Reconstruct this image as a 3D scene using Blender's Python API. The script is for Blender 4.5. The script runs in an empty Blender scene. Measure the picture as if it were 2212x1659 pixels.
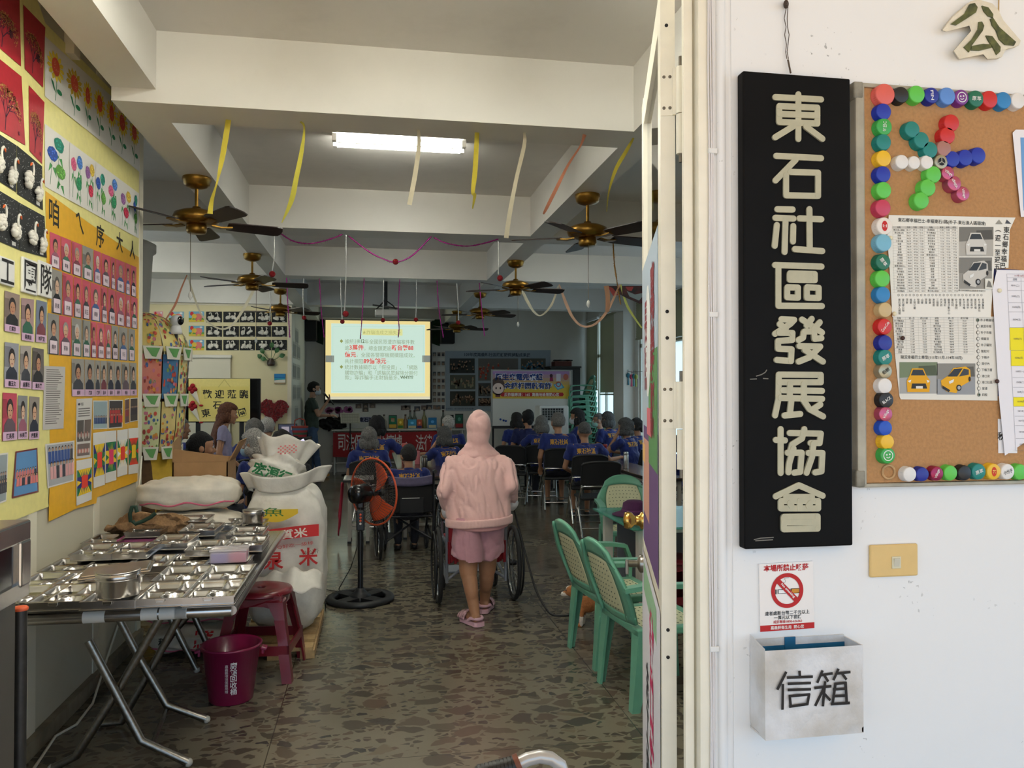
import bpy, bmesh, math, random
from mathutils import Vector, Matrix, Euler, noise as MN
from mathutils.bvhtree import BVHTree
random.seed(7)
SC = bpy.context.scene
COL = SC.collection
PI = math.pi
R = math.radians
V = Vector
FPX = 1700.0
YAW = math.atan(298 / FPX)
PITCH = math.atan(22.5 / FPX)
CAM = V((0, 0, 1.5))
cd = bpy.data.cameras.new('camera')
cd.sensor_width = 36
cd.lens = 36 * FPX / 2212
cd.clip_start = 0.02
cam = bpy.data.objects.new('camera', cd)
COL.objects.link(cam)
cam.location = CAM
cam.rotation_euler = (PI / 2 + PITCH, 0, -YAW)
SC.camera = cam
CROT = cam.rotation_euler.to_matrix()
def ray(px, py):
 return CROT @ V(((px - 1106) / FPX, -(py - 829.5) / FPX, -1))
def P(px, py, x=None, y=None, z=None):
 """the point on the plane x=, y= or z= that is seen at photo pixel (px, py)"""
 d = ray(px, py)
 k = (x - CAM.x) / d.x if x is not None else (y - CAM.y) / d.y if y is not None else (z - CAM.z) / d.z
 return CAM + d * k
SC.view_settings.view_transform = 'Standard'
SC.view_settings.look = 'None'
SC.view_settings.gamma = 1
SC.view_settings.use_curve_mapping = False
SC.view_settings.exposure = 0.92
W = bpy.data.worlds.new('sky')
SC.world = W
W.use_nodes = True
nt = W.node_tree
bg = nt.nodes['Background']
bg.inputs[0].default_value = (0.52, 0.75, 1.0, 1)
bg.inputs[1].default_value = 1.1
def lamp(name, kind, loc, energy, color=(1, 1, 1), rot=(0, 0, 0), **kw):
 l = bpy.data.lights.new(name, kind)
 l.energy = energy
 l.color = color
 for k, v in kw.items():
  setattr(l, k, v)
 o = bpy.data.objects.new(name, l)
 o.location = loc
 o.rotation_euler = rot
 COL.objects.link(o)
 return o
lamp('sun', 'SUN', (0, -5, 8), 3.8, (1, 0.83, 0.60), (R(31), R(-12), 0), angle=R(0.6))
TUBE, SCREEN = 26.0, 0.50   # brightness of the lit tubes and of the projected slide
MATS = {}
def lin(c):
 c = c / 255
 return c / 12.92 if c <= 0.04045 else ((c + 0.055) / 1.055) ** 2.4
def rgb(c):
 if isinstance(c, str):
  c = c.lstrip('#')
  c = tuple(int(c[i:i + 2], 16) for i in (0, 2, 4))
 return (lin(c[0]), lin(c[1]), lin(c[2]), 1)
def mat(c, rough=0.7, metal=0.0, noise=0.0, nscale=30, bump=0.0, emit=0.0, coat=0.0, sheen=0, sub=None, spec=0.5):
 """a procedural material: base colour broken up by noise, optional bump"""
 key = (str(c), rough, metal, noise, nscale, bump, emit, coat, sheen, str(sub), spec)
 if key in MATS:
  return MATS[key]
 m = bpy.data.materials.new('mat')
 m.use_nodes = True
 n = m.node_tree
 b = n.nodes['Principled BSDF']
 b.inputs['Base Color'].default_value = rgb(c)
 b.inputs['Roughness'].default_value = rough
 b.inputs['Metallic'].default_value = metal
 if coat:
  b.inputs['Coat Weight'].default_value = coat
  b.inputs['Coat Roughness'].default_value = 0.08
 if sheen:
  b.inputs['Sheen Weight'].default_value = sheen
 b.inputs['Specular IOR Level'].default_value = spec
 if emit:
  b.inputs['Emission Color'].default_value = rgb(c)
  b.inputs['Emission Strength'].default_value = emit
 if noise or bump:
  tc = n.nodes.new('ShaderNodeTexCoord')
  tx = n.nodes.new('ShaderNodeTexNoise')
  tx.inputs['Scale'].default_value = nscale
  tx.inputs['Detail'].default_value = 6
  n.links.new(tc.outputs['Object'], tx.inputs['Vector'])
  if noise:
   mx = n.nodes.new('ShaderNodeMix')
   mx.data_type = 'RGBA'
   a = rgb(c)
   d = rgb(sub) if sub else tuple(v * (1 - noise) for v in a[:3]) + (1,)
   mx.inputs[6].default_value = a
   mx.inputs[7].default_value = d
   cr = n.nodes.new('ShaderNodeValToRGB')
   cr.color_ramp.elements[0].position = 0.35
   cr.color_ramp.elements[1].position = 0.68
   n.links.new(tx.outputs['Fac'], cr.inputs[0])
   n.links.new(cr.outputs[0], mx.inputs[0])
   n.links.new(mx.outputs[2], b.inputs['Base Color'])
  if bump:
   bp = n.nodes.new('ShaderNodeBump')
   bp.inputs['Strength'].default_value = bump
   bp.inputs['Distance'].default_value = 0.02
   n.links.new(tx.outputs['Fac'], bp.inputs['Height'])
   n.links.new(bp.outputs[0], b.inputs['Normal'])
 MATS[key] = m
 return m
def node_mat(name, build):
 m = bpy.data.materials.new(name)
 m.use_nodes = True
 n = m.node_tree
 build(n, n.nodes['Principled BSDF'], n.links)
 return m
def N(n, kind, **kw):
 x = n.nodes.new('ShaderNode' + kind)
 for k, v in kw.items():
  if k in x.inputs:
   x.inputs[k].default_value = v
  else:
   setattr(x, k, v)
 return x
def ramp(n, pts):
 x = n.nodes.new('ShaderNodeValToRGB')
 e = x.color_ramp.elements
 while len(e) < len(pts):
  e.new(0.5)
 for q, (p, c) in zip(e, pts):
  q.position = p
  q.color = c if len(c) == 4 else tuple(c) + (1,)
 return x
class M:
 """collects shapes and links them as ONE mesh object"""
 def __init__(s, m=None):
  s.v, s.f, s.fm, s.fs, s.mats = [], [], [], [], []
  s.cur, s.sm = 0, False
  if m is not None:
   s.use(m)
 def use(s, m):
  if m not in s.mats:
   s.mats.append(m)
  s.cur = s.mats.index(m)
  return s
 def add(s, vs, fs, smooth=None):
  k = len(s.v)
  s.v += [V(p) for p in vs]
  sm = s.sm if smooth is None else smooth
  for f in fs:
   s.f.append([k + i for i in f])
   s.fm.append(s.cur)
   s.fs.append(sm)
  return s
 def box(s, c, d, rot=None, bev=0):
  x, y, z = d[0] / 2, d[1] / 2, d[2] / 2
  if bev:
   bm = bmesh.new()
   bmesh.ops.create_cube(bm, size=1, matrix=Matrix.Diagonal((d[0], d[1], d[2], 1)))
   bmesh.ops.bevel(bm, geom=bm.edges[:], offset=min(bev, min(d) * 0.49), segments=2, affect='EDGES', profile=0.5)
   vs = [v.co.copy() for v in bm.verts]
   fs = [[v.index for v in f.verts] for f in bm.faces]
   bm.free()
  else:
   vs = [V((i, j, k)) for i in (-x, x) for j in (-y, y) for k in (-z, z)]
   fs = [(0, 1, 3, 2), (4, 6, 7, 5), (0, 4, 5, 1), (2, 3, 7, 6), (0, 2, 6, 4), (1, 5, 7, 3)]
  m3 = rot if isinstance(rot, Matrix) else Euler(rot or (0, 0, 0)).to_matrix()
  return s.add([m3 @ p + V(c) for p in vs], fs, False)
 def bx(s, a, b, bev=0):
  a, b = V(a), V(b)
  return s.box((a + b) / 2, [abs(q) for q in (b - a)], None, bev)
 def tube(s, pts, r, seg=10, closed=False, caps=True, flat=None):
  """round (or flat, with flat=(w, h)) bar along a path; r may be a list"""
  pts = [V(p) for p in pts]
  n = len(pts)
  rs = r if isinstance(r, (list, tuple)) else [r] * n
  up = None
  rings = []
  for i, p in enumerate(pts):
   a = pts[i - 1] if (i > 0 or closed) else p
   b = pts[(i + 1) % n] if (i < n - 1 or closed) else p
   t = (b - a)
   t = t.normalized() if t.length > 1e-9 else V((0, 0, 1))
   if up is None:
    up = V((0, 0, 1)) if abs(t.z) < 0.9 else V((0, 1, 0))
   q = up - t * up.dot(t)
   if q.length < 1e-6:
    q = t.orthogonal()
   q.normalize()
   up = q
   w = t.cross(q)
   if flat:
    hw, hh = flat[0] / 2, flat[1] / 2
    rings.append([p + w * x + q * y for x, y in ((-hw, -hh), (hw, -hh), (hw, hh), (-hw, hh))])
   else:
    rings.append([p + (q * math.cos(2 * PI * k / seg) + w * math.sin(2 * PI * k / seg)) * rs[i] for k in range(seg)])
  sg = 4 if flat else seg
  vs = [p for rg in rings for p in rg]
  fs = []
  for i in range(n if closed else n - 1):
   for k in range(sg):
    j = (i + 1) % n
    fs.append((i * sg + k, i * sg + (k + 1) % sg, j * sg + (k + 1) % sg, j * sg + k))
  s.add(vs, fs, not flat)
  if caps and not closed:
   s.add(rings[0], [list(range(sg))[::-1]], False)
   s.add(rings[-1], [list(range(sg))], False)
  return s
 def cyl(s, a, b, r, r2=None, seg=16, caps=True):
  return s.tube([a, b], [r, r if r2 is None else r2], seg, caps=caps)
 def lathe(s, prof, c=(0, 0, 0), seg=24, axis=None, sx=1, sy=1, smooth=True):
  """profile [(radius, height)] turned about axis (default +Z) through c"""
  m3 = V((0, 0, 1)).rotation_difference(V(axis)).to_matrix() if axis is not None else Matrix.Identity(3)
  vs = []
  for r, h in prof:
   for k in range(seg):
    a = 2 * PI * k / seg
    vs.append(m3 @ V((r * math.cos(a) * sx, r * math.sin(a) * sy, h)) + V(c))
  fs = [(i * seg + k, i * seg + (k + 1) % seg, (i + 1) * seg + (k + 1) % seg, (i + 1) * seg + k) for i in range(len(prof) - 1) for k in range(seg)]
  s.add(vs, fs, smooth)
  for i, rev in ((0, True), (len(prof) - 1, False)):
   if prof[i][0] > 1e-5:
    q = list(range(i * seg, i * seg + seg))
    s.add([vs[j] for j in q], [list(range(seg))[::-1] if rev else list(range(seg))], False)
  return s
 def ball(s, c, r, seg=14, rot=None, pw=1.0):
  r = (r, r, r) if not isinstance(r, (tuple, list, Vector)) else r
  m3 = rot if isinstance(rot, Matrix) else Euler(rot or (0, 0, 0)).to_matrix()
  ns = seg // 2 + 1
  sp = lambda x: math.copysign(abs(x) ** pw, x)
  vs = [V((0, 0, -r[2]))]
  for i in range(1, ns):
   a = -PI / 2 + PI * i / ns
   for k in range(seg):
    b = 2 * PI * k / seg
    vs.append(V((r[0] * sp(math.cos(a)) * sp(math.cos(b)), r[1] * sp(math.cos(a)) * sp(math.sin(b)), r[2] * sp(math.sin(a)))))
  vs.append(V((0, 0, r[2])))
  fs = [(0, 1 + (k + 1) % seg, 1 + k) for k in range(seg)]
  for i in range(ns - 2):
   for k in range(seg):
    a, b = 1 + i * seg, 1 + (i + 1) * seg
    fs.append((a + k, a + (k + 1) % seg, b + (k + 1) % seg, b + k))
  e = len(vs) - 1
  a = 1 + (ns - 2) * seg
  fs += [(a + k, a + (k + 1) % seg, e) for k in range(seg)]
  return s.add([m3 @ p + V(c) for p in vs], fs, True)
 def cap(s, a, b, ra, rb=None, seg=12):
  """tapered capsule"""
  a, b = V(a), V(b)
  rb = ra if rb is None else rb
  L = (b - a).length
  if L < 1e-6:
   return s.ball(a, ra)
  pr = [(0.0, -ra)] + [(ra * math.cos(t), ra * math.sin(t)) for t in (-1.1, -0.6, 0)]
  pr += [(rb * math.cos(t), L + rb * math.sin(t)) for t in (0, 0.6, 1.1)] + [(0.0, L + rb)]
  m3 = V((0, 0, 1)).rotation_difference((b - a).normalized()).to_matrix()
  vs = []
  for r, h in pr[1:-1]:
   for k in range(seg):
    t = 2 * PI * k / seg
    vs.append(m3 @ V((r * math.cos(t), r * math.sin(t), h)) + a)
  nr = len(pr) - 2
  fs = [(i * seg + k, i * seg + (k + 1) % seg, (i + 1) * seg + (k + 1) % seg, (i + 1) * seg + k) for i in range(nr - 1) for k in range(seg)]
  vs += [m3 @ V((0, 0, -ra)) + a, m3 @ V((0, 0, L + rb)) + a]
  fs += [(len(vs) - 2, (k + 1) % seg, k) for k in range(seg)]
  q = (nr - 1) * seg
  fs += [(len(vs) - 1, q + k, q + (k + 1) % seg) for k in range(seg)]
  return s.add(vs, fs, True)
 def prism(s, pts, dvec, smooth=False):
  """a polygon pushed along dvec"""
  pts = [V(p) for p in pts]
  n = len(pts)
  d = V(dvec)
  return s.add(pts + [p + d for p in pts], [list(range(n))[::-1], list(range(n, 2 * n))] + [(i, (i + 1) % n, n + (i + 1) % n, n + i) for i in range(n)], smooth)
 def grid(s, fn, nu, nv, smooth=True):
  vs = [V(fn(i / nu, j / nv)) for j in range(nv + 1) for i in range(nu + 1)]
  w = nu + 1
  return s.add(vs, [(j * w + i, j * w + i + 1, (j + 1) * w + i + 1, (j + 1) * w + i) for j in range(nv) for i in range(nu)], smooth)
 def build(s, name, parent=None, at=None, rot=None, noshift=False):
  me = bpy.data.meshes.new(name)
  vs = s.v
  loc = V(at) if at is not None else V((0, 0, 0))
  if at is None and parent is None and vs and not noshift:
   lo = [min(p[i] for p in vs) for i in range(3)]
   hi = [max(p[i] for p in vs) for i in range(3)]
   loc = V(((lo[0] + hi[0]) / 2, (lo[1] + hi[1]) / 2, lo[2]))
   vs = [p - loc for p in vs]
  me.from_pydata([tuple(p) for p in vs], [], s.f)
  for m in s.mats:
   me.materials.append(m)
  me.polygons.foreach_set('material_index', s.fm)
  me.polygons.foreach_set('use_smooth', s.fs)
  me.validate()
  me.update()
  o = bpy.data.objects.new(name, me)
  COL.objects.link(o)
  o.location = loc
  if rot:
   o.rotation_euler = rot
  if parent is not None:
   o.parent = parent
  return o
def tag(o, label, cat, group=None):
 o['label'] = label
 o['category'] = cat
 if group:
  o['group'] = group
 return o
def thing(name, label, cat, loc=(0, 0, 0), rz=0, group=None):
 o = bpy.data.objects.new(name, None)
 COL.objects.link(o)
 o.empty_display_size = 0.05
 o.location = loc
 o.rotation_euler = (0, 0, rz)
 return tag(o, label, cat, group)
def struct(name, mb, label=None):
 o = mb.build(name, noshift=True)
 o['kind'] = 'structure'
 return o
def dup(root, loc, rz=None, label=None):
 c = root.copy()
 COL.objects.link(c)
 c.location = loc
 if rz is not None:
  c.rotation_euler = (0, 0, rz)
 if label:
  c['label'] = label
 for ch in list(root.children):
  d = ch.copy()
  COL.objects.link(d)
  d.parent = c
  for g in list(ch.children):
   e = g.copy()
   COL.objects.link(e)
   e.parent = d
 return c
def remesh(o, voxel, smooth=4, factor=0.5):
 """fuses a mesh of overlapping closed shapes into one continuous skin"""
 md = o.modifiers.new('r', 'REMESH')
 md.mode = 'VOXEL'
 md.voxel_size = voxel
 if smooth:
  sm = o.modifiers.new('s', 'SMOOTH')
  sm.factor = factor
  sm.iterations = smooth
 dg = bpy.context.evaluated_depsgraph_get()
 me = bpy.data.meshes.new_from_object(o.evaluated_get(dg))
 o.modifiers.clear()
 ms = list(o.data.materials)
 o.data = me
 me.materials.clear()
 for m in ms[:1]:
  me.materials.append(m)
 me.polygons.foreach_set('use_smooth', [True] * len(me.polygons))
 return o
def crease(o, amp, f=(8, 8, 3.5), seed=0):
 """presses soft fold lines into cloth"""
 me = o.data
 ns = [v.normal.copy() for v in me.vertices]
 for v, n_ in zip(me.vertices, ns):
  p = V((v.co.x * f[0], v.co.y * f[1], v.co.z * f[2] + v.co.x * f[0] * 0.5 + seed))
  k = (1 - abs(MN.noise(p))) ** 5 + 0.6 * (1 - abs(MN.noise(p * 2.1 + V((7, 3, 1))))) ** 6
  v.co -= n_ * amp * k
 return o
GL = {}
def glyphs(txt, bold=0.0):
 """letter outlines as 2D faces, 1 unit high"""
 k = (txt, bold)
 if k not in GL:
  c = bpy.data.curves.new('t', 'FONT')
  c.body = txt
  c.resolution_u = 2
  c.offset = bold
  c.align_x = 'CENTER'
  c.align_y = 'CENTER'
  o = bpy.data.objects.new('t', c)
  COL.objects.link(o)
  dg = bpy.context.evaluated_depsgraph_get()
  dg.update()
  me = bpy.data.meshes.new_from_object(o.evaluated_get(dg))
  vs = [v.co.copy() for v in me.vertices]
  fs = [list(p.vertices) for p in me.polygons]
  if vs:
   xs = [p.x for p in vs]
   ys = [p.y for p in vs]
   cx, cy = (min(xs) + max(xs)) / 2, (min(ys) + max(ys)) / 2
   vs = [V((p.x - cx, p.y - cy, 0)) for p in vs]
   w, h = max(xs) - min(xs), max(ys) - min(ys)
  else:
   w = h = 1
  bpy.data.objects.remove(o)
  bpy.data.meshes.remove(me)
  GL[k] = (vs, fs, w, h)
 return GL[k]
class Pic(M):
 """flat printed matter: shapes laid on a sheet; 2D coordinates u, v along the sheet"""
 def __init__(s, o, u, v, step=0.0004):
  super().__init__()
  s.o, s.u, s.w = V(o), V(u).normalized(), V(v).normalized()
  s.n = s.u.cross(s.w)
  s.st = step
  s.warp = None
 def pt(s, x, y, l=0):
  z = l * s.st + (s.warp(x, y) if s.warp else 0)
  return s.o + s.u * x + s.w * y + s.n * z
 def ink(s, c, **kw):
  return s.use(c if isinstance(c, bpy.types.Material) else mat(c, kw.get('rough', 0.75), emit=kw.get('emit', 0)))
 def poly(s, pts, c, l=1, **kw):
  s.ink(c, **kw)
  return s.add([s.pt(x, y, l) for x, y in pts], [list(range(len(pts)))])
 def rect(s, x0, y0, x1, y1, c, l=1, **kw):
  return s.poly([(x0, y0), (x1, y0), (x1, y1), (x0, y1)], c, l, **kw)
 def ell(s, x, y, rx, ry, c, l=1, n=14, a0=0, **kw):
  return s.poly([(x + rx * math.cos(2 * PI * k / n) * math.cos(a0) - ry * math.sin(2 * PI * k / n) * math.sin(a0), y + rx * math.cos(2 * PI * k / n) * math.sin(a0) + ry * math.sin(2 * PI * k / n) * math.cos(a0)) for k in range(n)], c, l, **kw)
 def ring(s, x, y, r0, r1, c, l=1, n=36, **kw):
  s.ink(c, **kw)
  vs = [s.pt(x + r * math.cos(2 * PI * k / n), y + r * math.sin(2 * PI * k / n), l) for k in range(n) for r in (r0, r1)]
  return s.add(vs, [(2 * k, 2 * k + 1, (2 * k + 3) % (2 * n), (2 * k + 2) % (2 * n)) for k in range(n)])
 def line(s, pts, w, c, l=1, **kw):
  s.ink(c, **kw)
  for (a, b), (e, f) in zip(pts, pts[1:]):
   d = V((e - a, f - b))
   if d.length < 1e-9:
    continue
   q = V((-d.y, d.x)).normalized() * w / 2
   s.add([s.pt(a + q.x, b + q.y, l), s.pt(a - q.x, b - q.y, l), s.pt(e - q.x, f - q.y, l), s.pt(e + q.x, f + q.y, l)], [(0, 1, 2, 3)])
  return s
 def text(s, txt, x, y, h, c, l=2, w=None, bold=0.0, rot=0, hh=None, vert=False, **kw):
  """txt centred at x, y with letter height h; w fits the whole width"""
  if vert:
   for i, ch in enumerate(txt):
    s.text(ch, x, y - i * h * 1.08, h, c, l, bold=bold, **kw)
   return s
  vs, fs, gw, gh = glyphs(txt, bold)
  if not fs:
   return s
  kx = ky = h / 0.9
  if w:
   kx = w / gw
  if hh:
   ky = hh / gh
  cs, sn = math.cos(rot), math.sin(rot)
  s.ink(c, **kw)
  return s.add([s.pt(x + p.x * kx * cs - p.y * ky * sn, y + p.x * kx * sn + p.y * ky * cs, l) for p in vs], fs)
YF, XL, XR, YB, ZC, YS = 1.67, -1.42, 4.30, 15.6, 3.25, 12.7
def terrazzo(n, b, L):
 tc = N(n, 'TexCoord')
 nz = N(n, 'TexNoise', Scale=7.0, Detail=3.0)
 L.new(tc.outputs['Object'], nz.inputs['Vector'])
 mx = N(n, 'Mix', data_type='VECTOR')
 mx.inputs[0].default_value = 0.09
 L.new(tc.outputs['Object'], mx.inputs[4])
 L.new(nz.outputs['Color'], mx.inputs[5])
 big = None
 cols = []
 for sc, off in ((11, 0), (27, 5)):
  v1 = N(n, 'TexVoronoi', feature='DISTANCE_TO_EDGE', Scale=sc)
  v2 = N(n, 'TexVoronoi', feature='F1', Scale=sc)
  mp = N(n, 'Mapping')
  mp.inputs['Location'].default_value = (off, off, 0)
  mp.inputs['Scale'].default_value = (0.8, 1.25, 1)
  L.new(mx.outputs[1], mp.inputs[0])
  L.new(mp.outputs[0], v1.inputs['Vector'])
  L.new(mp.outputs[0], v2.inputs['Vector'])
  sp = N(n, 'SeparateColor')
  L.new(v2.outputs['Color'], sp.inputs[0])
  pick = N(n, 'Math', operation='GREATER_THAN')
  pick.inputs[1].default_value = 0.60 if sc == 11 else 0.55
  L.new(sp.outputs[0], pick.inputs[0])
  edge = ramp(n, [(0.07, (0, 0, 0)), (0.12, (1, 1, 1))])
  L.new(v1.outputs['Distance'], edge.inputs[0])
  mu = N(n, 'Math', operation='MULTIPLY')
  L.new(pick.outputs[0], mu.inputs[0])
  L.new(edge.outputs[0], mu.inputs[1])
  tint = ramp(n, [(0.0, rgb((70, 64, 54))), (0.35, rgb((88, 80, 68))), (0.6, rgb((92, 78, 66))), (0.85, rgb((62, 60, 56))), (1.0, rgb((108, 98, 82)))])
  L.new(sp.outputs[1], tint.inputs[0])
  cols.append((mu, tint))
 n2 = N(n, 'TexNoise', Scale=1.1, Detail=6.0)
 L.new(tc.outputs['Object'], n2.inputs['Vector'])
 base = ramp(n, [(0.3, rgb((108, 101, 86))), (0.7, rgb((121, 114, 98)))])
 L.new(n2.outputs['Fac'], base.inputs[0])
 cur = base.outputs[0]
 for mu, tint in reversed(cols):
  m = N(n, 'Mix', data_type='RGBA')
  L.new(mu.outputs[0], m.inputs[0])
  L.new(cur, m.inputs[6])
  L.new(tint.outputs[0], m.inputs[7])
  cur = m.outputs[2]
 br = N(n, 'TexBrick', offset=0.0)
 br.inputs['Color1'].default_value = br.inputs['Color2'].default_value = (1, 1, 1, 1)
 br.inputs['Mortar'].default_value = (0.35, 0.35, 0.35, 1)
 br.inputs['Scale'].default_value = 1
 br.inputs['Mortar Size'].default_value = 0.0025
 br.inputs['Brick Width'].default_value = 1.6
 br.inputs['Row Height'].default_value = 1.6
 mp = N(n, 'Mapping')
 mp.inputs['Location'].default_value = (0.435, -0.1, 0)
 L.new(tc.outputs['Object'], mp.inputs[0])
 L.new(mp.outputs[0], br.inputs['Vector'])
 m = N(n, 'Mix', data_type='RGBA', blend_type='MULTIPLY')
 m.inputs[0].default_value = 1
 L.new(cur, m.inputs[6])
 L.new(br.outputs['Color'], m.inputs[7])
 L.new(m.outputs[2], b.inputs['Base Color'])
 rr = ramp(n, [(0.3, (0.16, 0.16, 0.16)), (0.75, (0.30, 0.30, 0.30))])
 L.new(n2.outputs['Fac'], rr.inputs[0])
 L.new(rr.outputs[0], b.inputs['Roughness'])
def plaster(c, spots=0.0, dirt=(120, 112, 100), spec=(70, 62, 56), wear=0.0, sc=1.0, rough=0.75):
 """painted plaster with faint mottling, scuffs and small dark specks"""
 def f(n, b, L):
  tc = N(n, 'TexCoord')
  a = N(n, 'TexNoise', Scale=1.7 * sc, Detail=8.0, Roughness=0.65)
  L.new(tc.outputs['Object'], a.inputs['Vector'])
  r1 = ramp(n, [(0.52, (0, 0, 0)), (0.80, (1, 1, 1))])
  L.new(a.outputs['Fac'], r1.inputs[0])
  k = N(n, 'Math', operation='MULTIPLY')
  k.inputs[1].default_value = wear
  L.new(r1.outputs[0], k.inputs[0])
  m1 = N(n, 'Mix', data_type='RGBA')
  m1.inputs[6].default_value = rgb(c)
  m1.inputs[7].default_value = rgb(dirt)
  L.new(k.outputs[0], m1.inputs[0])
  out = m1.outputs[2]
  if spots:
   v = N(n, 'TexNoise', Scale=95.0, Detail=2.0)
   L.new(tc.outputs['Object'], v.inputs['Vector'])
   g = N(n, 'TexNoise', Scale=4.2, Detail=3.0)
   L.new(tc.outputs['Object'], g.inputs['Vector'])
   rv = ramp(n, [(0.69, (0, 0, 0)), (0.72, (1, 1, 1))])
   rg = ramp(n, [(0.56, (0, 0, 0)), (0.68, (1, 1, 1))])
   L.new(v.outputs['Fac'], rv.inputs[0])
   L.new(g.outputs['Fac'], rg.inputs[0])
   mm = N(n, 'Math', operation='MULTIPLY')
   L.new(rv.outputs[0], mm.inputs[0])
   L.new(rg.outputs[0], mm.inputs[1])
   k2 = N(n, 'Math', operation='MULTIPLY')
   k2.inputs[1].default_value = spots
   L.new(mm.outputs[0], k2.inputs[0])
   m2 = N(n, 'Mix', data_type='RGBA')
   L.new(k2.outputs[0], m2.inputs[0])
   L.new(out, m2.inputs[6])
   m2.inputs[7].default_value = rgb(spec)
   out = m2.outputs[2]
  L.new(out, b.inputs['Base Color'])
  b.inputs['Roughness'].default_value = rough
  bp = N(n, 'Bump')
  bp.inputs['Strength'].default_value = 0.12
  bp.inputs['Distance'].default_value = 0.02
  L.new(a.outputs['Fac'], bp.inputs['Height'])
  L.new(bp.outputs[0], b.inputs['Normal'])
 return node_mat('plaster', f)
M_floor = node_mat('terrazzo', terrazzo)
M_front = plaster((238, 236, 234), spots=0.55, wear=0.10, dirt=(196, 194, 192))
M_in = plaster((214, 211, 202), wear=0.25, dirt=(180, 176, 164), rough=0.5)
M_ceil = plaster((222, 218, 212), wear=0.35, dirt=(176, 172, 166), rough=0.55)
M_beam = plaster((212, 209, 202), wear=0.25, dirt=(184, 180, 170), rough=0.42)
M_beige = plaster((226, 214, 172), wear=0.3, dirt=(208, 194, 150))
M_part = plaster((205, 199, 178), wear=0.4, dirt=(180, 172, 150), rough=0.45)
M_conc = plaster((214, 190, 156), wear=0.4, dirt=(186, 162, 130), sc=2)
M_canopy = plaster((238, 214, 172), wear=0.2, dirt=(214, 190, 150))  # warm tone of the added canopy, bounces warm light onto the upper wall
M_cream = mat((246, 238, 218), 0.42, noise=0.06, nscale=14)
M_alu = mat((150, 150, 146), 0.38, 0.85, noise=0.1)
M_steel = mat((190, 187, 184), 0.25, 1.0, noise=0.10, nscale=22)
M_chrome = mat((214, 212, 208), 0.16, 1.0)
M_black = mat((16, 16, 17), 0.5)
M_white = mat((232, 230, 226), 0.6)
struct('floor', M(M_floor).bx((-4.6, YF + 0.02, -0.12), (XR + 0.2, YB + 0.2, 0)))
struct('ground', M(M_conc).bx((-9, -12, -0.16), (9, -1.5, -0.03)))
struct('added_ground_slab', M(mat((128, 130, 134), 0.6, noise=0.15)).bx((-9, -1.5, -0.14), (9, YF + 0.02, -0.025)))  # unseen grey slab, added to cut warm bounce onto the lower wall
struct('ceiling', M(M_ceil).bx((-4.6, YF + 0.2, ZC), (XR + 0.2, YB + 0.2, ZC + 0.15)))
struct('added_canopy', M(M_canopy).bx((-6, -3.4, 3.35), (7, YF, 3.5)))  # unseen roof, added to block sky light and warm the upper wall
wf = M(M_front).bx((0.80, YF, -0.1), (5.0, YF + 0.2, 3.4))
struct('wall_front', wf)
wl = M(M_front).bx((-1.75, YF, 2.72), (0.80, YF + 0.2, 3.4)).bx((-5, YF, -0.1), (-1.75, YF + 0.2, 3.4))
struct('wall_front_over_door', wl)
pt = M(M_part).bx((XL - 0.06, YF + 0.2, 0), (XL, 5.15, ZC))
struct('wall_left', pt)
tr = M(mat((226, 220, 200), 0.5))
for yy in (2.75, 3.62, 4.40):
 tr.bx((XL, yy - 0.04, 0.02), (XL + 0.006, yy + 0.04, ZC))
tr.bx((XL - 0.07, 5.10, 0), (XL + 0.012, 5.17, ZC))
struct('trim_1', tr)
struct('baseboard_left', M(mat((150, 140, 118), 0.6, noise=0.5, nscale=9)).bx((XL, YF + 0.2, 0), (XL + 0.035, 5.15, 0.07)))
rl = M(mat((172, 164, 146), 0.45)).bx((XL, YF + 0.2, 3.19), (XL + 0.05, 5.15, ZC))
struct('trim_2', rl)
struct('wall_far_left', M(M_in).bx((-4.75, YF, 0), (-4.6, 5.9, ZC)).bx((-4.75, 11.6, 0), (-4.6, YS, ZC)).bx((-4.75, 5.9, 0), (-4.6, 11.6, 0.9)).bx((-4.75, 5.9, 2.5), (-4.6, 11.6, ZC)))
struct('wall_left_back', M(M_beige).bx((-4.75, YS, 0), (-1.29, YS + 0.12, 2.90)))
struct('wall_recess', M(M_in).bx((-1.41, YS + 0.12, 0), (-1.29, YB, ZC)))
struct('trim_3', M(mat((224, 214, 190), 0.5)).bx((-1.33, YS - 0.012, 0), (-1.27, YS, 2.9)).bx((-4.6, YS - 0.015, 2.87), (-1.27, YS, 2.92)))
struct('wall_back', M(M_in).bx((-1.41, YB, 0), (XR + 0.2, YB + 0.15, ZC)))
for i, (y0, y1) in enumerate(((4.0, 4.28), (6.82, 7.14), (9.55, 9.85), (12.62, 12.9))):
 struct('beam_cross', M(M_beam).bx((-4.6 if i else -1.235, y0, 2.9), (XR, y1, ZC + 0.02)))
lb = M(M_beam).bx((-1.235, YF + 0.2, 2.965), (-1.035, 4.0, ZC + 0.01))
for a, b in ((4.28, 6.82), (7.14, 9.55), (9.85, 12.62), (12.9, YB)):
 lb.bx((-1.235, a, 2.9), (-1.03, b, ZC + 0.01))
struct('beam_left', lb)
rb = M(M_beam)
for a, b in ((YF + 0.2, 4.0), (4.28, 6.82), (7.14, 9.55), (9.85, 12.62), (12.9, YB)):
 rb.bx((1.36, a, 2.9), (1.555, b, ZC + 0.01))
struct('beam_right', rb)
rw = M(M_in)
rw.bx((XR, YF + 0.2, 0), (XR + 0.15, 7.3, ZC))
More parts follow.
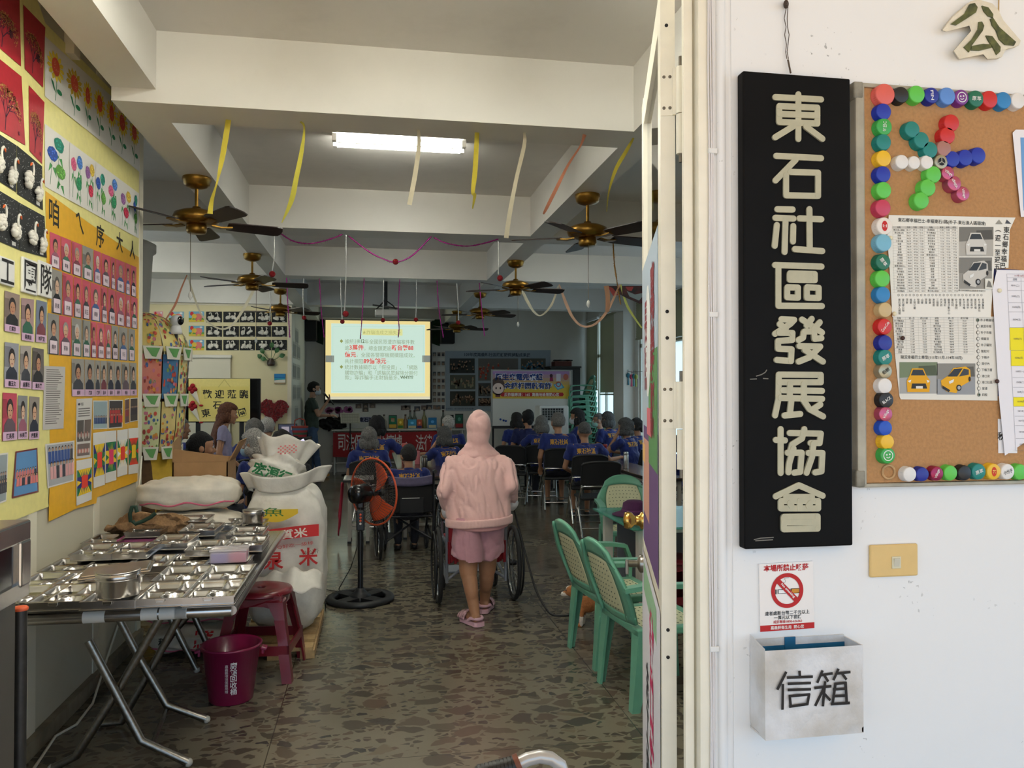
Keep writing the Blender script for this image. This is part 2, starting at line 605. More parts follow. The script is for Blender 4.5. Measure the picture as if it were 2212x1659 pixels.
for a, b, z0, z1 in ((7.3, 9.4, 0.85, 2.85), (10.0, 12.45, 0.12, 3.0), (13.35, 15.45, 0.85, 3.0)):
 rw.bx((XR, a, 0), (XR + 0.15, b, z0)).bx((XR, a, z1), (XR + 0.15, b, ZC))
rw.bx((XR, 9.4, 0), (XR + 0.15, 10.0, ZC)).bx((XR, 12.45, 0), (XR + 0.15, 13.35, ZC)).bx((XR, 15.45, 0), (XR + 0.15, YB, ZC))
struct('wall_right', rw)
pl = M(M_in)
for y0, y1 in ((12.62, 13.15), (9.55, 9.95), (6.82, 7.2)):
 pl.bx((XR - 0.2, y0, 0), (XR, y1, 2.9))
struct('pillars', pl)
def frosted(n, b, L):
 out = n.nodes['Material Output']
 t = N(n, 'BsdfTranslucent')
 t.inputs[0].default_value = (0.94, 0.92, 0.84, 1)
 d = N(n, 'BsdfGlossy')
 d.inputs['Roughness'].default_value = 0.2
 tr_ = N(n, 'BsdfTransparent')
 mx = N(n, 'MixShader')
 mx.inputs[0].default_value = 0.10
 m2 = N(n, 'MixShader')
 m2.inputs[0].default_value = 0.35
 L.new(t.outputs[0], mx.inputs[1])
 L.new(d.outputs[0], mx.inputs[2])
 L.new(mx.outputs[0], m2.inputs[1])
 L.new(tr_.outputs[0], m2.inputs[2])
 L.new(m2.outputs[0], out.inputs[0])
M_frost = node_mat('frosted_glass', frosted)
M_glass = node_mat('clear_glass', lambda n, b, L: None)
def clear(n, b, L):
 out = n.nodes['Material Output']
 g = N(n, 'BsdfGlossy')
 g.inputs['Roughness'].default_value = 0.03
 t = N(n, 'BsdfTransparent')
 t.inputs[0].default_value = (0.86, 0.93, 0.90, 1)
 fr = N(n, 'Fresnel')
 fr.inputs[0].default_value = 1.45
 mx = N(n, 'MixShader')
 L.new(fr.outputs[0], mx.inputs[0])
 L.new(t.outputs[0], mx.inputs[1])
 L.new(g.outputs[0], mx.inputs[2])
 L.new(mx.outputs[0], out.inputs[0])
M_glass = node_mat('clear_glass', clear)
M_wfr = mat((206, 204, 192), 0.4, 0.2)
def window(n, y0, y1, z0, z1, mulls, rails):
 fr = M(M_wfr)
 x0, x1 = XR + 0.03, XR + 0.10
 fr.bx((x0, y0, z0), (x1, y0 + 0.05, z1)).bx((x0, y1 - 0.05, z0), (x1, y1, z1)).bx((x0, y0, z1 - 0.05), (x1, y1, z1)).bx((x0, y0, z0), (x1, y1, z0 + 0.05))
 for m in mulls:
  fr.bx((x0, m - 0.03, z0), (x1, m + 0.03, z1))
 for r in rails:
  fr.bx((x0, y0, r - 0.03), (x1, y1, r + 0.03))
 w = struct('window_%d' % n, fr)
 g = M(M_frost).bx((XR + 0.06, y0 + 0.05, z0 + 0.05), (XR + 0.066, y1 - 0.05, z1 - 0.05)).build('pane', w)
 return w
window(1, 13.35, 15.45, 0.85, 3.0, (13.9, 14.4, 14.9), (2.25,))
window(2, 10.0, 12.45, 0.12, 3.0, (10.6, 11.2, 11.85), (0.75, 2.3,))
window(3, 7.3, 9.4, 0.85, 2.85, (8.35,), (2.2,))  # hidden from view, put in for the daylight it lets in
w4 = M(M_wfr)
for y in (5.9, 7.8, 9.7, 11.56):
 w4.bx((-4.72, y, 0.9), (-4.64, y + 0.05, 2.5))
w4.bx((-4.72, 5.9, 0.9), (-4.64, 11.6, 0.95)).bx((-4.72, 5.9, 2.45), (-4.64, 11.6, 2.5))
w4 = struct('window_4', w4)
M(M_frost).bx((-4.69, 5.95, 0.95), (-4.684, 11.55, 2.45)).build('pane', w4)
def strip(mb, px0, px1, y0, y1, z0=-0.1, z1=2.72, yref=None):
 yr = y0 if yref is None else yref
 return mb.bx((P(px0, 852, y=yr).x, y0, z0), (P(px1, 852, y=yr).x, y1, z1))
dj = M(M_cream)
strip(dj, 1479, 1497, YF + 0.02, YF + 0.032)
strip(dj, 1492, 1514, YF + 0.034, YF + 0.045, yref=YF + 0.02)
strip(dj, 1511, 1541, YF + 0.0, YF + 0.04)
dj.bx((-1.75, YF + 0.0, 2.66), (0.74, YF + 0.1, 2.72))
struct('trim_4', dj)
wt = M(M_front)
x0 = P(1540, 852, y=YF).x
wt.bx((x0, YF + 0.004, -0.1), (0.81, YF + 0.05, 2.72))
wt.tube([(P(1560, 852, y=YF).x, YF + 0.006, -0.1), (P(1560, 852, y=YF).x, YF + 0.006, 2.72)], 0.012, 12)
struct('trim_5', wt)
class Wall(Pic):
 """a picture lying in the plane y = c (facing the street) or x = c (facing right); coordinates are metres of the room"""
 def __init__(s, x=None, y=None, step=0.0004):
  s.px_, s.py_ = x, y
  if y is not None:
   super().__init__((0, y, 0), (1, 0, 0), (0, 0, 1), step)
  else:
   super().__init__((x, 0, 0), (0, 1, 0), (0, 0, 1), step)
 def q(s, px, py):
  p = P(px, py, x=s.px_, y=s.py_)
  return (p.x if s.py_ is not None else p.y, p.z)
 def pp(s, pts, c, l=1, **kw):
  return s.poly([s.q(*a) for a in pts], c, l, **kw)
 def pl(s, pts, w, c, l=1, **kw):
  return s.line([s.q(*a) for a in pts], w, c, l, **kw)
 def pt_(s, txt, px, py, hpx, c, l=2, **kw):
  a, b = s.q(px, py), s.q(px, py + hpx)
  return s.text(txt, a[0], a[1], abs(a[1] - b[1]), c, l, **kw)
def slab(x0, x1, y, th, z0, z1, m, name, parent=None, bev=0):
 return M(m).bx((x0, y - th, z0), (x1, y, z1), bev).build(name, parent)
def zoom(ox, oy, k):
 return lambda a: (ox + a[0] / k, oy + a[1] / k)
def strokes(name, parent, lines, y, width, m, conv, th=0.003, rnd=True):
 """raised strokes traced as polylines in the plane y"""
 mb = M(m)
 cnt = [0]
 def lift():
  cnt[0] += 1
  return V((0, -th - 0.00006 * cnt[0], 0))
 for ln in lines:
  pts = [P(*conv(a), y=y) for a in ln]
  for i, (a, b) in enumerate(zip(pts, pts[1:])):
   d = (b - a).normalized()
   q = V((-d.z, 0, d.x)) * width / 2
   e = V((0, 0, 0)) if rnd else d * width * 0.35
   mb.prism([a + q - e, a - q - e, b - q + e, b + q + e], lift())
  if rnd:
   for j, p in enumerate(pts):
    mb.prism([p + V((math.cos(2 * PI * k / 12), 0, math.sin(2 * PI * k / 12))) * width / 2 for k in range(12)], lift())
 return mb.build(name, parent)
sy = YF - 0.032
sx0, sx1 = P(1607, 660, y=sy).x, P(1840, 660, y=sy).x
sz0, sz1 = P(1725, 1183, y=sy).z, P(1725, 161, y=sy).z
sign = thing('sign_board', 'tall black hanging board with eight raised grey characters', 'sign', ((sx0 + sx1) / 2, YF - 0.016, sz0))
def under(root, o):
 """hang a world-built mesh under a root without moving it"""
 o.parent = root
 o.matrix_parent_inverse = Matrix.Identity(4)
 b, off = root, V((0, 0, 0))
 while b is not None:
  off += V(b.location)
  b = b.parent
 o.location = o.location - off
 return o
under(sign, M(mat((14, 13, 13), 0.6, noise=0.3, nscale=8, spec=0.12)).bx((sx0, sy, sz0), (sx1, YF - 0.002, sz1), 0.004).build('panel'))
M_letter = mat((186, 180, 152), 0.5, noise=0.14, nscale=26)
za, zb = zoom(1590, 150, 3.015), zoom(1590, 650, 3.015)
CH = [
 (za, [[(252, 183), (550, 198)], [(402, 165), (402, 455)], [(277, 242), (525, 252), (525, 355), (277, 345), (277, 242)], [(277, 293), (525, 303)], [(370, 372), (250, 445)], [(450, 375), (557, 455)]]),
 (za, [[(258, 565), (550, 580)], [(385, 590), (253, 725)], [(322, 690), (322, 822), (530, 826), (530, 675), (350, 670)]]),
 (za, [[(265, 912), (365, 914)], [(252, 968), (370, 973)], [(262, 1015), (248, 1150)], [(318, 985), (312, 1190)], [(368, 1022), (366, 1122)], [(473, 912), (475, 1175)], [(408, 972), (550, 978)], [(378, 1172), (556, 1185)]]),
 (za, [[(250, 1275), (553, 1285)], [(272, 1280), (272, 1540), (555, 1542)], [(345, 1330), (508, 1334), (508, 1374), (345, 1370), (345, 1330)], [(328, 1420), (398, 1422), (398, 1488), (328, 1485), (328, 1420)], [(455, 1420), (532, 1424), (532, 1490), (455, 1488), (455, 1420)]]),
 (zb, [[(292, 120), (375, 124), (350, 150), (250, 215)], [(280, 152), (320, 182)], [(425, 122), (555, 207)], [(488, 118), (455, 160)], [(540, 140), (505, 180)], [(275, 208), (362, 210), (360, 255), (268, 262), (268, 312), (356, 316), (352, 392), (260, 385)], [(435, 205), (430, 240), (400, 256)], [(440, 200), (500, 200), (505, 248), (548, 243)], [(405, 295), (540, 298), (470, 368), (400, 396)], [(440, 320), (557, 396)]]),
 (zb, [[(272, 640), (275, 480), (548, 482), (548, 530), (280, 530)], [(272, 640), (250, 745)], [(300, 582), (555, 586)], [(347, 540), (345, 630)], [(437, 540), (437, 630)], [(285, 632), (555, 638)], [(355, 645), (345, 740)], [(310, 746), (412, 736)], [(432, 645), (472, 705), (560, 752)], [(542, 675), (490, 708)]]),
 (zb, [[(287, 835), (287, 1120)], [(255, 905), (315, 908)], [(345, 860), (548, 864), (540, 925), (480, 925)], [(440, 835), (425, 895), (360, 935), (345, 990)], [(330, 988), (422, 988), (412, 1112), (372, 1118)], [(368, 960), (340, 1060), (335, 1115)], [(465, 990), (556, 990), (550, 1108), (508, 1116)], [(497, 930), (488, 1015), (452, 1118)]]),
 (zb, [[(405, 1200), (255, 1272)], [(405, 1200), (560, 1268)], [(320, 1276), (490, 1276)], [(288, 1302), (530, 1302), (530, 1350), (288, 1350), (288, 1302)], [(410, 1302), (410, 1350)], [(345, 1316), (356, 1334)], [(478, 1316), (466, 1334)], [(305, 1405), (525, 1402), (525, 1480), (305, 1485), (305, 1405)], [(305, 1440), (502, 1440)]]),
]
for cv, ln in CH:
 under(sign, strokes('raised_character', None, ln, sy, 0.0140, M_letter, cv))
for a in ([(115, 1555), (160, 1545), (245, 1540)], [(125, 1562), (240, 1555)], [(130, 490), (165, 480), (190, 465), (200, 448)], [(90, 510), (135, 508)], [(175, 505), (210, 507)]):
 scr = Wall(y=sy)
 scr.pl([zb(p) for p in a], 0.0022, (120, 116, 108), 1)
 under(sign, scr.build('scratch'))
wire = M(mat((92, 78, 66), 0.6, 0.4))
for dx in (0, 3.2):
 wire.tube([P(1698 + dx + w, y, y=YF - 0.006) for y, w in ((14, 1), (40, -4 + dx), (58, 0), (75, -3 + dx * 2), (97, 1), (112, -1), (127, 2))], 0.0009, 5)
wire.tube([P(1702, 129, y=YF - 0.008), P(1708, 158, y=YF - 0.012)], 0.002, 6)
tag(wire.build('hanging_wire'), 'twisted thin wire holding the black name board', 'wire')
tag(M(mat((74, 58, 46), 0.7, noise=0.4)).tube([P(1699, 8, y=YF), P(1697, 8, y=YF - 0.03)], 0.0035, 8).ball(P(1698, 9, y=YF - 0.008), (0.006, 0.006, 0.010)).build('nail'), 'rusty nail in the wall above the black name board', 'nail')
by = YF - 0.022
bx0, bx1 = P(1853, 620, y=by).x, P(1853, 620, y=by).x + 1.25
bz0, bz1 = P(1990, 1047, y=by).z, P(1990, 191, y=by).z
board = thing('notice_board', 'cork notice board with an aged grey metal frame', 'notice board', (bx0 + 0.6, YF, bz0))
under(board, M(mat((188, 140, 92), 0.9, noise=0.16, nscale=130, bump=0.25)).bx((bx0 + 0.008, by + 0.006, bz0 + 0.006), (bx1 - 0.008, YF - 0.001, bz1 - 0.006)).build('cork_panel'))
M_bfr = mat((176, 168, 150), 0.5, 0.3, noise=0.25, nscale=18)
fr = M(M_bfr)
fr.bx((bx0 - 0.004, by - 0.002, bz0), (bx0 + 0.020, YF, bz1), 0.004).bx((bx0, by, bz1 - 0.006), (bx1, YF, bz1 + 0.004), 0.002).bx((bx0, by, bz0 - 0.004), (bx1, YF, bz0 + 0.005), 0.002).bx((bx1 - 0.02, by, bz0), (bx1, YF, bz1), 0.004)
under(board, fr.build('frame'))
for zc in (bz0 - 0.003, bz1 - 0.035):
 under(board, M(mat((146, 140, 124), 0.6, noise=0.4, nscale=40)).bx((bx0 - 0.008, by - 0.003, zc), (bx0 + 0.016, YF, zc + 0.04), 0.004).build('corner_cap'))
c2, c3, c4 = zoom(1820, 0, 3.607), zoom(1850, 440, 3.608), zoom(1850, 780, 3.456)
tag(M(mat((206, 166, 118), 0.9, noise=0.3, nscale=60)).tube([P(*c4((240 + 46 * math.cos(t), 828 + 50 * math.sin(t))), y=by + 0.004) for t in [k * PI / 10 for k in range(20)]], 0.003, 6, closed=True).build('glue_ring'), 'dried ring of glue where a cap fell off', 'glue mark')
CAPC = {'coral': (226, 100, 88), 'black': (30, 30, 32), 'lime green': (96, 200, 76), 'navy': (24, 44, 150), 'sky blue': (92, 142, 214), 'purple': (122, 48, 140), 'teal': (16, 130, 122), 'red': (208, 40, 40), 'azure': (40, 130, 190), 'white': (232, 228, 224), 'royal blue': (20, 50, 168), 'green': (60, 170, 76), 'yellow': (240, 190, 44), 'raspberry': (200, 62, 92), 'mauve': (172, 120, 110), 'pink metal': (190, 90, 120), 'cream': (236, 226, 216), 'light blue': (120, 182, 206), 'beige': (206, 178, 128), 'silver': (170, 164, 140), 'crimson': (156, 46, 84), 'bright blue': (20, 80, 190), 'dark green': (20, 112, 84)}
def cap(conv, zx, zy, r, c, label, mark=None, grp='bottle caps on the notice board'):
 p = P(*conv((zx, zy)), y=by - 0.010)
 rad = r / 3.6 * (p - CAM).length / FPX * 1.02
 t = thing('bottlecap', label, 'bottle cap', (p.x, by + 0.006, p.z), 0, grp)
 metal = 'metal' in c or c in ('silver', 'crimson')
 m = mat(CAPC[c], 0.34 if metal else 0.42, 0.6 if metal else 0.0, noise=0.05)
 h = 0.0185
 prof = [(rad * 1.06, 0), (rad * 1.06, 0.003), (rad * 1.03, 0.0036), (rad * 1.0, h - 0.003), (rad * 0.95, h - 0.0006), (rad * 0.90, h), (0.0, h)]
 b = M(m).lathe(prof, (0, 0, 0), 28, (0, -1, 0))
 b.build('shell', t)
 if not metal:
  rr = M(m)
  for k in range(36):
   a = 2 * PI * k / 36
   rr.tube([(rad * 1.005 * math.cos(a), -0.004, rad * 1.005 * math.sin(a)), (rad * 1.0 * math.cos(a), -h + 0.004, rad * 1.0 * math.sin(a))], 0.0005, 4)
  rr.build('grip_ridges', t)
 if mark:
  pc = Pic((0, -h, 0), (1, 0, 0), (0, 0, 1))
  mark(pc, rad)
  pc.build('printed_mark', t)
def mk_txt(s, c, rot=0, k=1.35, bold=0.01):
 return lambda pc, r: pc.text(s, 0, 0, r * 0.5, c, 2, w=r * k, bold=bold, rot=rot)
def mk_emb(pc, r):
 pc.ring(0, 0, 0, r * 0.62, (24, 28, 34), 1).ring(0, 0, r * 0.54, r * 0.62, (168, 166, 156), 2)
 for k in range(3):
  a = PI / 2 + 2 * PI * k / 3
  pc.line([(0, 0), (r * 0.56 * math.cos(a), r * 0.56 * math.sin(a))], r * 0.12, (168, 166, 156), 3)
def mk_badge(ci, ct, s):
 return lambda pc, r: pc.ell(0, 0, r * 0.36, r * 0.6, ci, 1).text(s, 0, 0, r * 0.42, ct, 2, w=r * 0.5, bold=0.02)
def mk_face(pc, r):
 pc.ring(0, 0, r * 0.55, r * 0.66, (226, 232, 224), 1).ell(-r * 0.2, r * 0.1, r * 0.12, r * 0.1, (226, 232, 224), 1).ell(r * 0.2, r * 0.15, r * 0.12, r * 0.1, (226, 232, 224), 1).line([(-r * 0.25, -r * 0.2), (0, -r * 0.3), (r * 0.25, -r * 0.15)], r * 0.1, (226, 232, 224), 1)
WH = (236, 234, 230)
for i, (zx, zy, r, c, mk) in enumerate([(330, 735, 70, 'coral', None), (455, 740, 54, 'black', None), (577, 735, 57, 'lime green', None), (692, 745, 52, 'navy', mk_txt('FIN', WH, -PI / 2 + 0.1, 1.2)), (815, 750, 56, 'sky blue', None), (925, 760, 50, 'purple', mk_face), (1038, 770, 53, 'dark green', mk_txt('原萃', WH, 0.0, 1.2)), (1145, 775, 55, 'red', None), (1253, 783, 53, 'azure', None), (1365, 785, 50, 'white', None)]):
 cap(c2, zx, zy, r, c, '%s bottle cap in the row along the board top%s' % (c if i else 'big coral', ', beside the frame corner' if not i else ''), mk)
LC = [(c2, 318, 870, 55, 'royal blue', None, 'under the big coral cap'), (c2, 322, 988, 57, 'green', mk_txt('每日C', WH, PI / 2, 1.2), 'with white vertical lettering'), (c2, 318, 1108, 55, 'teal', None, 'above a yellow one'), (c2, 318, 1235, 55, 'yellow', None, 'between teal and royal blue ones'), (c2, 315, 1358, 55, 'royal blue', None, 'under the yellow one'), (c2, 318, 1482, 57, 'lime green', None, 'above the raspberry one'), (c2, 313, 1620, 58, 'raspberry', None, 'above the one with an oval red badge'), (c3, 215, 175, 60, 'cream', mk_badge((196, 40, 40), WH, '1:1'), 'with an oval red badge'), (c3, 210, 305, 60, 'light blue', None, 'left of the timetable heading'), (c3, 205, 455, 56, 'dark green', mk_txt('原萃', WH, -0.9, 1.1), 'with white script, left of the timetable'), (c3, 200, 585, 58, 'lime green', None, 'left of the timetable rows'), (c3, 205, 708, 55, 'azure', None, 'above a beige one'), (c3, 222, 828, 52, 'beige', None, 'at the seam of the two timetables'), (c3, 218, 958, 55, 'red', mk_txt('Coca-Cola', WH, 0.9, 1.5), 'with white script'), (c3, 222, 1085, 54, 'navy', None, 'under the red scripted one'), (c3, 222, 1197, 55, 'teal', mk_txt('原萃', WH, 0.5, 1.1), 'with white script above a silver one'), (c3, 222, 1305, 52, 'silver', mk_txt('伯朗', (40, 40, 36), 0.6, 1.1), 'with dark lettering'), (c3, 220, 1420, 54, 'white', None, 'left of the yellow car photo'), (c3, 230, 1530, 56, 'black', mk_txt('BLACK', WH, 0.6, 1.3), 'with white lettering'), (c3, 225, 1640, 52, 'pink metal', mk_txt('Village', WH, 1.1, 1.3), 'under the black one'), (c4, 213, 500, 52, 'bright blue', None, 'under the pink metal one'), (c4, 228, 603, 52, 'yellow', None, 'under the bright blue one'), (c4, 232, 705, 56, 'green', mk_face, 'with a white face drawn on it')]
for cv, zx, zy, r, c, mk, w in LC:
 cap(cv, zx, zy, r, c, '%s bottle cap %s, in the left column' % (c, w), mk)
for zx, zy, r, c, mk in [(395, 845, 50, 'white', None), (490, 845, 48, 'navy', None), (598, 840, 48, 'crimson', mk_txt('Village', WH, 1.2, 1.3)), (700, 835, 50, 'lime green', None), (805, 835, 50, 'black', None), (910, 825, 52, 'teal', mk_txt('原萃', WH, 0.3, 1.1)), (1022, 825, 52, 'yellow', mk_badge((206, 60, 40), (250, 220, 120), '茶')), (1125, 825, 50, 'white', mk_txt('小分子', (30, 30, 30), 0.3, 1.3)), (1222, 828, 50, 'lime green', None)]:
 w = {(395, 845): ' next to the glue ring', (1125, 825): ' with black handwriting', (1222, 828): ' at the right end', (700, 835): ' beside a black one'}.get((zx, zy), '')
 cap(c4, zx, zy, r, c, '%s bottle cap%s in the row along the board bottom' % (c, w), mk)
for zx, zy, r, c, mk, w in [(540, 1010, 55, 'teal', None, 'outermost on the upper left arm'), (612, 1093, 55, 'teal', None, 'middle of the upper left arm'), (680, 1168, 54, 'teal', None, 'innermost on the upper left arm'), (847, 958, 55, 'red', None, 'outermost on the upper right arm'), (815, 1057, 55, 'red', None, 'second on the upper right arm'), (787, 1158, 52, 'mauve', None, 'innermost on the upper right arm'), (460, 1262, 48, 'white', None, 'outermost on the left arm'), (556, 1268, 44, 'white', None, 'middle of the left arm'), (655, 1265, 46, 'white', None, 'innermost on the left arm'), (765, 1262, 48, 'silver', mk_emb, 'with a dark round emblem at the centre'), (855, 1240, 52, 'royal blue', None, 'innermost on the right arm'), (955, 1230, 53, 'royal blue', None, 'middle of the right arm'), (1055, 1212, 53, 'royal blue', None, 'outermost on the right arm'), (707, 1360, 56, 'lime green', None, 'innermost on the lower left arm'), (663, 1463, 57, 'lime green', None, 'middle of the lower left arm'), (612, 1563, 56, 'lime green', None, 'outermost on the lower left arm'), (818, 1350, 46, 'pink metal', mk_txt('Village', WH, -0.5, 1.3), 'innermost on the lower right arm'), (868, 1430, 50, 'pink metal', mk_txt('Village', WH, 2.2, 1.3), 'middle of the lower right arm'), (935, 1510, 48, 'pink metal', mk_txt('Village', WH, -1.3, 1.3), 'outermost on the lower right arm')]:
 cap(c2, zx, zy, r, c, '%s bottle cap %s of the star' % (c, w), mk, 'bottle caps of the star')
INK, NEWS = (52, 50, 48), (226, 222, 212)
py_ = by + 0.0045
ST1 = '東石漁人碼頭 東石鄉公所 頂寮 塭港 土地公廟 型厝 山寮 頂厝 副瀨 港墘厝 三塊厝 代天府 龍港村 龍港活動中心 鰲松村 朴子醫院 樸靈宮 朴子市場 東石國中 東石高中 東菜市場 朴子轉運站 長庚醫院'.split()
w = Wall(y=py_)
k = lambda a: c3(a)
w.pp([k((285, 870)), k((1110, 880)), k((1100, 1535)), k((345, 1525)), k((335, 1500)), k((300, 1170))], NEWS, 0)
for i in range(14):
 yy = 893 + i * 20.4
 nm = (['往程'] + ['朴子轉運站', '東菜市場', '朴子市場', '樸靈宮', '朴子醫院', '鰲松村', '下楫子', '灣仔內', '下楫子厝', '港口宮', '港口社區', '掌潭', '四股'])[i]
 nb = (['返程'] + ['四股', '掌潭', '港口社區', '港口宮', '下楫子厝', '灣仔內', '下楫子', '鰲松村', '朴子醫院', '樸靈宮', '朴子市場', '東菜市場', '朴子轉運站'])[i]
 w.pl([k((285, yy + 10)), k((912, yy + 14))], 0.0003, (150, 148, 142), 1)
 for xx, tx in ((330, nm), (430, '11:%02d' % (30 + 3 * i) if i else '週一至'), (525, '15:%02d' % (2 + 3 * i) if i else '週五行駛'), (625, nb), (735, '08:%02d' % (18 + 3 * i) if i else '週一至'), (840, '15:%02d' % (18 + 3 * i) if i else '週五行駛')):
  w.pt_(tx, *k((xx + i * 0.8, yy)), 4.2, INK, 2)
for xx in (380, 480, 575, 680, 790, 910):
 w.pl([k((xx, 885)), k((xx + 8, 1165))], 0.0003, (150, 148, 142), 1)
w.pt_('現況幸福巴士車型(111年11月-114年10月)', *k((585, 1200)), 7.5, INK, 2, bold=0.008)
def carpic(x0, y0, x1, y1, body, bgc, road, side):
 f = lambda a, b: k((x0 + (x1 - x0) * a, y0 + (y1 - y0) * b))
 w.pp([f(0, 0), f(1, 0), f(1, 1), f(0, 1)], road, 1)
 w.pp([f(0, 0), f(1, 0), f(1, 0.42), f(0, 0.5)], bgc, 2)
 w.pp([f(0.5, 0.12), f(0.95, 0.1), f(0.98, 0.42), f(0.5, 0.4)], tuple(int(v * 0.7) for v in bgc), 3)
 if side:
  w.pp([f(0.1, 0.55), f(0.3, 0.38), f(0.42, 0.15), f(0.75, 0.1), f(0.86, 0.2), f(0.88, 0.55), f(0.6, 0.75), f(0.5, 0.95), f(0.25, 0.9), f(0.12, 0.75)], body, 4)
  w.pp([f(0.27, 0.42), f(0.44, 0.18), f(0.66, 0.16), f(0.52, 0.42)], (50, 56, 62), 5).pp([f(0.57, 0.42), f(0.69, 0.17), f(0.82, 0.2), f(0.82, 0.36)], (64, 70, 76), 5)
  w.ell(*w.q(*f(0.56, 0.78)), 0.0068, 0.0075, (40, 40, 42), 6).ell(*w.q(*f(0.56, 0.78)), 0.004, 0.0045, (170, 172, 174), 7).ell(*w.q(*f(0.84, 0.5)), 0.003, 0.006, (40, 40, 42), 6)
  w.pp([f(0.3, 0.58), f(0.44, 0.5), f(0.42, 0.6), f(0.32, 0.66)], (226, 228, 226), 5).pp([f(0.13, 0.7), f(0.34, 0.86), f(0.3, 0.92), f(0.14, 0.8)], (44, 46, 48), 5)
 else:
  w.pp([f(0.2, 0.95), f(0.18, 0.6), f(0.26, 0.42), f(0.32, 0.2), f(0.62, 0.2), f(0.7, 0.42), f(0.8, 0.6), f(0.78, 0.95)], body, 4)
  w.pp([f(0.29, 0.42), f(0.35, 0.24), f(0.6, 0.24), f(0.67, 0.42)], (52, 58, 64), 5)
  w.pp([f(0.32, 0.68), f(0.68, 0.68), f(0.72, 0.84), f(0.3, 0.84)], (44, 46, 48), 5).pp([f(0.42, 0.76), f(0.6, 0.76), f(0.6, 0.84), f(0.42, 0.84)], (224, 222, 216), 6)
  w.pp([f(0.2, 0.6), f(0.3, 0.56), f(0.27, 0.66)], (228, 230, 228), 5).pp([f(0.79, 0.6), f(0.7, 0.56), f(0.73, 0.66)], (228, 230, 228), 5)
carpic(335, 1235, 630, 1480, (226, 164, 24), (118, 132, 104), (166, 166, 164), False)
carpic(625, 1245, 925, 1488, (228, 168, 26), (136, 134, 128), (150, 152, 156), True)
w.pl([k((945, 905)), k((952, 1490))], 0.0008, INK, 1)
for i, nm in enumerate('朴子轉運站 東菜市場 朴子市場 樸靈宮 朴子醫院 鰲松村 下楫子 灣仔內 下楫子厝 港口宮 港口社區 掌潭 四股'.split()):
 cx, cy = w.q(*k((944 + i * 0.8, 907 + i * 48.5)))
 w.ell(cx, cy, 0.0044, 0.0044, (30, 60, 40) if i in (0, 12) else INK, 2, 18).ell(cx, cy, 0.0034, 0.0034, NEWS, 3, 18)
 if i in (0, 12):
  w.ell(cx, cy, 0.0027, 0.0027, (30, 60, 40), 4)
 a = w.q(*k((968 + i, 907 + i * 48.5)))
 w.text(nm, a[0] + len(nm) * 0.0034, a[1], 0.0066, INK, 2)
tag(w.build('bus_timetable'), 'printed bus timetable with two yellow car photos, pinned lower on the cork', 'paper')
w = Wall(y=py_ - 0.0022)
w.pp([k((252, 88)), k((1240, 108)), k((1195, 205)), k((1185, 500)), k((1072, 505)), k((1048, 870)), k((1050, 885)), k((280, 882)), k((262, 560)), k((240, 260))], (232, 229, 220), 0)
w.pt_('東石鄉幸福巴士-幸福東石1路(朴子-東石漁人碼頭線)', *k((668, 143)), 8.4, INK, 2, bold=0.008)
w.pp([k((282, 175)), k((785, 178)), k((785, 196)), k((282, 192))], (196, 192, 184), 1)
for i in range(24):
 yy = 184 + i * 21.6
 w.pl([k((282, yy + 11)), k((790, yy + 12))], 0.0003, (150, 148, 142), 1)
 nm = '站點' if not i else ST1[i - 1]
 nb = '站點' if not i else ST1[::-1][i - 1]
 for xx, tx in ((330, nm), (405, '去程' if not i else '06:%02d' % (15 + 2 * i)), (455, '去程' if not i else '07:%02d' % (8 + 2 * i)), (503, '去程' if not i else '12:%02d' % (8 + 2 * i)), (580, nb), (662, '返程' if not i else '11:%02d' % (6 + 2 * i)), (710, '返程' if not i else '13:%02d' % (6 + 2 * i)), (760, '返程' if not i else '17:%02d' % (6 + 2 * i))):
  w.pt_(tx, *k((xx + i * 0.7, yy)), 4.0, INK, 2)
for xx in (282, 385, 430, 480, 528, 632, 686, 738, 788):
 w.pl([k((xx, 175)), k((xx + 12, 692))], 0.0003, (150, 148, 142), 1)
carpic(800, 182, 1066, 410, (206, 203, 196), (120, 118, 112), (176, 172, 164), False)
carpic(800, 420, 1055, 664, (200, 197, 190), (128, 126, 120), (150, 147, 140), True)
w.pp([k((995, 585)), k((1055, 585)), k((1055, 665)), k((995, 665))], (224, 222, 212), 8).pp([k((1005, 650)), k((1020, 600)), k((1035, 610)), k((1050, 655))], (120, 118, 112), 9)
w.pt_('觀光旅遊護照巡迴服務車幸福巴士', *k((900, 678)), 4.0, INK, 2)
w.pp([k((1082, 160)), k((1110, 125)), k((1138, 160))], (150, 148, 140), 2).pp([k((1158, 155)), k((1170, 125)), k((1185, 138)), k((1205, 158))], (70, 74, 84), 2)
for j, ch in enumerate('東石鄉幸福巴'):
 w.pt_(ch, *k((1168 - j * 5.5, 205 + j * 56)), 13.2, INK, 3, bold=0.012)
for j, ch in enumerate('(週一至週五'):
 w.pt_(ch, *k((1103 - j * 1.5, 213 + j * 56)), 13, INK, 3, bold=0.012, rot=-PI / 2 if j == 0 else 0)
for j, nm in enumerate(ST1):
 cx, cy = w.q(*k((328 + j * 29.3, 712)))
 w.ring(cx, cy, 0.0020, 0.0026, INK, 2, 14)
 a = w.q(*k((334 + j * 29.6, 750)))
 w.text(nm, a[0], a[1], 0.0058, INK, 2, vert=True)
tag(w.build('bus_timetable'), 'newsprint bus timetable with grey car photos, overlapping the sheet below', 'paper')
w = Wall(y=py_ + 0.001)
w.pp([k((1068, 505)), k((1270, 515)), k((1270, 1500)), k((1100, 1500))], (60, 62, 110), 0)
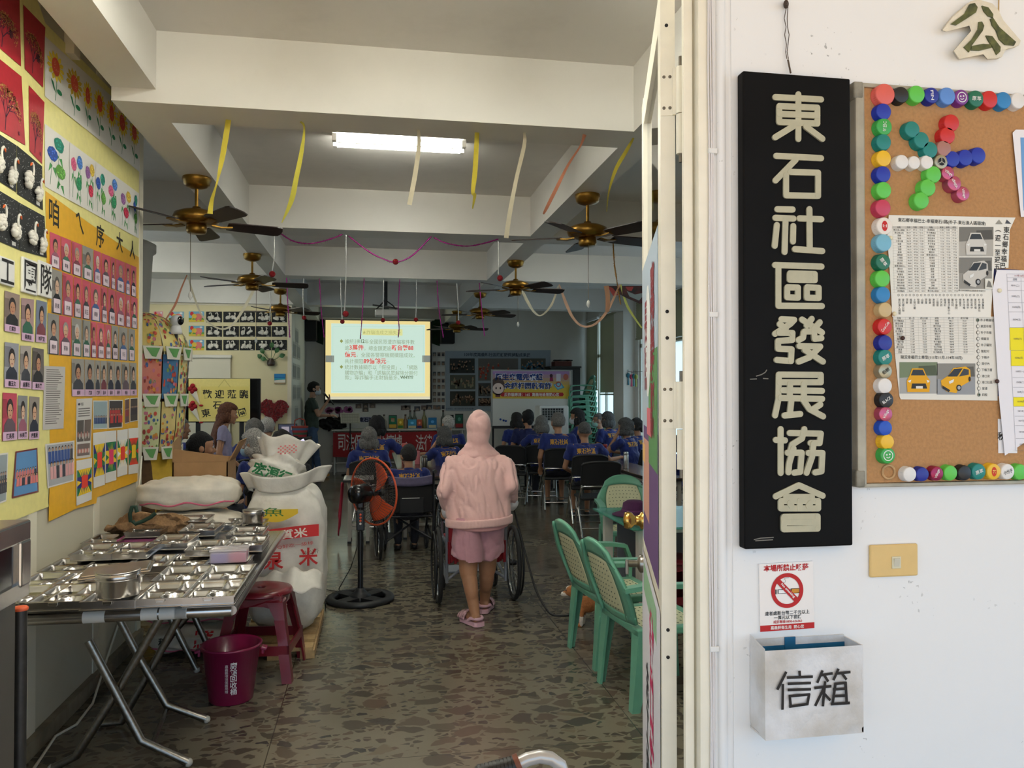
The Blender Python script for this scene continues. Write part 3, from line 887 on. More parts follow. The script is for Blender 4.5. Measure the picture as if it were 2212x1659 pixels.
for i in range(26):
 a = k((1075 + random.random() * 30, 520 + i * 36))
 w.rect(*w.q(*a), *[q + 0.006 for q in w.q(*a)], random.choice([(186, 60, 60), (220, 214, 210), (30, 30, 60), (120, 90, 120), (70, 80, 150)]), 1)
w.pp([c4((1055, 432)), c4((1200, 432)), c4((1200, 688)), c4((1058, 688))], (234, 232, 234), 1)
w.pt_('秋', *c4((1082, 560)), 17, INK, 2, bold=0.02)
tag(w.build('photo_print'), 'dark photo print mostly covered by the yellow-marked schedule', 'photo print')
w = Wall(y=py_ - 0.004)
w.pp([k((1095, 515)), k((1320, 520)), k((1420, 540)), k((1420, 1790)), c4((1108, 706)), k((1110, 1500)), k((1060, 670))], (234, 231, 236), 0)
rows = [('113年10月份行事曆', 548, 578, 0), ('日期', 578, 604, 0), ('10/01(二)', 604, 676, 0), ('10/02(三)', 676, 772, 0), ('10/03(四)', 772, 844, 0), ('10/04(五)', 844, 966, 0), ('10/05(六)', 966, 1142, 1), ('10/06(日)', 1142, 1264, 1), ('10/07(一)', 1264, 1356, 0), ('10/08(二)', 1356, 1432, 0), ('10/9(三)', 1432, 1508, 0), ('10/10(四)', 1508, 1580, 1), ('10/14(一)', 1580, 1656, 0), ('10/17(四)', 1656, 1730, 0), ('10/18(五)', 1730, 1830, 0), ('10/20(日)', 1830, 1925, 0)]
for i, (tx, a, b, yl) in enumerate(rows):
 xl = 1170 + (a - 548) * 0.055
 if yl:
  w.pp([k((xl, a)), k((1420, a)), k((1420, b)), k((xl, b))], (242, 226, 30), 1)
 w.pl([k((xl, a)), k((1420, a))], 0.0005, (110, 106, 116), 2)
 w.pt_(tx, *k((xl + (62 if i else 130), (a + b) / 2)), 4.8, (150, 60, 70) if i == 0 else (74, 72, 84), 3)
w.pl([k((1170, 548)), k((1240, 1925))], 0.0005, (110, 106, 116), 2).pl([k((1280, 578)), k((1345, 1925))], 0.0005, (110, 106, 116), 2).pl([k((1240, 1925)), k((1420, 1925))], 0.0005, (110, 106, 116), 2)
for i in range(40):
 a, b = w.q(*k((1312 + i * 1.2, 612 + i * 31)))
 w.rect(a, b, a + 0.012, b + 0.0022, (110, 106, 116), 2)
tag(w.build('schedule_sheet'), 'white monthly schedule sheet with yellow highlighted rows', 'paper')
w = Wall(y=py_ - 0.003)
w.pp([c2((1325, 1035)), c2((1350, 1010)), c2((1560, 1012)), c2((1560, 1690)), c2((1390, 1690))], (236, 232, 236), 0)
w.pp([c2((1385, 1072)), c2((1560, 1072)), c2((1560, 1640)), c2((1410, 1640))], (110, 160, 212), 1)
tag(w.build('notice_sheet'), 'white sheets with a pale blue picture at the right edge of the board', 'paper')
for (a, b), cv, l in (((272, 266), c3, 'cream push pin at the timetable left edge, near its heading'), ((302, 858), c3, 'cream push pin where the two timetables overlap'), ((1122, 676), c3, 'cream push pin in the monthly schedule'), ((366, 1047), c3, 'dark brown push pin in the lower timetable'), ((1102, 1384), c3, 'cream push pin left of the schedule, over the dark photo')):
 p = P(*cv((a, b)), y=py_ - 0.008)
 tag(M(mat((64, 34, 26) if 'dark' in l else (236, 224, 190), 0.4)).lathe([(0.0052, 0), (0.0052, 0.001), (0.0045, 0.003), (0, 0.0036)], p + V((0, 0.003, 0)), 14, (0, -1, 0)).build('push_pin'), l, 'push pin')
gy = YF - 0.022
out = [(768, 235), (850, 130), (965, 32), (1020, 18), (1130, 50), (1172, 92), (1215, 180), (1350, 338), (1338, 372), (1240, 398), (1205, 462), (1130, 465), (1098, 428), (905, 466), (860, 402), (1000, 240), (985, 198), (800, 246)]
g = thing('wall_plaque', 'plaster character plaque inlaid with green shell above the notice board', 'plaque', P(*c2((1060, 466)), y=YF))
gb = M(mat((232, 222, 200), 0.8, noise=0.12, nscale=40, bump=0.3))
ctr = V((1060, 260))
inner = [P(*c2((p[0] + (ctr.x - p[0]) * 0.035, p[1] + (ctr.y - p[1]) * 0.035)), y=gy) for p in out]
outer = [P(*c2(p), y=YF - 0.001) for p in out]
n_ = len(out)
gb.add(outer + [V((p.x, gy + 0.006, p.z)) for p in outer] + inner, [list(range(2 * n_, 3 * n_))[::-1]] + [(i + r * n_, (i + 1) % n_ + r * n_, (i + 1) % n_ + (r + 1) * n_, i + (r + 1) * n_) for i in range(n_) for r in (0, 1)])
under(g, gb.build('plaster_body'))
M_shell = mat((92, 100, 52), 0.3, noise=0.8, nscale=50, sub=(30, 48, 30), coat=0.5)
for pl_ in ([(838, 190), (945, 110), (985, 35), (1025, 28), (1046, 60), (1035, 100), (960, 150), (880, 200)], [(1080, 48), (1130, 62), (1168, 115), (1165, 140), (1130, 130), (1095, 90)], [(1145, 150), (1165, 140), (1215, 215), (1345, 330), (1330, 358), (1260, 352), (1215, 310), (1190, 240), (1160, 200)], [(1055, 175), (1080, 172), (1098, 205), (1085, 245), (1000, 360), (980, 410), (940, 370), (1000, 310), (1050, 230)], [(995, 395), (1000, 362), (1090, 345), (1150, 350), (1155, 375), (1060, 398)], [(1110, 280), (1160, 285), (1225, 370), (1222, 405), (1195, 430), (1170, 380), (1130, 320)]):
 under(g, M(M_shell).prism([P(*c2(p), y=gy) for p in pl_], (0, -0.003, 0)).build('shell_inlay'))
tag(M(mat((190, 160, 110), 0.8)).tube([P(2158, -30, y=YF - 0.004), P(2157, 20, y=YF - 0.008), P(2158, 46, y=YF - 0.014)], 0.0016, 6).build('string'), 'thin tan string above the plaster plaque', 'string')
a, b = P(1880, 1178, y=YF - 0.008), P(1984, 1244, y=YF - 0.008)
sw = thing('light_switch', 'cream wall switch plate with one small rocker under the board', 'light switch', ((a.x + b.x) / 2, YF, (a.z + b.z) / 2))
hw, hh = (b.x - a.x) / 2, (a.z - b.z) / 2
M(mat((226, 190, 122), 0.45, noise=0.05)).box((0, -0.004, 0), (hw * 2, 0.008, hh * 2), None, 0.006).build('plate', sw)
M(mat((214, 206, 176), 0.4)).box((0.004, -0.0085, -0.004), (0.023, 0.004, 0.028), None, 0.001).build('rocker_frame', sw)
M(mat((206, 200, 180), 0.35)).box((0.004, -0.0105, -0.004), (0.015, 0.003, 0.020), (0.15, 0, 0), 0.001).build('rocker', sw)
c5 = zoom(1590, 1170, 3.394)
ny = YF - 0.004
w = Wall(y=ny)
w.use(mat((236, 232, 230), 0.25, coat=0.4))
A = [P(*c5(p), y=ny) for p in ((168, 165), (563, 143), (574, 634), (177, 662))]
w.prism([p + V((0, 0.0008, 0)) for p in A], (0, 0.003, 0))
w.pp([c5(p) for p in ((168, 165), (563, 143), (574, 634), (177, 662))], mat((236, 232, 230), 0.25, coat=0.4), 0)
RD = (188, 34, 36)
w.pp([c5(p) for p in ((176, 617), (574, 590), (574, 634), (177, 662))], RD, 1)
w.pt_('本場所禁止吸菸', *c5((367, 190)), 13.5, RD, 2, bold=0.03)
cx, cy = w.q(*c5((374, 358)))
rr = abs(w.q(*c5((374, 230)))[1] - cy)
w.rect(*w.q(*c5((306, 382))), *w.q(*c5((402, 346))), (30, 30, 30), 1).rect(*w.q(*c5((311, 378))), *w.q(*c5((398, 350))), (240, 238, 236), 2)
w.rect(*w.q(*c5((402, 380))), *w.q(*c5((464, 340))), (30, 30, 30), 1).rect(*w.q(*c5((406, 376))), *w.q(*c5((460, 344))), (206, 140, 50), 2)
w.rect(*w.q(*c5((286, 386))), *w.q(*c5((291, 350))), (30, 30, 30), 2).rect(*w.q(*c5((296, 386))), *w.q(*c5((301, 350))), (30, 30, 30), 2)
w.pl([c5(p) for p in ((335, 300), (360, 296), (362, 282), (350, 274), (362, 266), (386, 264))], 0.0006, (60, 60, 60), 2)
w.ring(cx, cy, rr * 0.77, rr, RD, 3, 48)
an = math.radians(-45)
w.line([(cx - rr * 0.85 * math.cos(an), cy - rr * 0.85 * math.sin(an)), (cx + rr * 0.85 * math.cos(an), cy + rr * 0.85 * math.sin(an))], rr * 0.30, RD, 4)
w.text('No smoking', cx + 0.001, cy, 0.0068, (240, 236, 234), 5, w=rr * 1.15, bold=0.02, rot=an)
w.pt_('違者處新台幣二千元以上', *c5((375, 520)), 8.6, INK, 2, bold=0.012)
w.pt_('一萬元以下罰鍰', *c5((378, 553)), 8.4, INK, 2, bold=0.012)
w.pt_('戒菸專線:0800-636363', *c5((378, 584)), 6.4, RD, 2, bold=0.012)
w.pt_('嘉義縣衛生局  關心您', *c5((375, 626)), 7.4, (238, 234, 230), 2, bold=0.012)
tag(w.build('no_smoking_sign'), 'small white and red no smoking plate above the paper letter box', 'sign')
fy = 1.599
box = thing('letter_box', 'white paper wrapped letter box with two big black characters', 'letter box', (P(1740, 1600, y=YF).x, YF, P(1740, 1598, y=fy).z))
xl, xr = P(1653, 1500, y=fy).x, P(1865, 1490, y=fy).x
zt, zb_ = P(1755, 1400, y=fy).z, P(1755, 1592, y=fy).z
bm_ = M(mat((226, 224, 224), 0.62, noise=0.10, nscale=9, sub=(196, 188, 178), bump=0.8))
th = 0.004
def crumple(o_, u_, v_, nrm, nu, nv, amp, seed):
 rnd = random.Random(seed)
 hs = [[rnd.uniform(-amp, amp) if 0 < i < nu and 0 < j < nv else 0 for i in range(nu + 1)] for j in range(nv + 1)]
 bm_.grid(lambda a, b: V(o_) + V(u_) * a + V(v_) * b + V(nrm) * hs[round(b * nv)][round(a * nu)], nu, nv, True)
H_ = zt - zb_
crumple((xl, fy, zb_), (xr - xl, 0, 0), (0, 0, H_), (0, -1, 0), 16, 13, 0.0034, 3)
crumple((xl, YF - 0.001, zb_ + 0.012), (0, fy - YF + 0.001, -0.012), (0, 0, H_ + 0.004), (-1, 0, 0), 5, 10, 0.0022, 4)
bm_.bx((xr - th, fy, zb_ + 0.002), (xr, YF - 0.001, zt)).bx((xl + 0.0005, fy + 0.0005, zb_), (xr, YF - 0.001, zb_ + th))
bm_.bx((xl + th, YF - th - 0.001, zb_), (xr - th, YF - 0.001, zt + 0.004)).bx((xl + th, fy + 0.001, zb_), (xr - th, fy + th, zt - 0.002)).bx((xl + 0.0016, fy + 0.001, zb_ + th), (xl + th, YF - 0.001, zt - 0.002))
under(box, bm_.build('paper_wrap'))
lm = M(mat((24, 104, 146), 0.5, noise=0.2, nscale=20))
lm.bx((xl + th, fy + th, zb_ + 0.02), (xr - th, YF - th - 0.001, zt - 0.022)).bx((xl + 0.082, YF - th - 0.004, zt - 0.022), (xl + 0.108, YF - th - 0.001, zt + 0.006)).bx((xl + th, YF - th - 0.003, zt - 0.022), (xr - th, YF - th - 0.001, zt - 0.012))
under(box, lm.build('blue_liner'))
M_tape = mat((24, 22, 24), 0.35)
for ch in ([[(365, 960), (305, 1080)], [(343, 1050), (340, 1225)], [(380, 997), (556, 990)], [(465, 953), (468, 992)], [(385, 1042), (542, 1036)], [(385, 1087), (542, 1082)], [(400, 1205), (393, 1132), (535, 1120), (522, 1190), (395, 1208)]], [[(632, 950), (597, 1030)], [(628, 978), (702, 966)], [(650, 985), (672, 1020)], [(748, 938), (716, 1010)], [(742, 966), (832, 956)], [(776, 965), (805, 1006)], [(580, 1072), (692, 1060)], [(652, 1030), (636, 1200)], [(640, 1082), (582, 1198)], [(640, 1108), (686, 1158)], [(706, 1192), (728, 1042), (802, 1034), (810, 1182)], [(716, 1082), (802, 1078)], [(712, 1132), (806, 1128)], [(700, 1190), (826, 1182)]]):
 under(box, strokes('taped_character', None, ch, fy - 0.0036, 0.0056, M_tape, c5, 0.0006, False))
cb = thing('wall_cables', 'three thin white cables clipped down the door jamb', 'cable', (P(1545, 1600, y=YF).x, YF, 0))
for i in range(3):
 under(cb, M(mat((228, 222, 220), 0.45)).tube([(P(1533 + 4.3 * i + 1.3 * math.sin(j * 1.7 + i), 852, y=YF - 0.004).x, YF - 0.004, 2.72 - j * 0.16) for j in range(18)], 0.0021, 6).build('cable'))
for zc in (2.05, 1.68, 0.93):
 under(cb, M(M_white).bx((P(1530, 852, y=YF).x, YF - 0.008, zc - 0.006), (P(1549, 852, y=YF).x, YF, zc + 0.006), 0.002).build('clip'))
HA, FA = V((0.668, 1.77, 0)), V((0.908, 2.585, 0))
dd = (FA - HA).normalized()
tt = V((dd.y, -dd.x, 0))
leaf = thing('door_leaf', 'cream metal door leaf swung open with taped posters on its glass', 'door', HA)
LM = Matrix((dd, tt, V((0, 0, 1)))).transposed()
LW, LT, LH = (FA - HA).length, 0.034, 2.49
def lbox(mb, s0, s1, t0, t1, z0, z1):
 return mb.box(LM @ V(((s0 + s1) / 2, (t0 + t1) / 2, (z0 + z1) / 2)), (s1 - s0, t1 - t0, z1 - z0), LM)
fm = M(M_cream)
lbox(fm, 0, 0.085, 0, LT, 0.01, LH)
lbox(fm, LW - 0.085, LW, 0, LT, 0.01, LH)
for z0, z1 in ((0.01, 0.16), (0.95, 1.06), (LH - 0.085, LH)):
 lbox(fm, 0.08, LW - 0.08, 0.002, LT - 0.002, z0, z1)
fm.build('frame', leaf)
for py in (55, 673, 730, 1361, 1420):
 pz = P(1443, py, y=1.765).z
 c = LM @ V((-0.0004, LT * 0.42, pz))
 M(M_black).lathe([(0.0042, 0), (0.0042, 0.0008), (0, 0.0009)], c, 14, -dd).build('screw_hole', leaf)
gm = M(M_glass)
lbox(gm, 0.085, LW - 0.085, 0.014, 0.018, 1.06, LH - 0.085)
lbox(gm, 0.085, LW - 0.085, 0.014, 0.018, 0.16, 0.95)
gm.build('pane', leaf)
for z0 in (2.16, 1.42):
 h = M(M_cream)
 lbox(h, -0.003, 0, 0.001, LT - 0.004, z0, z0 + 0.11)
 c = LM @ V((-0.012, LT + 0.012, z0))
 h.cyl(c, c + V((0, 0, 0.11)), 0.011, seg=12).cyl(c - V((0, 0, 0.095)), c - V((0, 0, 0.002)), 0.011, seg=12)
 lbox(h, -0.010, -0.002, LT - 0.006, LT + 0.012, z0, z0 + 0.11)
 hg = h.build('hinge', leaf)
 for a in (0.008, 0.022):
  for b in (0.018, 0.092):
   M(mat((120, 112, 100), 0.4, 0.8)).lathe([(0.004, 0), (0.003, 0.0014), (0, 0.0016)], LM @ V((-0.003, a, z0 + b)), 10, -dd).build('screw', hg)
 for e, f_ in ((0.11, 0.135), (-0.115, -0.095)):
  M(mat((120, 112, 100), 0.4, 0.8)).cyl(c + V((0, 0, e)), c + V((0, 0, f_)), 0.005, seg=10).build('hinge_pin', hg)
kc = LM @ V((LW - 0.045, 0, 1.075))
M(mat((200, 160, 84), 0.22, 1.0)).lathe([(0.030, 0), (0.030, 0.008), (0.018, 0.014), (0.016, 0.030), (0.027, 0.040), (0.030, 0.052), (0.026, 0.064), (0.0, 0.068)], kc, 24, -tt).build('brass_knob', leaf)
kc = LM @ V((LW - 0.045, 0, 0.93))
lk = M(mat((150, 146, 138), 0.3, 1.0)).lathe([(0.030, 0), (0.030, 0.012), (0.022, 0.018), (0.012, 0.022), (0.012, 0.05), (0.0, 0.052)], kc, 20, -tt)
lk.box(kc - tt * 0.055 + V((0, 0, -0.012)), (0.02, 0.012, 0.05), LM, 0.004)
lk.build('lock_turn', leaf)
def lpic(lay=0.0):
 return Pic(LM @ V((LW, -0.001 - lay, 0)), -dd, (0, 0, 1))
w = lpic()
w.rect(0.02, 1.02, LW - 0.085, 1.92, (176, 190, 204), 0).rect(0.10, 1.02, LW - 0.085, 1.40, (104, 72, 120), 1).rect(0.10, 1.12, 0.40, 1.36, (206, 150, 130), 2).rect(0.38, 1.30, LW - 0.10, 1.62, (88, 140, 84), 2)
w.ell(0.35, 1.66, 0.13, 0.17, (232, 232, 230), 3).rect(0.30, 1.38, 0.5, 1.46, (210, 110, 120), 3).rect(0.05, 1.28, 0.2, 1.34, (230, 180, 110), 3).text('嘉義縣', 0.56, 1.78, 0.15, (130, 30, 44), 4, vert=True, bold=0.03).text('長照', 0.25, 1.72, 0.13, (130, 30, 44), 4, vert=True, bold=0.03)
w.build('poster', leaf)
w = lpic(0.0008)
w.rect(0.0, 0.02, LW - 0.03, 0.98, (226, 222, 226), 0).text('徵口語', 0.5, 0.80, 0.16, (204, 40, 96), 2, vert=True, bold=0.04).text('志工招募', 0.3, 0.62, 0.12, (40, 40, 46), 2, vert=True, bold=0.03).rect(0.10, 0.86, 0.7, 0.95, (150, 190, 150), 1)
w.build('poster', leaf)
class Sheet(Wall):
 """one sheet on the left wall given by its four corners in the photo; a, b run 0..1 from its top left"""
 def __init__(s, conv, cs, lay=0.001, x=None, y=None):
  super().__init__(x=(XL + lay) if x is None and y is None else x, y=y)
  s.c = [V(s.q(*conv(p))) for p in cs]
 def g(s, a, b):
  c = s.c
  p = c[0] * (1 - a) * (1 - b) + c[1] * a * (1 - b) + c[2] * a * b + c[3] * (1 - a) * b
  return (p.x, p.y)
 def base(s, c, l=0, **kw):
  return s.poly([s.g(0, 1), s.g(1, 1), s.g(1, 0), s.g(0, 0)], c, 0, **kw)
 def shp(s, pts, c, l=1, **kw):
  return s.poly([s.g(*p) for p in pts], c, l, **kw)
 def r(s, a0, b0, a1, b1, c, l=1, **kw):
  return s.shp([(a0, b1), (a1, b1), (a1, b0), (a0, b0)], c, l, **kw)
 def e(s, a, b, ra, rb, c, l=1, n=12, jit=0, **kw):
  return s.shp([(a + ra * (1 + random.uniform(-jit, jit)) * math.cos(2 * PI * k / n), b - rb * (1 + random.uniform(-jit, jit)) * math.sin(2 * PI * k / n)) for k in range(n)], c, l, **kw)
 def ln(s, pts, w, c, l=1):
  return s.line([s.g(*p) for p in pts], w, c, l)
 def t(s, txt, a, b, ha, c, l=3, **kw):
  p, q = s.g(a, b), s.g(a, b + ha)
  return s.text(txt, p[0], p[1], abs(p[1] - q[1]), c, l, **kw)
z1, z2, z3, z4 = zoom(0, 0, 2.962), zoom(0, 500, 2.514), zoom(0, 600, 3.129), zoom(0, 80, 3.455)
PALE, GOLD, PAPER = (242, 232, 150), (236, 178, 30), (230, 226, 220)
ident = lambda a: a
w = Wall(x=XL + 0.0075)
w.pp([(-60, -60), (60, -60), (98, 50), (176, 128), (300, 256), (300, 560), (200, 500), (100, 440), (106, 760), (108, 1000), (104, 1086), (106, 1094), (0, 1136), (-60, 1150)], mat(PALE, 0.42, noise=0.08), 0)
tag(w.build('backing_sheet'), 'pale yellow backing paper behind the pictures on the left wall', 'paper')
w = Wall(x=XL + 0.0085)
w.pp([(98, 412), (190, 480), (300, 556), (300, 1038), (210, 1074), (208, 1087), (166, 1098), (105, 1127), (108, 1000), (106, 760), (101, 600)], mat(GOLD, 0.42, noise=0.08), 0)
for ch, x, y, h in (('咱', 345, 1360, 165), ('ㄟ', 510, 1428, 150), ('序', 640, 1512, 140), ('大', 765, 1548, 120), ('人', 847, 1598, 110)):
 a, b, c_ = w.q(*z1((x, y))), w.q(*z1((x, y - h / 2))), w.q(*z1((x, y + h / 2)))
 w.text(ch, a[0], a[1], b[1] - c_[1], (36, 30, 22), 2, bold=0.014)
tag(w.build('gold_backing_sheet'), 'golden yellow backing paper with brushed black heading', 'paper')
LAY = 0.010
def lerp_rows(xs, top, bot, i, gap=0.0):
 g = lambda ln, x: ln[0][1] + (ln[1][1] - ln[0][1]) * (x - ln[0][0]) / (ln[1][0] - ln[0][0])
 a, b = xs[i] + gap, xs[i + 1] - gap
 return [(a, g(top, a)), (b, g(top, b)), (b, g(bot, b)), (a, g(bot, a))]
ORD = ['first', 'second', 'third', 'fourth', 'fifth', 'sixth', 'seventh', 'eighth', 'ninth', 'tenth']
YEL, GRN, ORG = (236, 206, 50), (26, 122, 74), (214, 80, 52)
def sunflower(s, i):
 cx, cy = 0.5 + random.uniform(-0.08, 0.08), 0.34 + random.uniform(-0.06, 0.05)
 s.ln([(cx, cy), (cx + 0.05, 0.65), (cx - 0.02, 0.93)], 0.006, GRN, 1)
 for k in range(13):
  t = 2 * PI * k / 13 + i
  r0, r1, d = 0.2, 0.47, 0.2
  s.shp([(cx + r0 * math.cos(t - d), cy + 0.55 * r0 * math.sin(t - d)), (cx + r1 * 0.8 * math.cos(t - d), cy + 0.42 * r1 * math.sin(t - d)), (cx + r1 * math.cos(t), cy + 0.55 * r1 * math.sin(t)), (cx + r1 * 0.8 * math.cos(t + d), cy + 0.42 * r1 * math.sin(t + d)), (cx + r0 * math.cos(t + d), cy + 0.55 * r0 * math.sin(t + d))], YEL if i != 1 else (204, 170, 40), 2 + k % 2)
 s.e(cx, cy, 0.21, 0.15, ORG, 4, 18, 0.06)
 for k in range(9):
  a, b = cx + random.uniform(-0.12, 0.12), cy + random.uniform(-0.09, 0.09)
  s.ln([(a, b), (a + 0.05, b - 0.03)], 0.002, (236, 160, 130), 5)
 s.e(cx + 0.2, 0.74, 0.14, 0.045, GRN, 2, 10)
 s.shp([(cx, 0.8), (cx - 0.12, 0.74), (cx - 0.26, 0.60), (cx - 0.12, 0.64)], GRN, 2)
HYD = [(38, 76, 160), (186, 40, 70), (30, 130, 110), (212, 90, 130), (90, 150, 60), (70, 120, 190), (140, 90, 150), (40, 140, 90), (206, 170, 60)]
def hydrangea(s, i):
 rnd = random.Random(i + 40)
 for k in range(3):
  a, b = (0.3, 0.62, 0.55)[k] + rnd.uniform(-0.1, 0.1), (0.36, 0.22, 0.60)[k] + rnd.uniform(-0.05, 0.05)
  s.ln([(a, b), (a + rnd.uniform(-0.1, 0.1), 0.92)], 0.004, GRN, 1)
  s.shp([(a, b + 0.2), (a - 0.16, b + 0.32), (a - 0.1, b + 0.16)], (70, 150, 80), 1).shp([(a, b + 0.22), (a + 0.16, b + 0.36), (a + 0.12, b + 0.2)], (70, 150, 80), 1)
  c = HYD[(i * 3 + k * 2) % 9]
  s.e(a, b, 0.2, 0.115, c, 2 + k, 20, 0.08)
  for q in range(14):
   t, rr_ = rnd.random() * 6.28, rnd.random() ** 0.5
   s.e(a + 0.16 * rr_ * math.cos(t), b + 0.09 * rr_ * math.sin(t), 0.025, 0.014, tuple(min(255, int(v * 1.25 + 20)) for v in c), 5 + k, 6)
for nm, xs, tp, bt, dr, lb in (('sunflower_drawing', [335, 478, 612, 690, 785, 870, 965, 1045], ((338, -5), (1040, 630)), ((338, 445), (1045, 1010)), sunflower, 'sunflower drawing'), ('hydrangea_drawing', [335, 520, 625, 715, 800, 895, 985, 1037], ((340, 650), (1035, 1165)), ((335, 1115), (1030, 1500)), hydrangea, 'hydrangea drawing')):
 for i in range(7):
  s = Sheet(z4, lerp_rows(xs, tp, bt, i), LAY + (i % 2) * 0.002)
  s.base(PAPER, rough=0.5)
  dr(s, i)
  tag(s.build(nm), '%s on white paper, %s from the left in its wall row' % (lb, ORD[i]), 'drawing', lb + 's')
SKIN = [(196, 150, 120), (206, 164, 134), (182, 134, 104), (212, 176, 150)]
def portrait(s, rnd, bgc, card, name=None, big=False):
 s.base(bgc, rough=0.35)
 if rnd.random() < 0.5:
  s.r(0.0, rnd.uniform(0, 0.3), rnd.uniform(0.2, 0.5), rnd.uniform(0.4, 0.7), tuple(int(v * 0.8) for v in bgc), 1)
 sh = rnd.choice([(60, 62, 70), (40, 44, 60), (120, 60, 70), (70, 100, 150), (96, 80, 90), (50, 100, 80), (150, 90, 110), (34, 34, 38)])
 hy, hr = 0.36, 0.17
 s.shp([(0.08, 1), (0.12, 0.66), (0.36, 0.54), (0.64, 0.54), (0.88, 0.66), (0.92, 1)], sh, 2)
 hc = rnd.choice([(40, 34, 32), (50, 44, 42), (150, 146, 142), (90, 84, 80), (200, 198, 194)]) if card else (40, 32, 32)
 s.e(0.5, hy - 0.03, hr * 1.35, hr * (1.1 if not big else 1.25), hc, 3, 14)
 s.e(0.5, hy + 0.03, hr * 1.05, hr * 0.95, rnd.choice(SKIN), 4, 14)
 s.e(0.42, hy + 0.01, 0.035, 0.012, (50, 36, 32), 5, 8).e(0.58, hy + 0.01, 0.035, 0.012, (50, 36, 32), 5, 8).e(0.5, hy + 0.11, 0.06, 0.014, (160, 80, 80), 5, 8)
 if card:
  s.r(0.14, 0.66, 0.8, 0.98, (226, 206, 216), 6)
  s.t(name or rnd.choice(['林金', '黃秀', '陳月', '吳玉', '蔡春', '許美', '李英']), 0.47, 0.82, 0.12, (60, 52, 60), 8)
 else:
  s.r(0, 0.82, 1, 1, (214, 178, 206), 6)
  s.t(name, 0.5, 0.91, 0.11, (40, 32, 44), 8, bold=0.02)
PINK, GREY1 = (206, 84, 104), (150, 146, 140)
NUM = ['top', 'second', 'third']
for r_, (xs, tp, bt, cols) in enumerate((([270, 330, 388, 446, 508, 550, 600, 628, 680, 708, 742], ((268, 0), (742, 195)), ((275, 190), (742, 360)), 'pppgpppppp'), ([278, 338, 398, 445, 490, 548, 585, 630, 680, 710, 748], ((278, 200), (748, 365)), ((275, 440), (745, 530)), 'gppppppppp'), ([258, 322, 388, 446, 492, 525, 570, 605, 645, 695, 735], ((275, 445), (740, 535)), ((255, 665), (735, 705)), 'gpggpppggg'))):
 rnd = random.Random(r_)
 for i in range(10):
  s = Sheet(z2, lerp_rows(xs, tp, bt, i, 1.5), LAY)
  portrait(s, rnd, PINK if cols[i] == 'p' else GREY1, True)
  tag(s.build('portrait_card'), '%s backed portrait card, %s from the left in the %s portrait row' % ('pink' if cols[i] == 'p' else 'grey', ORD[i], NUM[r_]), 'photo', 'portrait cards on the golden paper')
xs = [388, 458, 515, 545, 582, 620, 660, 705, 742]
rnd = random.Random(9)
for i in range(8):
 s = Sheet(z2, lerp_rows(xs, ((388, 690), (742, 715)), ((388, 895), (742, 890)), i, 1), LAY)
 portrait(s, rnd, (156, 150, 142), False, ['黃柯', '陳真', '陳慶', '吳金', '吳林', '蔡秀', '林岳', '李月'][i], True)
 tag(s.build('portrait_card'), 'portrait card with a lilac name strip, %s in the lowest portrait row' % ORD[i], 'photo', 'portrait cards on the golden paper')
for i, (cs, nm, bgc, w_) in enumerate((([(25, 320), (108, 345), (105, 555), (22, 540)], '陳寶珍', (150, 130, 120), 'of a man in green, under the white cut-out characters'), ([(115, 360), (185, 370), (182, 600), (115, 590)], '蔡素珠', (170, 140, 140), 'second in the upper volunteer row'), ([(198, 370), (255, 385), (250, 605), (192, 600)], '林淑宜', (120, 130, 150), 'third in the upper volunteer row'), ([(25, 600), (102, 610), (100, 850), (22, 845)], '羅玉女', (150, 150, 160), 'first in the middle volunteer row'), ([(110, 620), (170, 622), (168, 855), (108, 850)], '吳蓮祝', (176, 166, 160), 'second in the middle volunteer row'), ([(178, 630), (238, 640), (238, 860), (172, 858)], '黃彩麗', (110, 100, 96), 'third in the middle volunteer row'), ([(15, 875), (92, 880), (90, 1130), (12, 1138)], '陳英尾', (190, 70, 90), 'pink backed, first in the lowest volunteer row'), ([(98, 890), (150, 893), (148, 1125), (95, 1128)], '林美麗', (140, 140, 140), 'second in the lowest volunteer row'), ([(160, 895), (215, 900), (210, 1125), (155, 1130)], '楊惠燕', (150, 140, 130), 'third in the lowest volunteer row'))):
 s = Sheet(z2, cs, LAY)
 portrait(s, random.Random(i + 60), bgc, False, nm, True)
 tag(s.build('portrait_photo'), 'volunteer portrait with lilac name strip, %s' % w_, 'photo', 'volunteer portraits on the pale paper')
def crowd(s, sky, rows_, shirts, rnd, frame=None):
 s.base(frame or PAPER, rough=0.35)
 m_ = 0.05
 s.r(m_, m_ * 0.7, 1 - m_, 1 - m_ * 0.7, sky, 1)
 for j, (b, sc_) in enumerate(rows_):
  for k in range(8):
   a = 0.12 + 0.76 * k / 7 + (0.04 if j % 2 else 0)
   if a > 0.93:
    continue
   s.shp([(a - 0.05, min(b + sc_ * 2.6, 0.96)), (a - 0.045, b + 0.5 * sc_), (a + 0.045, b + 0.5 * sc_), (a + 0.05, min(b + sc_ * 2.6, 0.96))], shirts[j % len(shirts)] if rnd.random() < 0.8 else (60, 60, 70), 2 + 2 * j)
   s.e(a, b + 0.1 * sc_, 0.034, sc_ * 0.42, (60, 50, 46), 3 + 2 * j, 8).e(a, b + 0.2 * sc_, 0.026, sc_ * 0.3, (196, 156, 132), 3.5 + 2 * j, 8)
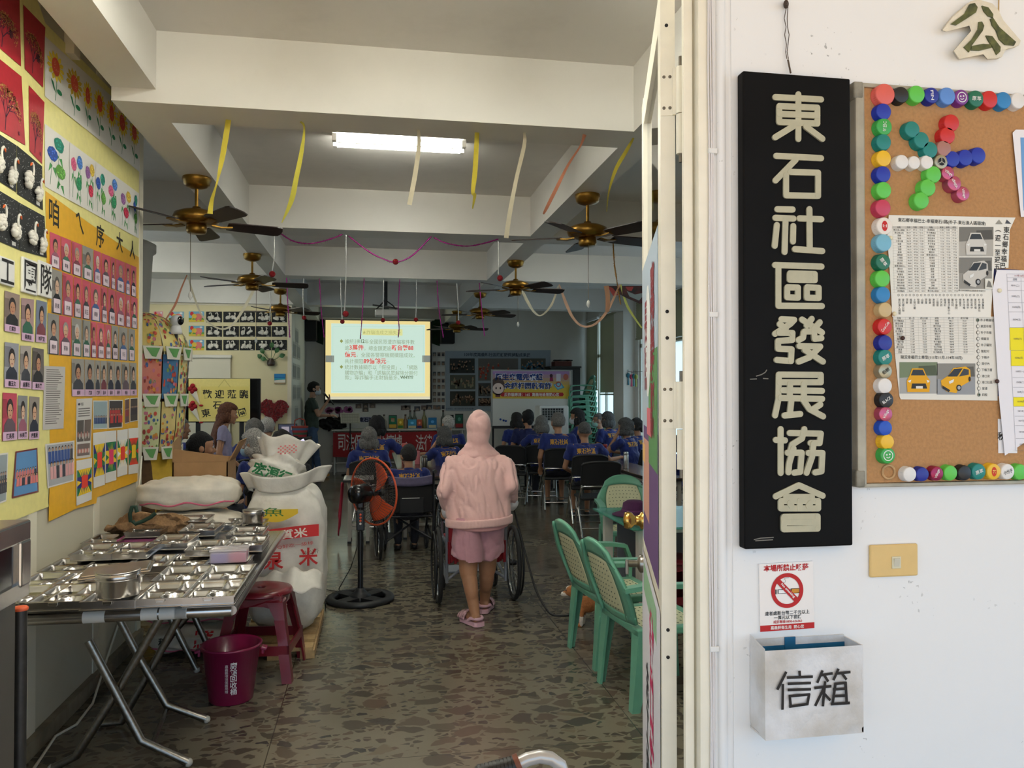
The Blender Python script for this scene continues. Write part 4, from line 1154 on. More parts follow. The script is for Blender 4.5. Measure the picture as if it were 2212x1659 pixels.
for cs, sky, rw_, sh, lb in (([(245, 1155), (405, 1135), (402, 1355), (258, 1395)], (176, 178, 182), ((0.12, 0.13), (0.46, 0.14)), [(54, 84, 150), (226, 170, 170)], 'large group photo of people in blue and pink in two rows'), ([(505, 918), (585, 918), (585, 1072), (505, 1075)], (150, 170, 176), ((0.55, 0.1),), [(50, 70, 120)], 'group photo of blue shirts in a pale hall'), ([(590, 915), (668, 915), (665, 1065), (588, 1072)], (60, 54, 56), ((0.3, 0.12), (0.5, 0.12)), [(190, 60, 60)], 'dark group photo of people in red'), ([(678, 910), (703, 905), (702, 1040), (678, 1045)], (110, 80, 76), ((0.4, 0.12),), [(150, 60, 60)], 'narrow reddish photo beside the dark group photo'), ([(707, 905), (748, 902), (748, 1028), (706, 1036)], (76, 66, 62), ((0.35, 0.14),), [(60, 52, 60)], 'dark photo at the right end of the group photos'), ([(85, 1195), (203, 1175), (210, 1415), (65, 1450)], (90, 140, 190), ((0.42, 0.07), (0.56, 0.08)), [(206, 120, 116), (222, 130, 126)], 'framed photo of a crowd in pink under a blue backdrop'), ([(-60, 1215), (45, 1200), (35, 1465), (-60, 1500)], (150, 160, 166), ((0.4, 0.1), (0.55, 0.1)), [(90, 96, 100), (70, 70, 76)], 'group photo cut by the left edge of the view')):
 s = Sheet(z2, cs, LAY)
 crowd(s, sky, rw_, sh, random.Random(3), (120, 40, 44) if 'framed' in lb else None)
 tag(s.build('group_photo'), lb + ', on the left wall', 'photo', 'group photos on the left wall')
s = Sheet(z2, [(240, 730), (355, 735), (345, 1070), (232, 1078)], LAY)
s.base((206, 200, 196), rough=0.3)
for j in range(26):
 s.r(0.1, 0.05 + j * 0.034, random.uniform(0.6, 0.92), 0.062 + j * 0.034, (116, 110, 108), 1)
tag(s.build('notice_sheet'), 'white typed notice in a clear sleeve on the golden paper', 'paper')
s = Sheet(z2, [(415, 910), (502, 905), (492, 1225), (412, 1235)], LAY)
s.base((222, 218, 214), rough=0.3)
s.e(0.16, 0.09, 0.07, 0.02, (60, 60, 70), 1).t('社區', 0.35, 0.09, 0.05, INK, 2)
for j in range(4):
 s.r(0.12, 0.16 + j * 0.04, 0.85, 0.178 + j * 0.04, (120, 116, 112), 1)
s.r(0.06, 0.36, 0.48, 0.72, (90, 84, 80), 1).r(0.52, 0.36, 0.94, 0.72, (110, 96, 90), 1).r(0.08, 0.76, 0.92, 0.96, (120, 104, 100), 1)
for k in range(8):
 s.e(0.12 + k * 0.1, 0.6 + 0.03 * (k % 2), 0.05, 0.05, [(170, 120, 110), (200, 190, 180)][k % 2], 2).e(0.14 + k * 0.1, 0.88, 0.05, 0.04, [(190, 120, 110), (220, 200, 190)][k % 2], 2)
tag(s.build('news_sheet'), 'white news sheet with three photos under its text', 'paper')
PCOL = [(226, 60, 40), (240, 200, 40), (20, 120, 70), (30, 40, 120), (240, 236, 228)]
def pattern(s, ct, arms, corner, side):
 s.base((232, 230, 226), rough=0.5)
 y0, y1 = 0.22, 0.80
 s.r(0.04, y0, 0.97, y1, side, 1)
 for a0, a1, b0, b1 in ((0.04, 0.3, y0, 0.38), (0.7, 0.97, y0, 0.38), (0.04, 0.3, 0.63, y1), (0.7, 0.97, 0.63, y1)):
  s.r(a0, b0, a1, b1, corner, 2)
 for q in range(6):
  a = 0.16 + q * 0.14
  s.shp([(a - 0.07, y0), (a + 0.07, y0), (0.5 + (a - 0.5) * 0.5, 0.42)], arms, 3).shp([(0.5 + (a - 0.5) * 0.5, 0.6), (a + 0.07, y1), (a - 0.07, y1)], arms, 3)
 s.shp([(0.04, 0.45), (0.3, 0.51), (0.04, 0.58)], arms, 3).shp([(0.97, 0.45), (0.72, 0.51), (0.97, 0.58)], arms, 3)
 s.shp([(0.3, 0.38), (0.5, 0.36), (0.72, 0.38), (0.7, 0.51), (0.72, 0.65), (0.5, 0.66), (0.3, 0.65), (0.32, 0.51)], ct, 4)
for cs, a, lb in (([(415, 1245), (500, 1230), (498, 1455), (415, 1490)], (PCOL[0], PCOL[1], PCOL[2], PCOL[3]), 'red centred, hanging lowest under the news sheet'), ([(505, 1095), (572, 1085), (570, 1375), (508, 1395)], (PCOL[0], PCOL[1], PCOL[3], PCOL[2]), 'red centred with blue corners, first of four in a row'), ([(572, 1085), (632, 1080), (632, 1350), (572, 1368)], ((220, 50, 100), PCOL[2], PCOL[3], PCOL[1]), 'magenta centred, second of four in a row'), ([(636, 1080), (695, 1072), (692, 1318), (636, 1335)], (PCOL[0], PCOL[4], PCOL[2], PCOL[1]), 'red centred with white arms, third of four in a row'), ([(697, 1070), (752, 1065), (752, 1310), (697, 1320)], (PCOL[1], PCOL[0], PCOL[2], PCOL[2]), 'yellow centred on green, last of four in a row')):
 s = Sheet(z2, cs, LAY + 0.002)
 pattern(s, *a)
 tag(s.build('pattern_sheet'), 'hand coloured pattern sheet, %s' % lb, 'drawing', 'hand coloured pattern sheets')
for cs, lb in (([(-80, -60), (125, -20), (135, 425), (-80, 240)], 'upper left'), ([(150, 30), (290, 175), (275, 560), (160, 440)], 'upper right'), ([(-60, 330), (138, 490), (162, 930), (-60, 800)], 'lower left'), ([(185, 545), (285, 655), (270, 1050), (190, 965)], 'lower right')):
 s = Sheet(z1, cs, LAY)
 s.base(mat((172, 30, 44), 0.6, noise=0.15), 0)
 dk = (64, 26, 50)
 def twig(a, b, an, ln_, d):
  a2, b2 = a + ln_ * math.sin(an), b - ln_ * math.cos(an) * 0.8
  if a2 < 0.06 or a2 > 0.94 or b2 < 0.05:
   return
  s.ln([(a, b), (a2, b2)], 0.0012 + 0.0012 * d, dk, 1)
  if d < 3:
   for k in range(3):
    s.e(a2 + random.uniform(-0.05, 0.05), b2 + random.uniform(-0.04, 0.04), 0.014, 0.010, random.choice([(190, 130, 60), (150, 30, 46), (200, 150, 90)]), 2, 6)
  if d:
   for q in (-0.5, 0.1, 0.6):
    twig(a2, b2, an + q + random.uniform(-0.15, 0.15), ln_ * 0.78, d - 1)
 twig(0.4, 0.95, 0.12, 0.24, 4)
 if 'upper' in lb:
  s.t('春', 0.68, 0.62, 0.13, (60, 24, 34), 4, bold=0.02)
 else:
  s.t('福', 0.8, 0.88, 0.06, (60, 24, 60), 4)
 tag(s.build('red_painting'), 'red paper with painted blossom branches, %s of the four red papers' % lb, 'painting', 'red blossom paintings')
M_fluff = mat((226, 220, 208), 0.95, noise=0.12, nscale=60)
def swan(parent, base, r, nx=V((1, 0, 0)), fl=1):
 """cotton wool swan stuck to a sheet: body, white pipe cleaner neck with an orange beak"""
 b = M(M_fluff)
 rnd = random.Random(int(base.y * 1000))
 for k in range(26):
  t, u_ = rnd.random() * 6.28, rnd.random() ** 0.5
  q = base + nx.cross(V((0, 0, 1))) * (r * 0.72 * u_ * math.cos(t)) + V((0, 0, r * 0.8 * u_ * math.sin(t))) + nx * r * 0.35 * (1 - u_ * 0.6)
  b.ball(q, r * rnd.uniform(0.28, 0.42), 7)
 under(parent, b.build('cotton_body')) if parent else None
 sd = nx.cross(V((0, 0, 1))) * fl
 k0 = base + nx * r * 0.5 + sd * r * 0.25 + V((0, 0, r * 0.6))
 path = [k0, k0 + V((0, 0, r * 0.7)) + sd * r * 0.12, k0 + V((0, 0, r * 1.25)) - sd * r * 0.05, k0 + V((0, 0, r * 1.45)) - sd * r * 0.3, k0 + V((0, 0, r * 1.3)) - sd * r * 0.55]
 under(parent, M(M_fluff).tube(path, r * 0.13, 7).build('neck'))
 under(parent, M(mat((214, 96, 44), 0.7)).cap(path[-1], path[-1] - sd * r * 0.25 - V((0, 0, r * 0.3)), r * 0.15, r * 0.07).build('beak'))
def swansheet(conv, cs, sw_, lb, grp, x=None, y=None, lay=LAY, nx=V((1, 0, 0)), snow=130):
 s = Sheet(conv, cs, lay, x=x, y=y)
 s.base((30, 32, 32), rough=0.75)
 for k in range(snow):
  s.e(random.uniform(0.03, 0.97), random.uniform(0.03, 0.97), 0.008 * random.uniform(0.5, 1.4), 0.007 * random.uniform(0.5, 1.4), (214, 214, 208), 1, 5)
 s.r(0.72, 0.88, 0.86, 0.96, (224, 222, 216), 2)
 o = s.build('swan_picture')
 tag(o, lb, 'picture', grp)
 return s, o
for cs, sw_, lb in (([(-70, 815), (105, 930), (105, 1230), (-60, 1125)], [(75, 1125, 46, 1), (-10, 1050, 46, 1)], 'upper left of four on the left wall'), ([(108, 930), (270, 1065), (275, 1345), (110, 1240)], [(180, 1150, 44, -1), (245, 1240, 40, 1)], 'upper right of four on the left wall'), ([(-70, 1180), (115, 1290), (125, 1600), (-60, 1520)], [(5, 1420, 44, -1), (95, 1482, 46, 1)], 'lower left of four on the left wall'), ([(116, 1292), (285, 1385), (300, 1650), (128, 1602)], [(205, 1522, 42, 1), (268, 1565, 40, 1)], 'lower right of four on the left wall')):
 s, o = swansheet(z1, cs, sw_, 'black snow sheet with large cotton swans, ' + lb, 'cotton swan pictures on the left wall')
 for x, y, r, fl in sw_:
  p = P(*z1((x, y)), x=XL + LAY + 0.01)
  rr_ = r / 2.962 * (p - CAM).length / FPX
  swan(o, p, rr_, V((1, 0, 0)), fl)
for ch, x, y, hw_, h in (('工', 40, 218, 42, 150), ('團', 166, 245, 40, 190), ('隊', 250, 262, 34, 190)):
 a, b = P(*z2((x - hw_, y)), x=XL + 0.02), P(*z2((x + hw_, y)), x=XL + 0.02)
 zt_, zb2 = P(*z2((x, y - h / 2)), x=XL + 0.02).z, P(*z2((x, y + h / 2)), x=XL + 0.02).z
 t = thing('cut_out_character', 'thick white cut-out block with black character %s' % {'工': 'of three strokes, leftmost', '團': 'like a boxed square, middle', '隊': 'rightmost of the three'}[ch], 'letter', (XL + 0.008, (a.y + b.y) / 2, zb2))
 M(M_white).box((0.006, 0, (zt_ - zb2) / 2), (0.012, b.y - a.y, zt_ - zb2), None, 0.004).build('block', t)
 pc = Pic((0.0128, 0, (zt_ - zb2) / 2), (0, 1, 0), (0, 0, 1))
 pc.text(ch, 0, 0, 0.1, (30, 26, 26), 1, bold=0.008, w=(b.y - a.y) * 0.86, hh=(zt_ - zb2) * 0.86)
 pc.build('character', t)
for px, py, h, lb in ((158, 88, 28, 'nearer the door'), (262, 212, 26, 'by the cross beam')):
 p = P(px, py, x=XL + 0.03)
 tag(M(mat((232, 222, 196), 0.5)).bx((XL, p.y - 0.03, p.z - h * 0.0017 * 1.5), (XL + 0.045, p.y + 0.05, p.z + 0.045), 0.003).build('cable_box'), 'small cream box under the ceiling rail, ' + lb, 'box')
wc = M(mat((226, 222, 206), 0.45))
pth = [P(306, 985, x=XL + 0.02), P(300, 1060, x=XL + 0.02), P(285, 1140, x=XL + 0.02), P(262, 1330, x=XL + 0.02), P(232, 1420, x=XL + 0.02)]
e = [P(200, 1520, z=0.006), P(165, 1565, z=0.006), P(120, 1590, z=0.006), P(60, 1680, z=0.006)]
e = [V((max(p.x, XL + 0.05), p.y, p.z)) for p in e]
wc.tube(pth + e, 0.006, 8)
tag(wc.build('power_cable'), 'white cable running down the left wall and along the floor', 'cable')
TZ, TX0, TX1, TY0, TY1 = 0.75, -1.39, -0.49, 2.92, 4.50
tb = thing('folding_table', 'stainless steel folding table covered with meal trays by the left wall', 'table', (-0.94, 3.7, 0))
def L(root, p):
 return V(p) - V(root.location)
top = M(M_steel).bx((TX0, TY0 + 0.02, TZ - 0.022), (TX1, TY1, TZ))
top.tube([(TX0, TY0 + 0.012, TZ - 0.016), (TX1 - 0.004, TY0 + 0.012, TZ - 0.016)], 0.021, 16)
top.tube([(TX1 - 0.006, TY0 + 0.012, TZ - 0.016), (TX1 - 0.006, TY1, TZ - 0.016)], 0.018, 14)
under(tb, top.build('tabletop'))
for px, w_ in ((200, 24), (320, 18), (372, 30), (388, 12)):
 a, b = P(px - w_, 1330, y=TY0 - 0.012).x, P(px + w_, 1330, y=TY0 - 0.012).x
 tp_ = M(mat((206, 204, 198), 0.6)).tube([(a, TY0 + 0.0115, TZ - 0.016), (b, TY0 + 0.0115, TZ - 0.016)], 0.0216, 16)
 under(tb, tp_.build('tape_strip'))

M_gal = mat((150, 146, 138), 0.34, 1.0, noise=0.3, nscale=60)
for pts, yy in (([(407, 1648), (305, 1600), (191, 1384)], 3.37), ([(112, 1660), (165, 1633), (262, 1480), (352, 1324)], 3.40), ([(446, 1556), (360, 1523), (300, 1420), (252, 1326)], 3.80), ([(215, 1592), (262, 1560), (340, 1420), (392, 1322)], 3.83), ([(425, 1446), (385, 1369), (362, 1322)], 4.24), ([(322, 1446), (372, 1370), (412, 1322)], 4.27), ([(473, 1402), (447, 1391), (416, 1322)], 4.42)):
 q = [P(*p, y=yy) for p in pts]
 q = [V((max(p.x, XL + 0.06), p.y, min(max(p.z, 0.017), TZ - 0.03))) for p in q]
 lg = M(M_gal).tube(q, 0.0165, 12)
 o = under(tb, lg.build('leg'))
 under(o, M(mat((190, 186, 176), 0.4)).ball(q[0], 0.0175, 10).build('foot_cap'))
br = M(M_gal)
a, b = P(360, 1530, y=3.82), P(330, 1608, y=3.37)
br.tube([a, b], 0.011, 8)
under(tb, br.build('cross_bar'))
TRW, TRD, TRH = 0.176, 0.262, 0.030
def tray_proto():
 t = thing('meal_tray', 'x', 'tray', (0, 0, 0))
 def hgt(u, v):
  x, y = u * TRW, v * TRD
  e = min(x, TRW - x, y, TRD - y)
  def wall(d, w=0.009):
   return max(0.0, min(1.0, d / w))
  dv = 1.0
  dv = min(dv, wall(abs(y - TRD * 0.50) - 0.003))
  if y > TRD * 0.50:
   dv = min(dv, wall(abs(x - TRW * (0.62 - 0.0 * v)) - 0.003))
  else:
   c = V((x - TRW * 0.70, y - TRD * 0.24, 0)).length
   dv = min(dv, wall(abs(c - 0.050) - 0.002) if True else 1)
   if c > 0.05:
    dv = min(dv, wall(abs(x - TRW * 0.44) - 0.003) if y < TRD * 0.50 else 1)
  inn = wall(e - 0.008, 0.012)
  inn = inn * inn * (3 - 2 * inn)
  dv = dv * dv * (3 - 2 * dv)
  return TRH - inn * (0.006 + 0.019 * dv)
 b = M(M_steel)
 nu, nv = 34, 44
 b.grid(lambda u, v: ((u - 0.5) * TRW, (v - 0.5) * TRD, hgt(u, v)), nu, nv)
 hw, hd = TRW / 2, TRD / 2
 for (x0, y0), (x1, y1) in (((-hw, -hd), (hw, -hd)), ((hw, -hd), (hw, hd)), ((hw, hd), (-hw, hd)), ((-hw, hd), (-hw, -hd))):
  k = 0.94
  b.add([(x0, y0, TRH), (x1, y1, TRH), (x1, y1, TRH - 0.004), (x0, y0, TRH - 0.004)], [(3, 2, 1, 0)])
  b.add([(x0 * k, y0 * k, TRH - 0.004), (x1 * k, y1 * k, TRH - 0.004), (x1 * k, y1 * k, 0.004), (x0 * k, y0 * k, 0.004)], [(3, 2, 1, 0)])
  b.add([(x0, y0, TRH - 0.004), (x1, y1, TRH - 0.004), (x1 * k, y1 * k, TRH - 0.004), (x0 * k, y0 * k, TRH - 0.004)], [(3, 2, 1, 0)])
 b.build('compartment_pan', t)
 M(M_steel).box((0, 0, 0.002), (TRW, TRD, 0.004), None, 0.0015).build('lid_underneath', t)
 c = M(M_chrome)
 c.box((0.0, -hd - 0.0015, TRH - 0.006), (0.030, 0.003, 0.010), None, 0.001).box((0.0, -hd - 0.003, TRH - 0.012), (0.022, 0.003, 0.004))
 c.build('clasp', t)
 return t
tray0 = tray_proto()
first = [True]
ROWN = ['front', 'second', 'third', 'fourth', 'fifth', 'sixth', 'rearmost']
def put_tray(zx, zy, lab, lift=0.0, rz=0.0):
 """zx, zy: tray centre in the zoomed photo; it lies on the table, or lifted on another tray"""
 p = P(*zoom(0, 1050, 2.725)((zx, zy)), z=TZ + 0.03 + lift)
 p.z = TZ + 0.001 + lift
 p.x = max(p.x, XL + 0.11)
 l = 'stainless compartment tray, ' + lab
 if first[0]:
  first[0] = False
  tray0.location = p
  tray0.rotation_euler = (0, 0, rz)
  tray0['label'] = l
  tray0['group'] = 'meal trays on the steel table'
  return tray0
 return dup(tray0, p, rz, l)
ST = TRH + 0.002
for lv in (0, 1):
 wd = 'on top' if lv else 'underneath'
 for zx, zy, lab in ((402, 628, 'second pair of the front row'), (705, 622, 'front pair under the round steel pot'), (1000, 608, 'fourth pair of the front row'), (1268, 600, 'right end pair of the front row'), (185, 632, 'first pair of the front row, beside the steel cart')):
  put_tray(zx, zy + (0 if lv else 12), '%s, %s' % (lab, wd), ST * lv)
 for zx, zy, lab in ((1080, 510, 'third pair of the second row'), (1345, 503, 'right end pair of the second row')):
  put_tray(zx, zy + (0 if lv else 10), '%s, %s' % (lab, wd), ST * lv)
 for zx, zy, lab in ((1030, 310, 'stacked pair at the middle of the fourth row'), (1240, 345, 'fourth pair of the fourth row'), (1455, 322, 'right end pair of the fourth row'), (590, 368, 'first pair of the fourth row'), (790, 360, 'second pair of the fourth row')):
  put_tray(zx, zy + (0 if lv else 8), '%s, %s' % (lab, wd), ST * lv)
 for zx, zy, lab in ((880, 245, 'first pair of the fifth row, by the burlap bag'), (1190, 240, 'second pair of the fifth row'), (1460, 262, 'right end pair of the fifth row')):
  put_tray(zx, zy + (0 if lv else 8), '%s, %s' % (lab, wd), ST * lv)
for zx, zy, lab, lf in ((290, 545, 'first of the second row, near the wall', 0), (500, 545, 'second of the second row, under the tilted lid', 0), (425, 458, 'first of the third row', 0), (670, 445, 'second of the third row', 0), (900, 438, 'third of the third row', 0), (1122, 430, 'fourth of the third row', 0), (1345, 445, 'third row, under the plastic box', 0), (640, 305, 'single one behind the fourth row by the wall', 0), (1140, 190, 'first of the rearmost row', 0.03), (1335, 212, 'middle of the rearmost row', 0), (1470, 215, 'rearmost, under the second round pot', 0)):
 put_tray(zx, zy, lab, lf)
def tpos(zx, zy, z):
 return P(*zoom(0, 1050, 2.725)((zx, zy)), z=z)
p = tpos(690, 498, TZ + 0.07)
ld = M(M_steel).box((0, 0, 0), (0.25, 0.15, 0.010), None, 0.004).box((0, 0, 0.008), (0.23, 0.13, 0.008), None, 0.004)
o = ld.build('tray_lid', at=p, rot=(R(3), R(-4), R(8)))
tag(o, 'large flat steel lid lying tilted behind the round pot', 'lid')
def pot(p, r, h, lab):
 t = thing('round_pot', lab, 'pot', p)
 M(M_steel).lathe([(0, 0), (r * 0.94, 0), (r * 0.97, 0.004), (r * 0.97, h * 0.7), (r, h * 0.74), (r, h), (r * 0.97, h), (r * 0.94, h * 0.72), (r * 0.92, 0.006), (0, 0.005)], seg=32).build('bowl', t)
 M(M_steel).lathe([(r * 1.0, h * 0.70), (r * 1.02, h * 0.72), (r * 1.0, h * 0.74)], seg=32).lathe([(r * 0.98, h), (r * 1.03, h + 0.002), (r * 0.98, h + 0.004)], seg=32).build('rim_band', t)
 M(M_chrome).box((r + 0.004, -0.01, h * 0.68), (0.008, 0.02, 0.03), None, 0.002).tube([(r, -0.016, h * 0.8), (r + 0.014, -0.016, h * 0.8), (r + 0.014, 0.0, h * 0.8), (r, 0.0, h * 0.8)], 0.0015, 6).build('clasp', t)
pot(tpos(695, 640, TZ + 0.066) * 1, 0.070, 0.082, 'round stainless pot in the front row of trays')
pot(tpos(1490, 215, TZ + 0.035), 0.056, 0.070, 'small round stainless pot at the far right corner of the table')
def clearbox(p, sx_, sy_, h, rz, lab, c1, c2_):
 t = thing('plastic_box', lab, 'box', p, rz)
 M(mat(c1, 0.4)).box((-sx_ * 0.24, 0, h * 0.36), (sx_ * 0.46, sy_ * 0.94, h * 0.70), None, 0.004).build('left_contents', t)['label'] = 'lilac contents'
 M(mat(c2_, 0.4)).box((sx_ * 0.24, 0, h * 0.36), (sx_ * 0.46, sy_ * 0.94, h * 0.70), None, 0.004).build('right_contents', t)['label'] = 'pink contents'
 M(M_clear).box((0, 0, h * 0.40), (sx_, sy_, h * 0.8), None, 0.006).build('tub', t)
 M(M_clear).box((0, 0, h * 0.90), (sx_ * 1.04, sy_ * 1.04, h * 0.16), None, 0.006).build('lid', t)
def clearp(n, b, L_):
 out_ = n.nodes['Material Output']
 b.inputs['Base Color'].default_value = rgb((216, 210, 214))
 b.inputs['Roughness'].default_value = 0.25
 t = N(n, 'BsdfTransparent')
 mx = N(n, 'MixShader')
 mx.inputs[0].default_value = 0.42
 L_.new(t.outputs[0], mx.inputs[1])
 L_.new(b.outputs[0], mx.inputs[2])
 L_.new(mx.outputs[0], out_.inputs[0])
M_clear = node_mat('clear_plastic', clearp)
clearbox(tpos(1352, 440, TZ + 0.034), 0.150, 0.105, 0.058, 0.05, 'clear lidded plastic box with lilac and pink contents on a tray', (150, 130, 206), (206, 84, 130))
p = tpos(815, 312, TZ + 0.02)
tag(M(mat((150, 70, 120), 0.4)).box((0, 0, 0.012), (0.19, 0.12, 0.024), None, 0.004).build('flat_box', at=V((p.x, p.y + 0.03, TZ + 0.001))), 'flat magenta box between trays near the wall', 'box')
def lump(name, c, d, mm, seed, pw=0.55, amp=0.012, parent=None, seg=60, rz=0, fn=None):
 """a stuffed sack: rounded block with soft dents"""
 rnd = random.Random(seed)
 ph = [(rnd.uniform(2, 9), rnd.uniform(2, 9), rnd.uniform(2, 9), rnd.uniform(0, 6)) for _ in range(6)]
 mb = M(mm)
 mb.ball((0, 0, 0), (0.5, 0.5, 0.5), seg, pw=pw)
 m3 = Euler((0, 0, rz)).to_matrix()
 vs = []
 for p in mb.v:
  k = sum(math.sin(p.x * a * 2 + p.y * b_ * 2 + p.z * c_ * 2 + e_) for a, b_, c_, e_ in ph) / 6
  q = V((p.x * d[0], p.y * d[1], p.z * d[2]))
  q += p.normalized() * amp * k * 2
  if fn:
   q = fn(p, q)
  vs.append(m3 @ q + V(c))
 mb.v = vs
 o = crease(mb.build(name), amp * 0.9, (6, 6, 9), seed)
 return o if parent is None else under(parent, o)
M_sack = mat((226, 218, 202), 0.72, noise=0.08, nscale=10, sub=(206, 200, 186), bump=0.25)
M_sack2 = mat((232, 228, 218), 0.55, noise=0.08, nscale=12, sub=(214, 210, 200), bump=0.35)
def wrap_text(target, txt, o, u, v, nrm, h, c, name, parent, bold=0.02, w=None, shapes=None, lift=0.0015, rot=0, vert=False):
 """prints lettering on a curved surface: every corner is pushed onto it along -nrm"""
 me = target.data
 bv = BVHTree.FromPolygons([target.matrix_basis @ q.co for q in me.vertices], [list(p.vertices) for p in me.polygons])
 pc = Pic((0, 0, 0), (1, 0, 0), (0, 1, 0))
 if shapes:
  shapes(pc)
 if txt:
  pc.text(txt, 0, 0, h, c, 3, bold=bold, w=w, rot=rot, vert=vert)
 u, v, nrm = V(u).normalized(), V(v).normalized(), V(nrm).normalized()
 out_v = []
 for p in pc.v:
  q = V(o) + u * p.x + v * p.y
  hit = bv.ray_cast(q + nrm * 0.6, -nrm)
  out_v.append((hit[0] if hit[0] else q) + nrm * (lift + p.z))
 pc.v = out_v
 ob = pc.build(name, noshift=True)
 return under(parent, ob) if parent is not None else ob
XS = -1.075
zl = 0.10
for i, (dx, dy, lab) in enumerate(((0.06, 0.0, 'lowest of the lying stack, beneath the steel table'), (0.02, 0.03, 'second from the floor in the lying stack'), (0.0, 0.0, 'third from the floor in the lying stack'), (0.03, 0.02, 'fourth in the lying stack, below the seamed pair'), (0.03, -0.02, 'lower of the two pink seamed ones beside the burlap bag'), (0.0, 0.03, 'topmost of the lying stack, in front of the cardboard box'))):
 hgt_ = 0.162 if i < 5 else 0.19
 W_, D_ = (0.55, 0.40) if i < 5 else (0.58, 0.40)
 cz = 0.004 + 0.163 * i + hgt_ / 2
 t = thing('rice_sack', 'white woven rice sack, ' + lab, 'sack', (XS + dx, 4.93 + dy, cz - hgt_ / 2), 0, 'lying rice sacks')
 s_ = lump('woven_bag', (XS + dx, 4.93 + dy, cz), (W_, D_, hgt_), M_sack, 20 + i, 0.62, 0.010, t)
 me = s_.data
 sp = []
 bv = BVHTree.FromPolygons([q.co for q in me.vertices], [list(q.vertices) for q in me.polygons])
 for k in range(25):
  x = -W_ / 2 + 0.03 + (W_ - 0.06) * k / 24
  z_ = hgt_ * (0.28 + 0.05 * math.sin(k * 0.7 + i))
  h_ = bv.ray_cast(V((x + s_.location.x * 0, -2, z_)), V((0, 1, 0)))
  if h_[0]:
   sp.append(h_[0])
 sm_ = M(mat((206, 104, 130), 0.7)).tube(sp, 0.006, 6).build('pink_seam', t)
 sm_.location = s_.location * 0 + (V((0, 0, 0)))
 s_.location = V((0, 0, 0)) + s_.location * 1
 sm_.location = s_.location
 if i == 0:
  for q in (('順', (205, 45, 50), 0.10, 0.06), ('稻', (60, 60, 60), 0.05, -0.16)):
   o = wrap_text(s_, q[0], (q[3], 0, 0.09), (1, 0, 0), (0, 0, 1), (0, -1, 0), q[2], q[1], 'printed_text', None)
   o.parent = t
pal = thing('pallet', 'wooden pallet under the upright rice sacks', 'pallet', (-0.62, 5.05, 0))
for xx in (-0.73, -0.55, -0.37):
 under(pal, M(mat((176, 146, 100), 0.8, noise=0.3, nscale=30)).bx((xx - 0.04, 4.62, 0), (xx + 0.04, 5.5, 0.045)).build('runner'))
for k in range(6):
 under(pal, M(mat((186, 156, 108), 0.8, noise=0.3, nscale=30)).bx((-0.77, 4.62 + k * 0.155, 0.045), (-0.34, 4.72 + k * 0.155, 0.063)).build('deck_board'))
t = thing('rice_sack', 'open topped plain white sack right behind the maroon stool', 'sack', (-0.50, 4.72, 0.063), 0, 'upright rice sacks')
def taper(p, q):
 k = max(0, p.z)
 return V((q.x * (1 - 0.25 * k), q.y * (1 - 0.55 * k), q.z + (0.10 * math.sin(p.x * 9) * k * k * 2)))
sk1 = lump('woven_bag', (-0.50, 4.72, 0.063 + 0.21), (0.46, 0.34, 0.42), M_sack2, 3, 0.55, 0.016, t, fn=taper)
fl = M(M_sack2)
def flap(a, b):
 x = -0.71 + 0.42 * a
 y = 4.58 + 0.05 * math.sin(a * 7) + 0.12 * b
 z_ = 0.40 + 0.11 * (1 - abs(2 * a - 1.3) * 0.55) * b + 0.012 * math.sin(a * 23)
 return (x, y, z_)
fl.grid(flap, 24, 8)
fo = fl.build('folded_mouth')
md = fo.modifiers.new('th', 'SOLIDIFY')
md.thickness = 0.004
under(t, fo)
wrap_text(sk1, '順', (-0.72, 4.6, 0.25), (1, 0, 0), (0, 0, 1), (0, -1, 0), 0.14, (205, 60, 60), 'printed_text', None).parent = t
bpy.data.objects[t.children[-1].name].location -= V(t.location)
t = thing('rice_sack', 'upright rice sack with red banner and large red characters', 'sack', (-0.53, 5.05, 0.063), 0, 'upright rice sacks')
def belly(p, q):
 return V((q.x * (1 + 0.06 * (0.25 - p.z * p.z)), q.y * (1 - 0.25 * max(0, p.z)), q.z))
sk2 = lump('woven_bag', (-0.53, 5.05, 0.063 + 0.45), (0.48, 0.40, 0.90), M_sack2, 4, 0.5, 0.012, t, fn=belly)
def printed(pc):
 for k in range(24):
  a, b = -0.21 + 0.42 * k / 24, -0.21 + 0.42 * (k + 1) / 24
  c_ = lambda x: 0.125 + 0.10 * (x + 0.21) - 0.1 * x * x
  pc.poly([(a, c_(a)), (b, c_(b)), (b, c_(b) + 0.07), (a, c_(a) + 0.07)], (196, 44, 46), 1)
 pc.text('良質米', 0.03, 0.178, 0.052, (232, 226, 214), 3, w=0.23, bold=0.02, rot=0.1).text('高品質‧香Q好吃一級棒', 0.0, 0.105, 0.022, (196, 60, 60), 3, w=0.36, rot=0.1).text('30公斤', 0.17, 0.07, 0.026, (90, 90, 86), 3, rot=0.08)
 pc.text('泉', -0.05, 0.030, 0.105, (190, 40, 40), 3, bold=0.02).text('米', 0.15, 0.042, 0.10, (190, 40, 40), 3, bold=0.02)
 for k in range(12):
  a, b = -0.17 + 0.26 * k / 12, -0.17 + 0.26 * (k + 1) / 12
  pc.poly([(a, 0.30 - 0.05 * math.sin(k * 0.26)), (b, 0.30 - 0.05 * math.sin((k + 1) * 0.26)), (b, 0.325), (a, 0.325)], (222, 186, 50), 1)
 pc.text('魚', -0.05, 0.31, 0.05, (60, 120, 60), 3, w=0.12)
wrap_text(sk2, None, (-0.53, 4.8, 0.50), (1, 0, 0), (0, 0, 1), (0, -1, 0), 0.1, None, 'printed_text', t, shapes=printed)
fl = M(M_sack2)
